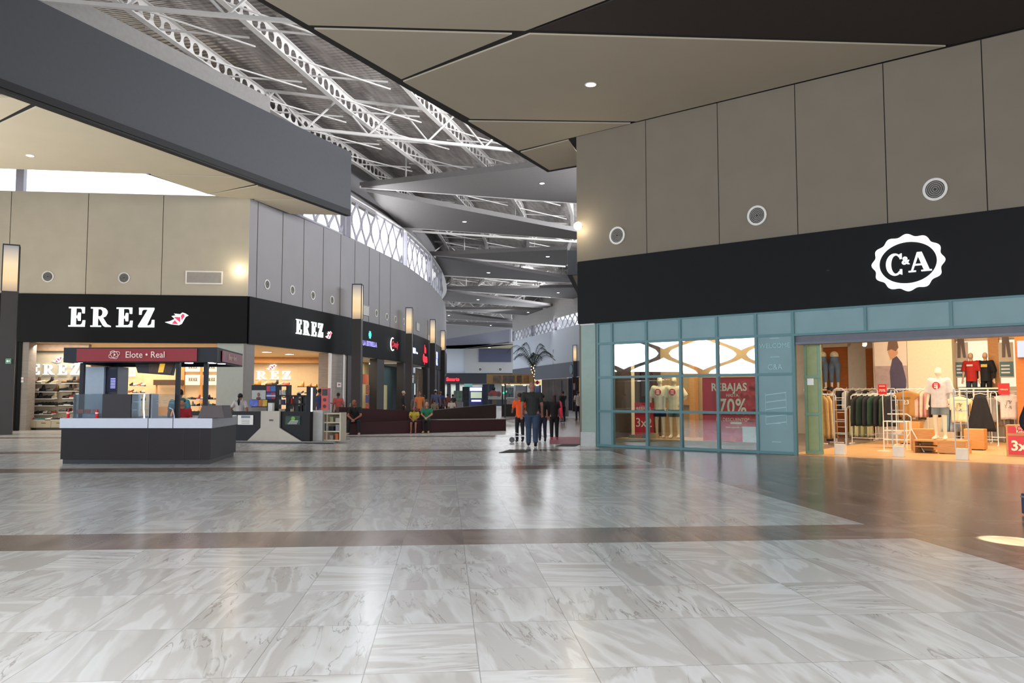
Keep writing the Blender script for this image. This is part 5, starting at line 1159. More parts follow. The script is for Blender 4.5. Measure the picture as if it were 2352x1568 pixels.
def place_shoe(x, y, z, kind, col, frame, label, group, rot=0.0, sc=1.0):
    key = (kind, col)
    mw = frame.m @ Matrix.Translation((x, y, z)) @ Matrix.Rotation(rot, 4, 'Z') @ Matrix.Scale(sc, 4)
    if key not in shoe_protos:
        e = shoe_kit(kind, cmat(col, .5), cmat('#e3dccb' if col in ('#1d2430', '#a6322c', '#2f6f78', '#c9b38a') else '#1a1817', .6)); shoe_protos[key] = e; e.matrix_world = mw
    else: e = dup(shoe_protos[key], mw)
    tag(e, label, 'shoe', group); return e
CN = {'#1b1a1c': 'black', '#5a3a22': 'brown', '#b8854a': 'tan', '#1d2430': 'navy', '#a6322c': 'red', '#2f6f78': 'teal', '#c9b38a': 'sand', '#8b8076': 'grey', '#e8dccb': 'white'}
rnd = random.Random(11)
def shelf_board(x0, x1, z, d, dep, label, group, m=None, frame=EFF):
    e = thing('wall_shelf', label, 'shelf', frame, (x0, d, z), group); MB().box(0, x1 - x0, 0, dep, -.035, 0).build('board', m or M_SHELFW, e)
    return e
rowsL = [(880, 63, 125, ['#b8854a', '#5a3a22', '#e8dccb', '#c9b38a', '#1b1a1c', '#c9b38a']), (899, 71, 129, ['#e8dccb', '#1b1a1c', '#1b1a1c', '#8b8076', '#5a3a22']), (915, 66, 125, ['#5a3a22', '#1b1a1c', '#1b1a1c', '#1b1a1c', '#c9b38a']), (931, 70, 126, ['#8b8076', '#1b1a1c', '#1d2430', '#1b1a1c', '#1b1a1c', '#1b1a1c']), (951, 61, 121, ['#b8854a', '#1b1a1c', '#1d2430', '#e8dccb', '#8b8076', '#a6322c'])]
rowsR = [(879, 141, 178, ['#b8854a', '#1b1a1c', '#5a3a22']), (897, 136, 177, ['#1b1a1c', '#1b1a1c', '#5a3a22', '#8b8076']), (914, 142, 172, ['#1b1a1c', '#5a3a22', '#a6322c']), (930, 134, 172, ['#1b1a1c', '#1d2430', '#1b1a1c']), (945, 134, 170, ['#8b8076', '#1b1a1c', '#a6322c'])]
lvl = ['top', 'second', 'third', 'fourth', 'lowest']
for side, rows in (('left', rowsL), ('right', rowsR)):
    for ri, (py, pa, pb, cols) in enumerate(rows):
        x0, z = EFF.at(pa, py, 1.2); x1 = EFF.at(pb, py, 1.2)[0]
        shelf_board(x0, x1, z, 1.2, .4, '%s wall shelf of the %s shoe bay in the left shop' % (lvl[ri], side), '%s shoe bay shelves' % side)
        for k, c in enumerate(cols):
            xx = x0 + .12 + (x1 - x0 - .24) * k / max(1, len(cols) - 1); kind = 'boot' if (ri < 3 and k % 3 == 1) or c == '#5a3a22' else 'sneaker'
            place_shoe(xx, 1.38, z + .001, kind, c, EFF, '%s %s on the %s shelf of the %s shoe bay, %s from the left' % (CN[c], 'boot' if kind == 'boot' else 'shoe', lvl[ri], side, ORD[k]), 'shoes on the %s bay shelves' % side, rot=pi + rnd.uniform(-.5, .5), sc=1.3)
# low drawer cabinet
x0 = xe(51, .5); x1 = xe(190, .5); z1 = EFF.z(100, 965, .5); z0 = EFF.z(100, 982, .5)
e = thing('drawer_cabinet', 'low beige drawer cabinet along the foot of the shoe wall', 'cabinet', EFF, (x0, .5, 0)); L_ = x1 - x0
MB().box(0, L_, .02, 1.05, z0, z1).build('body', M_TAN, e); MB().box(.05, L_ - .05, .1, 1.0, 0, z0).build('plinth', M_BLACKM, e)
for k in range(4):
    d_ = MB().box(k * L_ / 4 + .01, (k + 1) * L_ / 4 - .01, 0, .02, z0 + .01, z1 - .02).build('drawer', M_TAN, e); MB().box((k + .5) * L_ / 4 - .09, (k + .5) * L_ / 4 + .09, -.02, 0, z0 + .2, z0 + .225).build('handle', M_BLACKM, d_)
for k, c in enumerate(['#5a3a22', '#a6322c', '#2f6f78', '#2f6f78', '#e8dccb', '#1d2430', '#1d2430', '#1b1a1c', '#8b8076']):
    place_shoe(x0 + .15 + k * .24, .7, z1, 'sneaker', c, EFF, CN[c] + ' shoe on top of the low drawer cabinet, place %s from the left' % ['one', 'two', 'three', 'four', 'five', 'six', 'seven', 'eight', 'nine'][k], 'shoes on the drawer cabinet', rot=pi + rnd.uniform(-.5, .5))
# displays behind the corn kiosk: white tiers of pale shoes
xa, xb = xe(262, 5.4), xe(330, 5.4)
for ri, py in enumerate((886, 902, 920)):
    z = EFF.z(300, py, 5.4); shelf_board(xa, xb + ri * .3, z, 5.4, .5, '%s pale display tier behind the corn kiosk' % ['top', 'middle', 'low'][ri], 'pale display tiers', M_SHELFW)
    for k in range(7):
        c = ['#e8dccb', '#e8dccb', '#c9b38a', '#1b1a1c', '#e8dccb', '#a6322c', '#e8dccb'][(k + ri * 2) % 7]
        place_shoe(xa + .15 + k * .2, 5.6, z, 'heel' if k % 2 else 'sneaker', c, EFF, CN[c] + ' shoe on the %s pale tier seen over the kiosk, %s from the left' % (['top', 'middle', 'low'][ri], ORD[k]), 'shoes on the pale tiers', rot=pi + rnd.uniform(-.8, .8), sc=1.15)
# cashier boards with the shop name in grey
for i, (pa, pb, ya, yb) in enumerate(((425, 459, 836, 853), (466, 500, 836, 853), (425, 459, 861, 884), (466, 500, 861, 884))):
    x0, z0 = EFF.at(pa, yb, 6.6); x1, z1 = EFF.at(pb, ya, 6.6); e = thing('hanging_board', 'cream box board with the grey shop name, ' + ['upper left', 'upper right', 'lower left', 'lower right'][i] + ' of four', 'sign', EFF, (x0, 6.6, z0), 'boards with the shop name')
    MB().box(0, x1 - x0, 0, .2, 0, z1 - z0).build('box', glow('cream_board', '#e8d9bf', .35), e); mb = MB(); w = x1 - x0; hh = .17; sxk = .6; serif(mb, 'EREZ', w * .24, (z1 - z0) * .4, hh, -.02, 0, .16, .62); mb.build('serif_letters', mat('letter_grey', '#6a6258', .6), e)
struct('wall_cashier', MB().box(xe(330, 6.9), xe(505, 6.9), 6.9, 7.0, EFF.z(400, 872, 6.9) * 0 + 0, SZ), M_SWALL, EFF)
struct('wall_cashier_wood', MB().box(xe(418, 6.8), xe(424, 6.8), 6.7, 6.9, 0, SZ).box(xe(460, 6.8), xe(466, 6.8), 6.7, 6.9, 0, SZ), M_WOOD, EFF)
e = thing('cashier_counter', 'dark brown cashier hood and counter behind the kiosk in the shoe shop', 'counter', EFF, (xe(352, 6.2), 6.2, 0)); w = xe(416, 6.2) - xe(352, 6.2)
MB().box(0, w, 0, .5, EFF.z(380, 884, 6.2), EFF.z(380, 872, 6.2)).build('hood', mat('hood_brown', '#4d3a2c', .6), e); MB().box(0, w, 0, .6, 0, 1.0).build('counter', M_WOOD, e); MB().box(w * .05, w * .1, .2, .25, 1.0, EFF.z(380, 884, 6.2)).build('post', M_WOOD, e)
# a table of small colourful bags and shoes right of the second post
xa, xb = xe(420, 3.0), xe(497, 3.0)
for ri, py in enumerate((917, 932, 948)):
    z = EFF.z(460, py, 3.0); shelf_board(xa, xb, z, 3.0, .6, '%s tier of the bargain stand behind the kiosk posts' % ['top', 'middle', 'low'][ri], 'bargain stand tiers', M_SHELFW)
    for k in range(8):
        c = ['#c9b38a', '#a6322c', '#1b1a1c', '#2f6f78', '#e8dccb', '#b8854a', '#5a3a22', '#8b8076'][(k * 3 + ri) % 8]
        place_shoe(xa + .1 + k * .2, 3.2, z, 'sneaker' if (k + ri) % 3 else 'boot', c, EFF, CN[c] + ' shoe on the %s tier of the bargain stand, %s from the left' % (['top', 'middle', 'low'][ri], ORD[k]), 'shoes on the bargain stand', rot=rnd.uniform(0, 6))
# side room shelves: boots and bottles-like tall boots on white shelves
def side_shelves(px0, px1, d, pys, lab, cols, grp):
    x0 = xe(px0, d); x1 = xe(px1, d)
    for ri, py in enumerate(pys):
        z = EFF.z((px0 + px1) / 2, py, d); shelf_board(x0, x1, z, d, .4, '%s, %s board' % (lab, ['top', 'second', 'third', 'fourth', 'fifth'][ri]), grp, M_SHELFW)
        n = int((x1 - x0) / .30)
        for k in range(n):
            c = cols[(k * 5 + ri * 3) % len(cols)]; place_shoe(x0 + .15 + k * (x1 - x0 - .3) / max(1, n - 1), d + .2, z, ('boot', 'heel', 'sneaker')[(k + ri) % 3], c, EFF, CN[c] + ' shoe, ' + ORD[k] + ' on the ' + ['top', 'second', 'third', 'fourth', 'fifth'][ri] + ' of the ' + lab.split(',')[0], 'shoes, ' + grp, rot=pi + rnd.uniform(-.7, .7), sc=1.5 if ri == 0 else 1.25)
side_shelves(584, 662, 10.5, (885, 901, 914, 930, 946), 'white shelves left of the backpack customer', ['#b8854a', '#1b1a1c', '#e8dccb', '#5a3a22', '#a6322c', '#c9b38a', '#8b8076'], 'left side room shelves')
side_shelves(684, 727, 10.5, (889, 905, 918, 932), 'white shelves right of the backpack customer', ['#b8854a', '#1b1a1c', '#e8dccb', '#1d2430', '#a6322c'], 'right side room shelves')
side_shelves(750, 764, 8.5, (894, 908, 922, 936), 'narrow white shoe tower by the stone pillar', ['#1b1a1c', '#e8dccb', '#1d2430', '#b8854a'], 'shoe tower boards')
for px, py, t in ((613, 808, 'left'), (665, 813, 'right')):
    x, _ = EFF.at(px, py, 6); p = gp(px, py, SZ + .0); e = thing('downlight', 'round lit downlight in the shoe shop ceiling seen through the side opening, ' + t, 'light', WORLD, (p.x, p.y, SZ), 'shoe shop downlights')
    MB().lathe([(.3, -.02), (.3, .02), (.25, .02), (.25, -.02), (.3, -.02)], n=18).build('trim_ring', M_RING, e); MB().lathe([(.25, -.01), (.25, .01)], n=18).build('lens', M_LAMP, e)
e = thing('light_column', 'bright white lit vertical panel inside the shop by the stone pillar', 'light', WORLD, None); fr = EFF; x0 = xe(741, 9.5); x1 = xe(757, 9.5)
MB().box(x0, x1, 9.5, 9.6, EFF.z(750, 880, 9.5), EFF.z(750, 824, 9.5)).build('panel', glow('white_panel_glow', '#fff6ea', 2.2), e); e.matrix_world = EFF.m; MB().box(x0 - .05, x1 + .05, 9.6, 9.75, 0, EFF.z(750, 818, 9.5)).build('backing', M_SWALL, e)
board('notice_plate', 'small red lettered notice on the stone pillar right of the side opening', 'sign', ESF, ESF.x(773), ESF.x(783), ESF.z(778, 889), ESF.z(778, 878), -.02, M_PAPER, [('AVISO', .5, .5, .4, M_RED)], th=.02)
board('notice_plate', 'small red lettered notice on the stone pillar at the far left', 'sign', EFF, xe(45), xe(52.5), EFF.z(48, 878), EFF.z(48, 866), .03, M_PAPER, [('AVISO', .5, .5, .3, M_RED)], th=.02)
# ---------------- smaller shops along the curved wall
P = [curve_frame(px) for px in (803, 831, 866, 880, 926, 947, 982, 1001, 1018)]
def seg(px0, px1, off0=0.0, th=.5, z0=0.0, z1=None):
    p, _ = on_curve(px0); q, _ = on_curve(px1); return ribbon([(p.x, p.y), (q.x, q.y)], z0, z1 if z1 else zb, -off0, th)
struct('wall_small_shops_rear', ribbon([p for p in curve if p[1] > 51.5], 0, zb, -3.4, .2), M_SHELL)
for a, b in ((797, 832), (865, 881), (926, 948), (981, 1003), (1005, 1011.5)): struct('wall_left_curved_pier', seg(a, b, -.05, .5), M_COLUMN)
inner = [(832, 866, '#8d8a6e', 'pharmacy'), (880, 926, '#d8c79a', 'snack shop'), (947, 982, '#6e7f80', 'glass shop')]
for a, b, c, nm in inner:
    struct('wall_small_shop_back', seg(a - 3, b + 3, 2.6, .1), mat('small_shop_' + c.strip('#'), c, .7, var=.05)); p, t = on_curve((a + b) / 2); n_ = Vector((t.y, -t.x, 0))
    struct('ceiling_small_shop', seg(a - 3, b + 3, .1, 2.6, zb, zb + .1), M_CWALL)
    q = p - n_ * 1.3; lamp('small_shop_light', (q.x, q.y, zb - .1), (q.x, q.y, 0), 2, 3, 60 if nm != 'glass shop' else 18, (1, .9, .7) if nm != 'glass shop' else (.7, .9, 1))
def curve_box(px0, px1, py0, py1, off, m, th=.1, ground=False):
    p, _ = on_curve(px0); q, _ = on_curve(px1); n_ = Vector(((q - p).y, -(q - p).x, 0)).normalized(); Dm = (p - n_ * off).y; mid = (px0 + px1) / 2
    return ribbon([(p.x, p.y), (q.x, q.y)], 0.013 if ground or py1 > 955 else dp(mid, py1, (p.y + q.y) / 2 + 0).z, dp(mid, py0, (p.y + q.y) / 2).z, -off, th)
e = tag(curve_box(833, 861, 868, 992, 1.2, None).build('partition_panel', mat('cream_partition', '#c9c5ac', .6)), 'tall cream panel inside the first small shop past the shoe shop', 'panel')
e = tag(curve_box(831, 842, 888, 992, .7, None).build('display_cabinet', mat('mauve_cabinet', '#9b9097', .6)), 'mauve grey cabinet at the left of the first small shop', 'cabinet')
e = tag(curve_box(881, 893, 859, 882, 1.4, None).build('orange_poster', mat('orange_poster', '#c4613c', .6)), 'orange poster inside the bright snack shop', 'poster')
for i, (a, b, y0, y1, c, nm) in enumerate(((881, 899, 884, 905, '#9a6a5a', 'upper'), (881, 899, 907, 925, '#5a5a92', 'middle'), (881, 903, 927, 948, '#b0645a', 'lower'))):
    p, t = on_curve((a + b) / 2); fr = curve_frame((a + b) / 2); e = tag(curve_box(a, b, y0, y1, .9, None, .3, nm == 'lower').build('snack_rack', mat('rack_' + c.strip('#'), c, .7, var=.5, scale=14)), nm + ' rack of colourful packets in the bright snack shop', 'rack', 'packet racks in the snack shop')
e = tag(curve_box(904, 922, 884, 960, 1.0, None).build('display_column', mat('cream_column', '#c8bd92', .6)), 'cream display column at the right of the snack shop', 'display')
e = tag(curve_box(948, 962, 872, 985, .3, None, .03).build('glass_door', mat('blue_glass_door', '#5b7a82', .2, var=.05)), 'blue grey glass door of the third small shop', 'door')
e = tag(curve_box(964, 980, 846, 985, .3, None, .03).build('glass_door', mat('brown_glass_door', '#6a5a4a', .2, var=.05)), 'brown reflecting glass door beside the blue grey one', 'door')
e = tag(curve_box(1000, 1003, 866, 930, .0, None, .05).build('yellow_banner', mat('yellow_banner', '#9a8420', .6)), 'narrow yellow banner on the far end of the curved wall', 'banner')
board('notice_plate', 'white notice plate on the dark column below the second lantern', 'sign', curve_frame(939, .3), -.25, .25, dp(939, 877, 57).z, dp(939, 859, 57).z, 0, M_PAPER, [('AVISO', .5, .7, .12, M_BLACKM)])
# signs on the curved black band
def csign(px, py, parts, label):
    fr = curve_frame(px, .13); x, z = fr.at(px, py); e = thing('shop_sign', label, 'sign', fr, (x, 0, z))
    for f in parts: f(e)
    return e
csign(849, 790, [lambda e: text('lettering', 'LA ESTRELLA', .40, 0, -.02, 0, glow('violet_sign', '#8f86d8', .8), e, bold=.02), lambda e: MB().box(-.13, .13, -.03, 0, .35, .80).box(-.2, .2, -.03, 0, .48, .68).build('cross_emblem', glow('green_sign', '#4fd0c0', .9), e)], 'violet shop lettering with a turquoise emblem on the curved black band')
csign(904, 791, [lambda e: text('lettering', 'Candy', .55, .2, -.02, 0, glow('dark_red_sign', '#a01e30', .8), e, bold=.03, shear=.3), lambda e: MB().tube([(-.35 + .4 * cos(a), -.05, .42 * sin(a)) for a in [radians(70 + 18 * k) for k in range(14)]], .04, 6).build('swirl', M_SIGNW, e)], 'dark red script sign with a white swirl on the curved black band')
csign(953, 806, [lambda e: text('lettering', 'LOB', .5, -.3, -.02, 0, M_SIGNB, e, bold=.04), lambda e: text('lettering', 'shoes', .25, .7, -.02, -.1, M_SIGNB, e)], 'white three letter sign on the curved black band before the red sign')
csign(976, 813, [lambda e: text('lettering', 'La\nOpera', .72, 0, -.02, .0, glow('bright_red_sign', '#f02438', 1.6), e, bold=.08)], 'glowing red sign on the curved black band before the third lantern')
csign(1003, 824, [lambda e: text('lettering', 'TIM\nCEL', .6, 0, -.02, 0, glow('blue_white_sign', '#9aa6ff', 2.6), e, bold=.08)], 'glowing blue white sign near the last lantern')
# ================================================================== corn kiosk
K = [gp(138, 1065), gp(483, 1066), gp(541, 1046.5)]; K.append(K[0] + (K[2] - K[1])); KF = frame_between(K[0], K[1]); KW = (K[1] - K[0]).length
sv = K[2] - K[1]; sx_, sy_ = sv.dot(KF.u), sv.dot(KF.v)
def kq(x0, x1, y0, y1):           # footprint sheared with the kiosk's side
    f = lambda x, y: (x + sx_ * y / sy_, y)
    return [f(x0, y0), f(x1, y0), f(x1, y1), f(x0, y1)]
kz = lambda py: KF.z(300, py)
ks = thing('snack_kiosk', 'dark brown corn snack kiosk with white counter and red lettered canopy', 'kiosk', KF)
M_KBROWN = mat('kiosk_dark_brown', '#170f0e', .5, var=.12, stretch=(1, 1, 8), spec=.25); M_KWHITE = mat('kiosk_white_counter', '#b4b8c2', .35, var=.02); M_KBLUE = mat('kiosk_charcoal', '#191b1f', .5, spec=.25)
z1, z2 = kz(983), kz(960); T = .55
for nm, q in (('front_body', kq(0, KW, 0, T)), ('side_body', kq(KW - T, KW, T, sy_)), ('rear_body', kq(0, KW - T, sy_ - T, sy_)), ('left_body', kq(0, T, T, sy_ - T))): MB().slab(q, .1, z1).build(nm, M_KBROWN, ks)
MB().slab(kq(.04, KW - .04, .04, sy_ - .04), 0, .1).build('kick_base', M_BLACKM, ks)
for x in (1.95, 2.75, 3.12): MB().box(KF.x(138) * 0 + x, x + .012, -.004, .0, .12, z1 - .02).build('panel_joint', M_BLACKM, ks)
for nm, q in (('counter_front', kq(-.03, KW + .03, -.04, T)), ('counter_side', kq(KW - T, KW + .03, T, sy_)), ('counter_rear', kq(-.03, KW - T, sy_ - T, sy_)), ('counter_left', kq(-.03, T, T, sy_ - T))): MB().slab(q, z1, z2).build(nm, M_KWHITE, ks, bevel=.01)
for px in (344, 401): x = KF.x(px); MB().box(x - .006, x + .006, -.045, -.04, z1, z2).build('counter_joint', M_BLACKM, ks)
c0, c1 = kz(832), kz(798); xl = KF.x(145); xr = KF.x(500)
CQ = lambda x0, x1, y0, y1: kq(x0, x1, y0, y1)
MB().slab(CQ(xl, xr - .02, -.05, .12), c0, c1).build('canopy_front', M_KBLUE, ks); MB().slab(CQ(xr - .17, xr - .02, .12, sy_ + .1), c0, c1).build('canopy_side', M_KBLUE, ks)
MB().slab(CQ(xl, xr - .17, sy_ - .05, sy_ + .1), c0, c1).build('canopy_rear', M_KBLUE, ks); MB().slab(CQ(xl, xl + .15, .12, sy_ - .05), c0, c1).build('canopy_left', M_KBLUE, ks); MB().slab(CQ(xl + .01, xr - .03, .0, sy_), c1 - .05, c1 - .02).build('canopy_roof', M_KBLUE, ks)
r0, r1 = KF.x(178), KF.x(454); MB().box(r0, r1, -.09, -.05, kz(830), kz(801)).build('red_sign_panel', mat('kiosk_red', '#7a1118', .5, var=.02), ks)
text('sign_lettering', 'Elote • Real', .20, KF.x(336), -.10, kz(815.5), mat('kiosk_letter', '#d6c2b8', .6), ks, sx=.95)
cxk, czk = KF.x(265), kz(815); mb = MB()
for a_, rx, rz, rot_ in ((0, .13, .06, .35), (0, .10, .07, -.8)): mb.tube([(cxk + rx * cos(t) * cos(rot_) - rz * sin(t) * sin(rot_), -.1, czk + rx * cos(t) * sin(rot_) + rz * sin(t) * cos(rot_)) for t in [2 * pi * k / 20 for k in range(20)]], .007, 5, closed=True)
mb.tube([(cxk - .02, -.1, czk - .08), (cxk + .0, -.1, czk + .09), (cxk - .1, -.1, czk + .06)], .007, 5).ball((cxk + .01, -.1, czk), .02, .01, .025); mb.build('swirl_emblem', mat('kiosk_letter', '#d6c2b8'), ks)
# pale red side panel, a sheared quad along the side
e1 = CQ(xr - .0, xr + .02, .35, sy_ - .1); MB().slab(e1, kz(829) , kz(803)).build('side_sign_panel', mat('kiosk_pale_red', '#a85a66', .4, var=.05), ks)
tl = text_mesh('Elote • Real', .19, ext=.004); ang = atan2(sy_, sx_); tl.transform(Matrix.Translation((xr + .03 + sx_ * .5, sy_ * .5, kz(816))) @ Matrix.Rotation(ang, 4, 'Z')); tl.materials.append(mat('kiosk_letter', '#d6c2b8')); to = bpy.data.objects.new('sign_lettering', tl); COL.objects.link(to); to.parent = ks
for px, yy in ((189, .2), (409, .2), (473, .3)): x = KF.at(px, 880, yy)[0]; MB().box(x - .045, x + .045, yy - .04, yy + .04, z2, c0).build('post', M_KBLUE, ks)
for x in (.3, 2.6):
    MB().slab([(a + 0, b) for a, b in CQ(x - .04, x + .04, sy_ - .2, sy_ - .1)], z2, c0).build('post', M_KBLUE, ks)
for i, px in enumerate((434, 487, 497, 180)): x = KF.at(px, 835, .5)[0]; MB().lathe([(.09, c0 - .005), (.09, c0 + .02)], cx=x, cy=.5 + .3 * (i == 2), n=14).build('canopy_lamp', glow('kiosk_lamp', '#ece8ff', 9), ks)
l = lamp('kiosk_canopy_light', KF.w(2.2, 1.2, c0 - .03), KF.w(2.2, 1.2, 0), 2.0, 1.2, 12, (.9, .9, 1))
M_CLEAR = glass('clear_acrylic', '#e6ecef', 1.0, .04)
def item(name, label, cat, x0, x1, y0, y1, zA, zB, m, frame=KF, group=None, bevel=.0):
    e = thing(name, label, cat, frame, ((x0 + x1) / 2, (y0 + y1) / 2, zA), group); w, d, h = (x1 - x0) / 2, (y1 - y0) / 2, zB - zA; MB().box(-w, w, -d, d, 0, h).build('body', m, e, bevel=bevel); return e
kx = lambda px, d=.05: KF.at(px, 930, d)[0]
ztop = kz(905)
e = thing('display_case', 'clear acrylic case at the left end of the kiosk counter', 'display case', KF, (kx(168), .05, z2)); w = kx(236) - kx(168)
for (a, b, c, d) in ((0, w, 0, .01), (0, w, .39, .4), (0, .01, 0, .4), (w - .01, w, 0, .4)): MB().box(a, b, c, d, 0, ztop - z2).build('glass_side', M_CLEAR, e)
MB().box(0, w, 0, .4, ztop - z2, ztop - z2 + .012).build('lid', M_CLEAR, e)
item('privacy_screen', 'dark brown square panel standing on the kiosk counter', 'panel', kx(236), kx(302), .03, .33, z2, ztop, mat('menu_brown', '#1f191b', .5, var=.05))
e = thing('display_case', 'glass display case with a white light strip on the kiosk counter', 'display case', KF, (kx(303), .04, z2)); w = kx(344) - kx(303); h = ztop - z2
for (a, b, c, d) in ((0, w, 0, .01), (0, w, .39, .4), (0, .012, 0, .4), (w - .012, w, 0, .4)): MB().box(a, b, c, d, 0, h).build('glass_side', M_CLEAR, e)
MB().box(0, w, 0, .4, h, h + .015).build('lid', M_KWHITE, e)
MB().tube([(w * .66, .03, h), (w * .63, .03, h * .8), (w * .64, .03, h * .4), (w * .69, .03, 0.0)], .016, 6).build('light_strip', glow('case_strip', '#eef0ff', 7), e)
for k in (1, 2): MB().box(.02, w * .6, .02, .38, h * k / 3, h * k / 3 + .01).build('shelf', M_CLEAR, e)
e = thing('sneeze_guard', 'wide clear sneeze guard with faint notes on the kiosk counter', 'guard', KF, (kx(346), .06, z2)); w = kx(400) - kx(346)
MB().box(0, w, 0, .012, 0, h).build('glass_front', M_CLEAR, e); MB().box(0, .03, 0, .3, 0, h).build('edge', M_KWHITE, e)
mb = MB()
for k in range(6): mb.box(.12 + (k % 3) * .15, .22 + (k % 3) * .15, -.004, 0, h * .72 - (k // 3) * .05, h * .74 - (k // 3) * .05)
mb.build('note_lines', mat('note_grey', '#7a7f86', .6), e)
e = thing('curved_rail', 'thin curved white pipe over the kiosk counter', 'pipe', KF, (kx(401), .05, 0)); MB().tube([(-.12, 0, kz(936)), (-.04, 0, kz(940)), (0, 0, kz(955)), (.01, 0, kz(983))], .012, 6).build('tube', M_KWHITE, e)
for i, px in enumerate((152, 225)):
    e = thing('sauce_bottle', 'red sauce bottle at the %s of the card row on the kiosk counter' % ('left end' if i == 0 else 'right end'), 'bottle', KF, (kx(px), .14 if i == 0 else .02, z2), 'red sauce bottles')
    MB().lathe([(.032, 0), (.034, .10), (.03, .13), (.012, .155), (.012, .17)], n=12).build('body', M_RED, e, smooth=True); MB().lathe([(.016, .165), (.008, .2)], n=10).build('nozzle', M_RED, e)
    MB().lathe([(.0345, .10), (.0345, .125)], n=12).build('label_band', M_PAPER, e)
for i, px in enumerate((178, 196, 214)):
    e = item('menu_card', ['left', 'middle', 'right'][i] + ' small card with a red picture behind the kiosk counter case', 'card', kx(px - 7), kx(px + 7), .15, .16, kz(949), kz(940), mat('card_pink', '#b06a62', .6) if i == 2 else mat('card_red', '#a03a3c', .6), group='picture cards on the kiosk')
item('food_tray', 'low silver tray behind the picture cards on the kiosk', 'tray', kx(160), kx(222), .17, .5, z2, kz(950), mat('tray_silver', '#8f94a8', .3, metal=.5), bevel=.01)
e = thing('card_terminal', 'angled brown terminal box at the right of the kiosk counter', 'terminal', KF, (kx(462), .1, z2)); w = kx(517, .1) - kx(455, .1)
MB().prism([(-.1, 0), (w - .1, 0), (w - .16, kz(931) - z2), (.0, kz(931) - z2)], 0, .5).build('body', mat('terminal_brown', '#4a3f3f', .5), e, bevel=.01)
e = item('upright_panel', 'tall pale blue grey panel inside the kiosk beside the left post', 'panel', KF.at(194, 860, 1.3)[0], KF.at(239, 860, 1.3)[0], 1.3, 1.38, 0.0, KF.z(215, 842, 1.3), mat('panel_blue_grey', '#8d98a2', .5))
e = item('drinks_fridge', 'tall dark drinks fridge with lit violet shelf edges inside the kiosk', 'fridge', KF.at(240, 860, 1.4)[0], KF.at(271, 860, 1.4)[0], 1.4, 1.9, 0.0, KF.z(255, 842, 1.4), mat('fridge_dark', '#16171c', .3))
w = (KF.at(271, 860, 1.4)[0] - KF.at(240, 860, 1.4)[0]) / 2
MB().box(-w + .06, w - .03, -.26, -.25, KF.z(255, 900, 1.4), KF.z(255, 848, 1.4)).build('glass_door', mat('fridge_glass', '#262838', .1), e)
for k in range(7): z = KF.z(255, 891 - k * 3.5, 1.4); MB().box(0, w - .05, -.27, -.262, z, z + .014).build('lit_shelf_edge', glow('fridge_led', '#8a8cff', 3), e)
e = thing('menu_screen', 'black menu screen with a golden picture hanging under the kiosk canopy', 'screen', KF, (KF.at(358, 845, .6)[0], .6, KF.z(358, 860, .6))); h = KF.z(358, 832, .6) - KF.z(358, 860, .6); 
MB().prism([(-.42, 0.04), (.40, -.02), (.46, h), (-.5, h)], 0, .06).build('casing', M_BLACKM, e); MB().prism([(-.16, 0.04), (.36, .02), (.42, h - .02), (-.16, h - .02)], -.01, 0).build('picture', mat('screen_brown', '#3f2a1c', .4, var=.3, scale=20), e)
MB().prism([(.06, .05), (.18, .05), (.22, h - .03), (.10, h - .03)], -.02, -.01).build('gold_stripe', glow('gold_glow', '#c99a2e', .8), e)
MB().tube([(0, .03, h), (0, .03, h + .2)], .015, 6).build('hanger', M_BLACKM, e)
person('kiosk worker in a red polo leaning over the counter by the second post', KF.at(419, 940, .95)[0], .95, 1.45, pi + .3, 'hold', '#8c1a22', '#1c1c24', '#a8765a', '#141112', frame=KF, extra=cap_extra('#1f4a4c', False), headtilt=.08)
person('kiosk worker in a teal shirt seen from behind between the kiosk posts', KF.at(415, 900, 2.0)[0], 1.95, 1.68, .4, 'stand', '#3c7480', '#20242a', '#7a5440', '#100e0e', frame=KF)
# ================================================================== phone-case kiosk (brown with a white flared front)
b0 = gp(520, 1016.5); b1 = gp(768, 1019.5); PF = frame_between(b0, b1); PW = (b1 - b0).length; px_ = lambda p, d=0.0, py=960: PF.at(p, py, d)[0]; pz = lambda p, q, d=0.0: PF.z(p, q, d)
pk = thing('phone_kiosk', 'dark brown mall kiosk with a white flared front panel and white shelf end', 'kiosk', PF)
M_PB = mat('phone_kiosk_brown', '#130d0d', .5, var=.06, spec=.25); M_PW = mat('phone_kiosk_cream', '#b3aa9c', .5, var=.03)
xr_ = px_(768); br = PF.g(786, 1012)
MB().slab([(-2.0, 0), (xr_, 0), (br[0], max(1.2, br[1])), (br[0], 2.6), (-2.0, 2.6)], 0, .07).build('plinth', mat('plinth_grey', '#8b857a', .5), pk); MB().slab([(-1.98, -.01), (xr_ - .01, -.01), (xr_ - .01, .1), (-1.98, .1)], 0, .045).build('plinth_shadow_line', M_BLACKM, pk)
d0 = .12; zk = pz(640, 945, d0)
MB().box(-1.9, px_(712, d0), d0, .6, .07, zk).build('counter_body', M_PB, pk)
xa, xb = px_(600, d0), px_(645, d0)
MB().prism([(px_(571, .1), .07), (px_(695, .1), .07), (px_(644, .1), pz(644, 982, .1)), (px_(644, .1), zk + .02), (px_(601, .1), zk + .02), (px_(601, .1), pz(601, 982, .1))], .04, d0).build('white_flare', M_PW, pk)
text('flare_lettering', 'LIKE', .08, px_(622), .03, pz(622, 965), mat('letter_grey', '#6a6258'), pk)
for q, (pa, pb, ya, yb) in enumerate(((547, 582, 953, 975), (535, 544, 953, 973))): MB().box(px_(pa, d0), px_(pb, d0), d0 - .02, d0, pz(pa, yb, d0), pz(pa, ya, d0)).build('price_sheet', M_PAPER, pk)
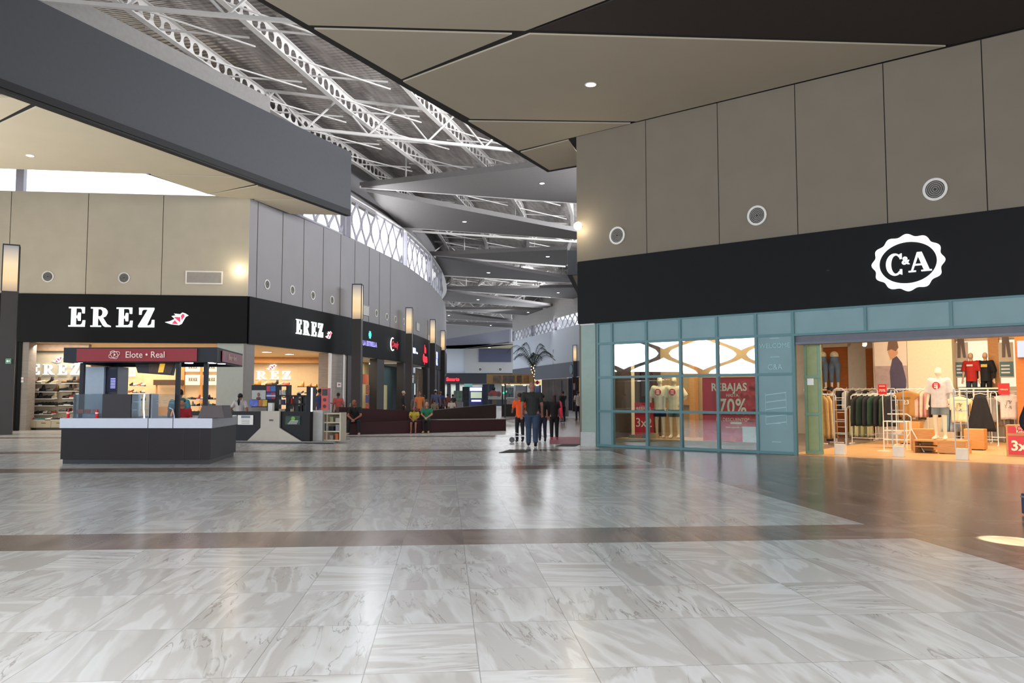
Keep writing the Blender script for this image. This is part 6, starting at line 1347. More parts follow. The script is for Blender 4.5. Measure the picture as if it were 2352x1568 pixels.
MB().box(px_(555, d0), px_(575, d0), d0 - .03, d0 - .02, pz(560, 960, d0), pz(560, 954, d0)).build('sheet_heading', mat('heading_grey', '#7c8088', .6), pk)
mb = MB()
for k in range(3): mb.box(px_(556, d0), px_(574, d0), d0 - .03, d0 - .02, pz(560, 965 + k * 3.5, d0), pz(560, 964 + k * 3.5, d0))
mb.build('sheet_text', mat('heading_grey', '#7c8088'), pk)
MB().box(px_(656, d0), px_(690, d0), d0 - .02, d0, pz(670, 975, d0), pz(670, 955, d0)).build('green_print', mat('green_print', '#1f3a26', .5, var=.6, scale=9), pk)
MB().lathe([(.07, d0 - .03), (.07, d0 - .02)], n=14, axis='y', cx=px_(674, d0), cz=pz(674, 961, d0)).build('green_dot', mat('dot_green', '#6d9a3a', .5), pk)
mb = MB()
for k in range(4): mb.box(px_(668 - k * 2, d0), px_(686 - k, d0), d0 - .035, d0 - .022, pz(670, 966 + k * 2.4, d0), pz(670, 965.2 + k * 2.4, d0))
mb.build('print_lines', M_PAPER, pk)
# rear counter, back panel and open shelving
dB = 2.0; MB().box(px_(560, dB), px_(730, dB), dB, dB + .4, .07, .9).build('rear_counter', M_PB, pk)
zt_ = pz(600, 884, dB); MB().box(px_(573, dB), px_(634, dB), dB + .1, dB + .3, .9, zt_).build('back_panel', M_PB, pk)
gx = [px_(p, dB) for p in (634, 656, 662, 676)]
for x in (px_(634, dB), px_(657, dB)): MB().box(x - .04, x + .04, dB + .05, dB + .3, .9, zt_).build('shelf_post', M_PB, pk)
for q, py in enumerate((885, 908)): MB().box(px_(634, dB), px_(657, dB), dB + .05, dB + .3, pz(645, py, dB) - .03, pz(645, py, dB) + .02).build('shelf_bar', M_PB, pk)
for x in (661, 674, 690, 696): MB().box(px_(x, dB) - .03, px_(x, dB) + .03, dB + .05, dB + .3, .9, pz(x, 909, dB)).build('shelf_post', M_PB, pk)
MB().box(px_(657, dB), px_(699, dB), dB + .05, dB + .3, pz(670, 911, dB), pz(670, 907, dB)).build('shelf_bar', M_PB, pk); MB().box(px_(657, dB), px_(699, dB), dB + .05, dB + .3, pz(670, 930, dB), pz(670, 926, dB)).build('shelf_bar', M_PB, pk)
MB().box(px_(703, .3), px_(713, .3), .3, .7, .07, pz(708, 887, .3)).build('tall_end_panel', M_PB, pk); MB().box(px_(713, .28), px_(715.5, .28), .28, .34, .07, pz(714, 890, .28)).build('lit_edge', glow('edge_glow', '#f2f6e8', 1.3), pk)
# white end units
MB().box(px_(716, .35), px_(741, .35), .35, .9, .07, pz(728, 942, .35)).build('white_side_unit', mat('unit_grey_white', '#a3a19c', .5), pk)
su = thing('open_shelf_unit', 'cream open shelf unit with small boxes at the right end of the phone kiosk', 'shelf', PF, (px_(741, .45), .45, .07)); w = px_(783, .45) - px_(741, .45); H = pz(760, 947, .45) - .07
M_SU = mat('shelf_cream', '#b5aa92', .5); MB().box(0, .05, 0, .45, 0, H).build('left_side', M_SU, su); MB().box(w - .05, w, 0, .45, 0, H).build('right_side', M_SU, su); MB().box(.05, w - .05, .42, .45, 0, H).build('back', mat('shelf_back', '#6e6656', .7), su); MB().box(w * .22, w * .26, 0, .42, 0, H).build('divider', M_SU, su)
for k in range(4): MB().box(.05, w - .05, 0, .42, k * (H - .06) / 3, k * (H - .06) / 3 + .04).build('shelf', M_SU, su)
for i, (fx, lv, ww, hh, c, nm) in enumerate(((.42, 2, .12, .16, '#8f8a62', 'olive'), (.75, 2, .14, .13, '#9d968c', 'grey'), (.42, 1, .16, .14, '#15171c', 'black'), (.75, 1, .12, .2, '#7f7a80', 'mauve'), (.42, 0, .12, .14, '#8a8278', 'taupe'), (.72, 0, .1, .2, '#b05a2c', 'orange'), (.12, 0, .09, .3, '#b07a70', 'pink'), (.12, 1, .09, .28, '#2c4a5a', 'blue'))):
    tag(MB().box(-ww / 2, ww / 2, -.08, .08, 0, hh).build('small_box', cmat(c)), nm + ' small box in the open shelf unit of the phone kiosk', 'box', 'small boxes in the open shelf unit').matrix_world = PF.m @ Matrix.Translation((px_(741, .45) + fx * w, .62, .07 + lv * (H - .06) / 3 + .041))
# posters and goods on the back panel
def sheet(pa, pb, ya, yb, col, lab, dd=dB + .08, cat='poster', var=.1, sub=None):
    e = thing('poster' if cat == 'poster' else 'package', lab, cat, PF, (px_(pa, dd), dd, pz(pa, yb, dd))); w = px_(pb, dd) - px_(pa, dd); h = pz(pa, ya, dd) - pz(pa, yb, dd)
    MB().box(0, w, 0, .02, 0, h).build('sheet', mat('sheet_' + col.strip('#'), col, .6, var=var, scale=8), e)
    for (a, b, c, d, cc) in (sub or []): MB().box(a * w, b * w, -.008, 0, c * h, d * h).build('print_block', mat('print_' + cc.strip('#'), cc, .6), e)
    return e
pf = sheet(577, 609, 896, 917, '#a9aaa4', 'pale poster with a small head portrait on the phone kiosk back panel'); w = px_(609, dB) - px_(577, dB)
MB().ball((w * .5, -.01, .17), .05, .012, .075).build('portrait_face', mat('portrait_skin', '#8d5a48', .7), pf); MB().ball((w * .5, -.01, .04), .09, .012, .05).build('portrait_shirt', mat('portrait_shirt', '#5a4038', .7), pf)
sheet(611, 632, 886, 899, '#3a5f9c', 'red and blue printed card on the phone kiosk back panel', sub=[(0, .4, 0, 1, '#a83a52')]); sheet(611, 632, 901, 916, '#2c3f80', 'card with blue white and red bars on the phone kiosk back panel', sub=[(0, 1, .38, .62, '#b8b4c0'), (.5, 1, .7, 1, '#9c2a3c'), (.6, 1, 0, .3, '#9c2a3c')])
sheet(572, 592, 918, 933, '#5a6ec0', 'violet blue card at the foot of the phone kiosk back panel', var=.3); sheet(593, 613, 918, 933, '#c9a23c', 'orange and yellow card at the foot of the phone kiosk back panel', var=.2, sub=[(0, .45, 0, 1, '#b0643c')])
item('monitor', 'grey backed monitor on the phone kiosk rear counter', 'monitor', px_(576, 1.6), px_(612, 1.6), 1.6, 1.75, .72, pz(590, 935, 1.6), mat('monitor_grey', '#7d7a76', .5), PF); item('package', 'white package beside the monitor on the phone kiosk', 'box', px_(615, 1.6), px_(625, 1.6), 1.6, 1.75, .72, pz(620, 925, 1.6), M_PAPER, PF)
MB().box(px_(574, 1.5), px_(628, 1.5), 1.5, 2.0, .66, .72).build('inner_ledge', M_PB, pk)
for i, (p_, q_, c, nm) in enumerate(((638, 921, '#c9c2c4', 'pale'), (649, 920, '#3a3a5a', 'dark blue'), (641, 938, '#d8ccc0', 'cream'), (650, 939, '#b8b0a8', 'grey'), (667, 921, '#b83a2c', 'red'), (667, 937, '#c8b8a0', 'beige'), (640, 897, '#c8c0c4', 'lilac'), (651, 897, '#a8a4a0', 'silver'))):
    dd = dB + .1; zz_ = {921: 926, 920: 926, 938: 945, 939: 945, 937: 945, 897: 905}[q_]
    tag(MB().box(-.055, .055, -.04, .04, 0, .17).build('phone_case', cmat(c)), nm + ' packed phone case in the phone kiosk rear shelving', 'phone case', 'phone cases in the rear shelving').matrix_world = PF.m @ Matrix.Translation((px_(p_, dd), dd + .05, {926: .95, 945: .905, 905: pz(645, 908, dB) + .025}[zz_] + (.28 if zz_ == 926 and p_ < 655 else (pz(670, 926, dB) - .95 if zz_ == 926 else 0))))
person('woman with a long black ponytail in a white blouse at the phone kiosk', px_(549, .9), .95, 1.62, .2, 'hip', '#c4b8b4', '#22222c', '#8f604a', '#0f1416', 'pony', frame=PF)
def backpack(e, k, J, B):
    c = B['che']; MB().ball(c + Vector((0, -.2, -.06)) * k, .17 * k, .11 * k, .25 * k, 14, 10).build('backpack', mat('pack_dark', '#23211f', .8), e, smooth=True); MB().ball(c + Vector((0, -.27, -.02)) * k, .13 * k, .06 * k, .15 * k, 12, 8).build('backpack_front_pocket', mat('pack_beige', '#a89f86', .8), e, smooth=True)
def walk_at(label, px, pfoot, ptop, **kw):
    """person standing on the floor where the photo shows the feet, as tall as the photo shows"""
    p = gp(px, pfoot); h = dp(px, ptop, p.y).z; return person(label, p.x, p.y, h, **kw)
walk_at('customer with a beige backpack and white cap walking into the shoe shop', 685, 996, 900, face=.1, pose='walk', shirt='#26262a', pants='#1f1f24', skin='#9a6e56', hair='#111111', extra=lambda e, k, J, B: (backpack(e, k, J, B), cap_extra('#b9b2ac', False)(e, k, J, B)))
walk_at('man in a navy shirt and cap reaching to the pink phone stand', 733, 990, 893, face=-.9, pose='point', shirt='#22305c', pants='#15161c', skin='#6e4634', hair='#0e0c0c', extra=cap_extra('#12131a'))
walk_at('person in a coral red shirt seen from behind by the stone pillar', 776, 985, 901, face=.3, pose='stand', shirt='#9c4038', pants='#1b191c', skin='#5a3626', hair='#0d0b0b')
e = thing('pink_stand', 'pink and orange product stand with round icons beside the navy shirt man', 'display', PF, (px_(737.5, 1.3), 1.3, 0)); w = px_(753, 1.3) - px_(737.5, 1.3); H = pz(745, 891, 1.3)
MB().box(0, w, 0, .2, .07, H).build('body', mat('stand_pink', '#b0668c', .5), e); MB().box(0, w, -.01, 0, H * .58, H).build('orange_top', mat('stand_orange', '#c8553c', .5), e); MB().box(.03, w - .03, -.02, -.01, H * .86, H * .98).build('dark_label', M_BLACKM, e)
for k in range(4): MB().lathe([(.06, -.02), (.06, -.01)], n=14, axis='y', cx=w * .5, cz=H * (.78 - k * .12)).build('round_icon', mat('icon_plum', '#54304c', .6), e)
# ================================================================== planter wall and seats
M_MAR = mat('maroon_panel', '#35171b', .5, var=.06, scale=1.5); M_BRW = mat('brown_panel', '#332624', .5, var=.06)
pw = thing('planter_wall', 'long dark maroon planter wall with a built-in low bench', 'planter', WORLD)
a, b, c = [q + Vector((0, .5, 0)) for q in (gp(783, 1000), gp(945, 996), gp(1162, 990))]
zA = dp(790, 933, a.y + .6).z
def seg3(p, q, d0, d1, z0p, z0q, z1p, z1q, nm, m):
    """box along p-q, from d0 to d1 behind the line, with sloping top"""
    p, q = Vector(p), Vector(q); t = (q - p).normalized(); n_ = Vector((-t.y, t.x, 0)); v = [p + n_ * d0, q + n_ * d0, q + n_ * d1, p + n_ * d1]
    MB().add([(v[0].x, v[0].y, z0p), (v[1].x, v[1].y, z0q), (v[2].x, v[2].y, z0q), (v[3].x, v[3].y, z0p), (v[0].x, v[0].y, z1p), (v[1].x, v[1].y, z1q), (v[2].x, v[2].y, z1q), (v[3].x, v[3].y, z1p)], [(0, 3, 2, 1), (4, 5, 6, 7), (0, 1, 5, 4), (1, 2, 6, 5), (2, 3, 7, 6), (3, 0, 4, 7)]).build(nm, m, pw)
seg3(a, b, 0, .55, 0, 0, .45, .5, 'bench_left', M_MAR); seg3(a, b, .55, .9, 0, 0, dp(790, 934, a.y + .7).z, dp(940, 943, b.y + .7).z, 'back_left', M_MAR)
seg3(b, c, 0, .8, 0, 0, .52, dp(1160, 963, c.y).z, 'bench_right', M_MAR); seg3(b, c, -.01, .84, 0, 0, 0.02, 0.02, 'foot_strip', M_BLACKM)
p2, q2 = dp(975, 950, b.y + 1.2), dp(1139, 950, c.y + 1.5); p2.z = q2.z = 0
seg3(p2, q2, 0, .3, 0, 0, dp(975, 944, p2.y).z, dp(1139, 928, q2.y).z, 'back_right', M_BRW)
seg3(dp(928, 950, b.y + .7) * Vector((1, 1, 0)), p2, 0, .3, 0, 0, dp(940, 943, b.y).z, dp(975, 944, p2.y).z, 'back_middle', M_BRW)
tt = (c - b).normalized(); ax = b + tt * 1.2; seg3(ax, c, .0, .82, .525, dp(1160, 963, c.y).z + .005, .545, dp(1160, 963, c.y).z + .025, 'bench_capping', mat('capping_grey', '#8a807a', .5))
def sit_at(label, px, pfoot, ptop, hscale, **kw):
    p_, q_ = (a, b) if px < 900 else (b, c); r = ray(px, 950); k = r.x / r.y; f = (p_.x - k * p_.y) / ((p_.x - k * p_.y) - (q_.x - k * q_.y)); p = p_.lerp(q_, f)
    return person(label, p.x, p.y + .17, hscale, **kw)
sit_at('man in a black tee and dark trousers sitting bent over on the maroon wall bench', 816, 998, 920, 1.85, face=pi, pose='sitlean', shirt='#151214', pants='#17191e', skin='#8d5440', hair='#0f0d0d', shoes='#c9c4bc', headtilt=.10)
sit_at('child in a yellow tee and shorts sitting on the maroon bench beside the woman', 951, 992, 930, 1.48, face=pi, pose='sit', shirt='#a8922a', pants='#15161a', legs='short', skin='#8d5a44', hair='#0f0e10', shoes='#7a5a50')
sit_at('woman in a green top and black trousers sitting on the maroon bench', 980, 993, 922, 1.72, face=pi, pose='sit', shirt='#23684a', pants='#121214', skin='#a8765e', hair='#6a5a4a', shoes='#b8a468')
# ================================================================== people walking
walk_at('person in a bright orange tee and black trousers walking away', 1194, 1015, 901, face=.12, pose='push', shirt='#e8551c', pants='#14141a', skin='#8a5440', hair='#1a1420')
walk_at('tall bald man in a dark tee and blue jeans walking away', 1222, 1026, 877, face=0, pose='walk', shirt='#20241f', pants='#2b3a50', skin='#8a5c50', bald=True, wide=1.22, shoes='#15171a', lv=2)
walk_at('woman in a black top and dark jeans walking beside the bald man', 1246, 1014, 904, face=0, pose='walk', shirt='#121212', pants='#141a2c', skin='#9a6450', hair='#15181a', hairstyle='bun', sleeve='long')
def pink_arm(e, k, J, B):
    skin_obj('pink_sleeve', [(J['shR'] + Vector((.02, 0, 0)), .07 * k), (J['elR'], .062 * k), (J['wrR'], .05 * k)], [(0, 1), (1, 2)], glow('glowing_pink_cloth', '#e82e4c', .12), e, 1)  # sleeve brightness is helped by a faint glow put into the cloth
walk_at('woman in black with long hair and one bright pink sleeve, pushing a stroller', 1273, 1009, 905, face=0, pose='stand', shirt='#1c1014', pants='#101012', skin='#9a6450', hair='#2a1418', hairstyle='long', sleeve='short', wide=1.15, shoes='#c83a4c', extra=pink_arm)
walk_at('person in black with short hair crossing near the far mural wall', 1293, 970, 897, face=.6, pose='point', shirt='#15181a', pants='#131722', skin='#7a4c3c', hair='#0f0e0e', shoes='#24406a')
walk_at('person in a pale tee and navy trousers near the pale green pilaster', 1328, 966, 897, face=.2, pose='hold', shirt='#a39a96', pants='#171a28', skin='#7a4c3c', hair='#120f10')
walk_at('older white haired person in a dark jacket by the snack shop', 926, 968, 897, face=-1.2, pose='stand', shirt='#1d1f22', pants='#241a20', skin='#9a7058', hair='#b5aca4', sleeve='long')
walk_at('person in an orange top walking towards the viewer in front of the glass door', 963, 975, 899, face=pi, pose='walk', shirt='#b0602c', pants='#6a3a44', skin='#8a5a46', hair='#2a1c1c', hairstyle='long')
walk_at('man in a pale hat and blue shirt seen from behind', 1000, 962, 895, face=.1, pose='stand', shirt='#4a506c', pants='#2a2c36', skin='#8a5a46', hair='#2a2422', wide=1.2, extra=cap_extra('#c9c4bc', False))
walk_at('person in a dark blue shirt behind the man in the pale hat', 1011, 961, 898, face=.5, pose='stand', shirt='#27305c', pants='#20222c', skin='#7a5040', hair='#6a5a2a')
for px, ft, tp, sh, hr, lab in ((810, 972, 917, '#b0a890', '#4a4038', 'person in a cream top seen over the planter wall by the nearest column'), (998, 975, 918, '#6a5a4a', '#12100f', 'dark haired person in a tan top sitting beyond the planter wall'), (1037, 975, 915, '#a89a8c', '#12100f', 'dark haired person in a pale top sitting beyond the sloped planter'), (953, 970, 906, '#5a6468', '#15120f', 'child partly hidden beside the person in the orange top'), (973, 970, 906, '#5a4a3a', '#15120f', 'person in brown beside the person in the orange top'), (1028, 958, 904, '#8a4a4c', '#1a1412', 'person in a dusty red top near the far left storefront'), (1040, 958, 905, '#2a2a2e', '#1a1412', 'person in dark clothes near the far left storefront')):
    walk_at(lab, px, ft, tp, face=random.uniform(-.5, .5), pose='stand', shirt=sh, pants='#2a2a30', skin='#8a5c48', hair=hr, fingers=False)
p = gp(1176, 1016); e = thing('stroller_frame', 'thin metal trolley frame on wheels beside the orange tee person', 'trolley', WORLD, (p.x, p.y, 0))
MB().tube([(.0, 0, .1), (.1, 0, .32), (.38, .05, .22), (.6, .05, .34)], .012, 6).tube([(.0, 0, .1), (.14, .1, .2), (.6, .1, .2)], .012, 6).build('frame', M_CHROME, e); MB().lathe([(.09, -.02), (.09, .02)], n=14, axis='y', cx=0, cz=.09).build('wheel', M_BLACKM, e)
# person cut by the right edge
p = gp(2358, 1182)
def bag(e, k, J, B): skin_obj('scarf_shawl', [(B['che'] + Vector((-.16, 0, .05)), .14), (B['che'] + Vector((-.24, 0, -.18)), .16), (B['che'] + Vector((-.2, 0, -.36)), .10)], [(0, 1), (1, 2)], mat('dark_fluffy', '#14171f', .95, var=.6, scale=22, bump=.8), e, 2)
person('person in a dark fluffy jacket cut off by the right edge of the picture', p.x + .36, p.y, 1.8, .1, 'stand', '#171a22', '#1a1c24', '#a0705a', '#120f10', sleeve='long', extra=bag)
e = thing('small_bag_clip', 'small dark blue case near the floor at the right edge', 'bag', WORLD, (p.x - .02, p.y - .05, 0)); MB().box(-.05, .09, -.04, .04, .02, .27).build('body', mat('case_blue', '#39435e', .4, metal=.3), e, bevel=.01); MB().box(-.055, .095, -.045, .045, .22, .24).build('band', M_CHROME, e)
# floor mats
for i, (pts, lab) in enumerate((([(1146, 1040), (1170, 1033), (1218, 1034), (1210, 1039)], 'thin dark floor mat in front of the bald man'), ([(1277, 1025), (1292, 1020), (1335, 1020), (1322, 1025)], 'thin dark floor mat beside the pale green pilaster'))):
    tag(MB().slab(px_poly(pts, 0), .001, .012).build('floor_mat', mat('mat_dark', '#2f2927', .8)), lab, 'mat')
tag(MB().slab(px_poly([(1262, 1010), (1268, 1003), (1334, 1003), (1334, 1020), (1262, 1020)], 0), .0005, .003).build('pink_floor_film', mat('pink_film', '#8e4a55', .5)), 'pink tinted floor film by the pale green pilaster', 'floor film')
# ================================================================== far end: food court kiosks and stores
struct('wall_far_right_lower', MB().box(0, 6, .4, .6, 0, 4.05).box(6, 9, 1.5, 1.6, 0, 4.05).box(9, 13, .4, .6, 0, 4.05).box(13, 18, 1.5, 1.6, 0, 4.05).box(18, rl + 22, .4, .6, 0, 4.05), mat('far_lower_wall', '#4c474b', .7, var=.15, scale=.5), RF)
M_DIM = mat('far_interior', '#8f8f8a', .7, var=.1, scale=.6)
struct('wall_far_store', MB().box(-16, 4, 152.5, 152.7, 0, 4.1), M_DIM); struct('wall_far_store', MB().box(xe1 - 12, 3, 151.5, 152.0, 0, 1.2), mat('far_dark', '#24262a', .6))
e = thing('far_shop_sign', 'glowing red script sign on the far end storefront band', 'sign', WORLD, (dp(1040, 870, 149.3).x, 149.3, dp(1040, 871, 149.3).z)); text('lettering', 'Smarts', .85, 0, 0, 0, glow('bright_red_sign', '#f02438', 1.6), e, bold=.06)
for px in (1031, 1051, 1072): p = dp(px, 900, 150); struct('wall_far_store_pier', MB().box(p.x - .35, p.x + .35, 149.9, 150.4, 0, 4.1), mat('far_dark', '#24262a'))
lamp('far_store_light', (-10, 151, 4.0), (-10, 151, 0), 10, 1.5, 500, (.95, 1, .95))
for px, py in ((1103, 848), (1149, 848)): p = dp(px, py, 149.5); round_vent(Frame((p.x, 149.55), 0), px, py, 'tiny round vent on the far beige wall, ' + ('left' if px == 1103 else 'right') + ' one', 'vents on the far wall', .35)
def far_box(name, label, cat, px0, px1, py0, py1, D, depth, m, group=None):
    a, b = dp(px0, py1, D), dp(px1, py0, D); a.z = 0 if py1 > 915 else a.z; e = thing(name, label, cat, WORLD, (a.x, D, max(0, a.z)), group); MB().box(0, b.x - a.x, 0, depth, 0, b.z - max(0, a.z)).build('body', m, e); return e
e = far_box('arcade_machine', 'bright violet lit arcade machine at the far end', 'arcade machine', 1078, 1108, 888, 934, 120, 2, mat('arcade_dark', '#3a4668', .5))
w = dp(1108, 900, 120).x - dp(1078, 900, 120).x; MB().box(.1, w - .1, -.1, 0, dp(0, 897, 120).z, dp(0, 890, 120).z).build('light_header', glow('arcade_white', '#e6e2ff', 5), e); MB().box(.3, w - .2, -.1, 0, dp(0, 922, 120).z, dp(0, 918, 120).z).build('violet_strip', glow('arcade_violet', '#a88cff', 4), e); MB().box(.2, w - .1, -.08, 0, dp(0, 914, 120).z, dp(0, 900, 120).z).build('window', glow('arcade_pale', '#b8c4a8', .6), e)
far_box('green_banner', 'pale turquoise banner above the arcade machine', 'banner', 1066, 1085, 881, 889, 122, .2, glow('turq', '#5f9a90', .5))
far_box('glass_counter', 'green tinted glass counter left of the arcade machine', 'counter', 1042, 1064, 897, 925, 125, 1.5, mat('counter_green', '#4a5a4e', .3, var=.5, scale=2)); far_box('low_counter', 'low grey counter before the arcade machine', 'counter', 1046, 1062, 923, 938, 100, 1.5, mat('counter_grey', '#6a605e', .5))
far_box('dark_stall', 'dark blue stall front beside the arcade machine', 'stall', 1108, 1135, 882, 930, 118, 2, mat('stall_navy', '#1c2436', .6, var=.4, scale=1)); far_box('dark_stall', 'dark stall with toys left of the arcade machine', 'stall', 1062, 1077, 888, 932, 112, 1.5, mat('stall_dark', '#23262a', .6, var=.7, scale=2.5))
# diner style kiosk with a beige sign frame, checkered counter and red car front
DK = 62; e = thing('diner_kiosk', 'kiosk with beige sign frame, checkered counter and a red car shaped roof piece', 'kiosk', WORLD, (dp(1117, 900, DK).x, DK, 0)); X = lambda px, D=DK: dp(px, 900, D).x - dp(1117, 900, DK).x; Z = lambda py, D=DK: dp(1170, py, D).z
M_TANS = mat('tan_sign_frame', '#9a7c50', .6, var=.05)
MB().box(X(1117), X(1226), .5, .8, Z(881), Z(858.5)).build('sign_frame', M_TANS, e)
for a_, b_, c_ in ((1132, 1151, '#6a5c50'), (1155, 1182, '#5c5654'), (1187, 1198, '#5e4a38'), (1203, 1215, '#8a5c38')): MB().box(X(a_), X(b_), .46, .5, Z(878), Z(862)).build('menu_picture', mat('menu_' + c_.strip('#'), c_, .6, var=.35, scale=4), e)
for px in (1121, 1160, 1222): MB().box(X(px) - .06, X(px) + .06, .8, .95, 0, Z(881)).build('post', M_BLACKM, e)
mb = MB(); mw_ = MB(); n = 22; x0, x1 = X(1121), X(1152)
for i in range(n):
    for j in range(5): (mb if (i + j) % 2 else mw_).box(x0 + (x1 - x0) * i / n, x0 + (x1 - x0) * (i + 1) / n, -.02, 0, Z(917) + (Z(909) - Z(917)) * j / 5, Z(917) + (Z(909) - Z(917)) * (j + 1) / 5)
mb.build('black_checks', M_BLACKM, e); mw_.build('white_checks', M_PAPER, e); MB().box(x0, x1, 0, .5, Z(917), Z(909)).build('checkered_counter', M_BLACKM, e); MB().box(x0 + .3, x1 - .4, .05, .5, 0, Z(917)).build('counter_base', mat('stall_tan', '#6a5e4c', .6), e)
cb = MB(); cb.prism([(x0 + .05, Z(909)), (x1 - .05, Z(909)), (x1 - .02, Z(903)), (x1 - .15, Z(898)), (x0 + .62 * (x1 - x0), Z(899)), (x0 + .5 * (x1 - x0), Z(896)), (x0 + .3 * (x1 - x0), Z(896)), (x0 + .08, Z(900)), (x0 + .0, Z(904))], .0, .45); cb.build('red_car_shape', mat('car_red', '#8e2630', .4), e)
for f in (.22, .78): MB().lathe([(.13, -.03), (.13, .0)], n=14, axis='y', cx=x0 + (x1 - x0) * f, cz=Z(907)).build('car_wheel', mat('wheel_grey', '#5a4a4a', .5), e)
MB().ball((x0 + .42 * (x1 - x0), .1, Z(896) + .12), .12, .1, .16).build('driver_figure', M_BLACKM, e)
# taquero kiosk with glowing cream sign
DT = 66; e = thing('taco_kiosk', 'kiosk with a glowing cream sign band and white appliances', 'kiosk', WORLD, (dp(1152, 900, DT).x, DT, 0)); X = lambda px, D=DT: dp(px, 900, D).x - dp(1152, 900, DT).x; Z = lambda py, D=DT: dp(1200, py, D).z
MB().box(X(1152), X(1244.5), 0, .8, Z(884), Z(872)).build('sign_band', glow('cream_sign', '#e8d49a', .75), e); text('sign_lettering', 'TAQUERO', .30, X(1200), -.02, Z(878), mat('sign_brown', '#6a4a30', .6), e, bold=.015)
for px in (1169, 1234): MB().ball((X(px), -.02, Z(878)), .12, .02, .16).build('red_emblem', M_RED, e); 
for px in (1169, 1234): MB().prism([(X(px) - .24, Z(876)), (X(px) - .1, Z(876)), (X(px) - .1, Z(881)), (X(px) - .18, Z(881))], -.015, 0).prism([(X(px) + .24, Z(876)), (X(px) + .1, Z(876)), (X(px) + .1, Z(881)), (X(px) + .18, Z(881))], -.015, 0).build('emblem_wings', M_CREAM, e)
for px in (1157, 1177, 1205, 1234): MB().lathe([(.11, Z(884) - .04), (.11, Z(884))], cx=X(px), cy=.3, n=12).build('lamp', glow('kiosk_lamp', '#ece8ff', 9), e)
MB().box(X(1152), X(1244), .0, 1.2, 0, Z(928)).build('counter', mat('taco_brown', '#2e2022', .5), e)
for px in (1154, 1242): MB().box(X(px) - .06, X(px) + .06, .5, .62, Z(928), Z(884)).build('post', M_BLACKM, e)
MB().box(X(1164), X(1190), .1, .5, Z(928), Z(914)).build('white_counter_case', mat('case_pale', '#b8a8a8', .5, var=.3, scale=5), e); MB().box(X(1182), X(1205), .7, 1.0, Z(928), Z(897)).build('grey_cabinet', mat('cabinet_grey', '#8a8488', .5), e); MB().box(X(1160), X(1180), .8, 1.0, Z(912), Z(889)).build('shelf_with_goods', mat('goods', '#54626a', .6, var=.6, scale=6), e); MB().box(X(1230), X(1243), .7, 1.0, Z(928), Z(890)).build('blue_panel', mat('blue_panel', '#4a5a84', .5), e)
for px, py in ((1157, 902), (1162, 899)): MB().ball((X(px), -.05, Z(py)), .08, .05, .08).build('green_lamp', glow('green_lamp', '#28c890', 2.5), e)
# mural wall
a, b = dp(1244, 900, 71), dp(1303, 900, 66); MFr = frame_between((a.x, a.y), (b.x, b.y)); Lm = sqrt((b.x - a.x) ** 2 + (b.y - a.y) ** 2); e = thing('mural_hoarding', 'tall grey hoarding with a faded figure mural and a white top edge', 'hoarding', MFr)
h0 = dp(1244, 872, 71).z; MB().box(0, Lm, 0, .1, 0, h0).build('board', mat('mural_grey', '#77716e', .7, var=.18, scale=1.2), e); MB().box(0, Lm, -.02, .12, h0, h0 + .06).build('top_edge', M_WHITE, e)
for i, (f, w_, c) in enumerate(((.1, .16, '#9a706c'), (.3, .06, '#5a7a6c'), (.48, .22, '#8f8286'), (.8, .1, '#2c3044'))): MB().prism([(Lm * f - w_, .2), (Lm * f + w_, .4), (Lm * f + w_ * .6, h0 - .2), (Lm * f - w_ * .4, h0 - .1)], -.012, 0).build('mural_stroke', mat('mural_' + c.strip('#'), c, .7, var=.2), e)
far_box('glowing_opening_panel', 'glowing cream panel standing for a warm lit shop opening at the far right', 'shop opening', 1329, 1345, 867, 958, 92, .3, glow('warm_opening', '#d8b060', .55)); e = far_box('dark_doorway', 'dark blue doorway right of the mural hoarding', 'doorway', 1303, 1325, 870, 938, 98, .3, mat('door_navy', '#34384a', .6)); far_box('notice_plate', 'red and white notice on the brown pillar at the far right', 'sign', 1316.5, 1321, 880, 895, 90, .05, mat('notice_pale', '#b89a9a', .6, var=.3, scale=3)); far_box('maroon_pillar', 'maroon brown pillar carrying a small notice at the far right', 'pillar', 1315, 1330, 866, 937, 91, .3, mat('pillar_maroon', '#3c2a2e', .6))  # first box glows to stand for the light of a shop interior
x, z = RF.at(1312, 848, -.15); e = thing('band_sign', 'small teal emblem on the far right band', 'sign', RF, (x, -.15, z)); MB().lathe([(.6, -.04), (.6, 0)], n=14, axis='y').build('disc', mat('emblem_teal', '#54767c', .6), e)
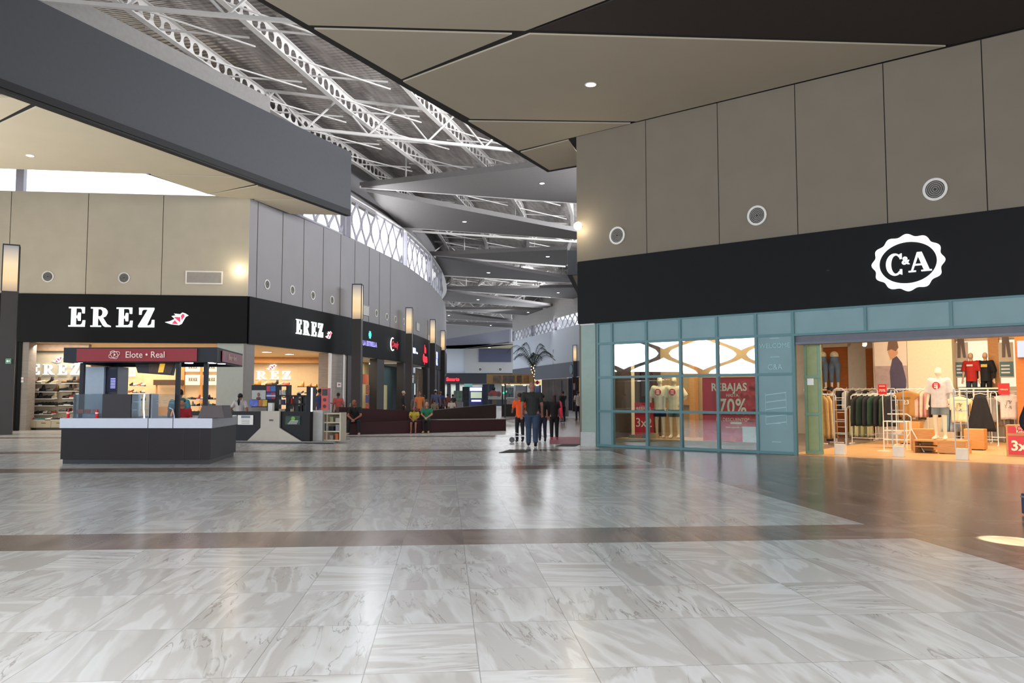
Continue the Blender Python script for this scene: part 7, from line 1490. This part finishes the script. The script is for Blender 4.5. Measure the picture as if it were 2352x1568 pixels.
# palm with a string of lights
p = dp(1224, 900, 64); e = thing('palm_tree', 'potted palm with drooping fronds and a light wrapped trunk beyond the kiosks', 'palm', WORLD, (p.x, 64, 0)); zc_ = dp(1224, 842, 64).z
MB().tube([(0, 0, 0), (.03, 0, zc_ * .5), (0, 0, zc_)], [.14, .12, .10], 8).build('trunk', mat('palm_trunk', '#4a4038', .8), e)
mb = MB()
for k in range(14): a_ = k * 2.4; mb.ball((.13 * cos(a_), -.12 * abs(sin(a_)) - .02, zc_ - 1.0 + k * .085), .035, nu=6, nv=4)
mb.build('string_lights', glow('fairy_lights', '#ffd9a0', 4), e)
rnd = random.Random(4)
for k in range(15):
    a_ = 2 * pi * k / 15 + rnd.uniform(-.15, .15); L_ = rnd.uniform(1.5, 2.2); rise = rnd.uniform(.9, 2.1); f = MB(); pts = []
    for j in range(9): u = j / 8; r_ = L_ * u; pts.append(Vector((cos(a_) * r_, sin(a_) * r_, zc_ + rise * sin(u * 2.2) - .5 * u * u * L_ * .5)))
    f.tube(pts, .018, 4, .006)
    for j in range(1, 9):
        for q in range(3):
            c_ = pts[j - 1].lerp(pts[j], q / 3); side = Vector((-sin(a_), cos(a_), 0)); ln = .42 * sin(pi * min(.97, (j + q / 3) / 9.2)) + .08
            for sg in (-1, 1): tip = c_ + side * sg * ln * .75 + Vector((cos(a_) * .2, sin(a_) * .2, -ln * .65)); w_ = Vector((0, 0, .018)); f.add([c_ - w_, c_ + w_, tip, c_ + Vector((.01, .01, 0))], [(0, 1, 2), (0, 2, 3), (1, 3, 2)])
    f.build('frond', mat('palm_green', '#2e3a2e', .8, var=.3), e)
# bright floor patch at the right, imitating sun with an added unseen spot lamp
sd = bpy.data.lights.new('added_patch_spot', 'SPOT'); so_ = bpy.data.objects.new('added_patch_spot', sd); COL.objects.link(so_); g_ = gp(2335, 1243); so_.location = (g_.x + 3.0, g_.y - 5.5, 7.2); so_.rotation_euler = (Vector((g_.x, g_.y, 0)) - so_.location).to_track_quat('-Z', 'Y').to_euler(); sd.energy = 40000; sd.spot_size = radians(3.4); sd.spot_blend = .25; sd.color = (1, .86, .6); sd.shadow_soft_size = .02
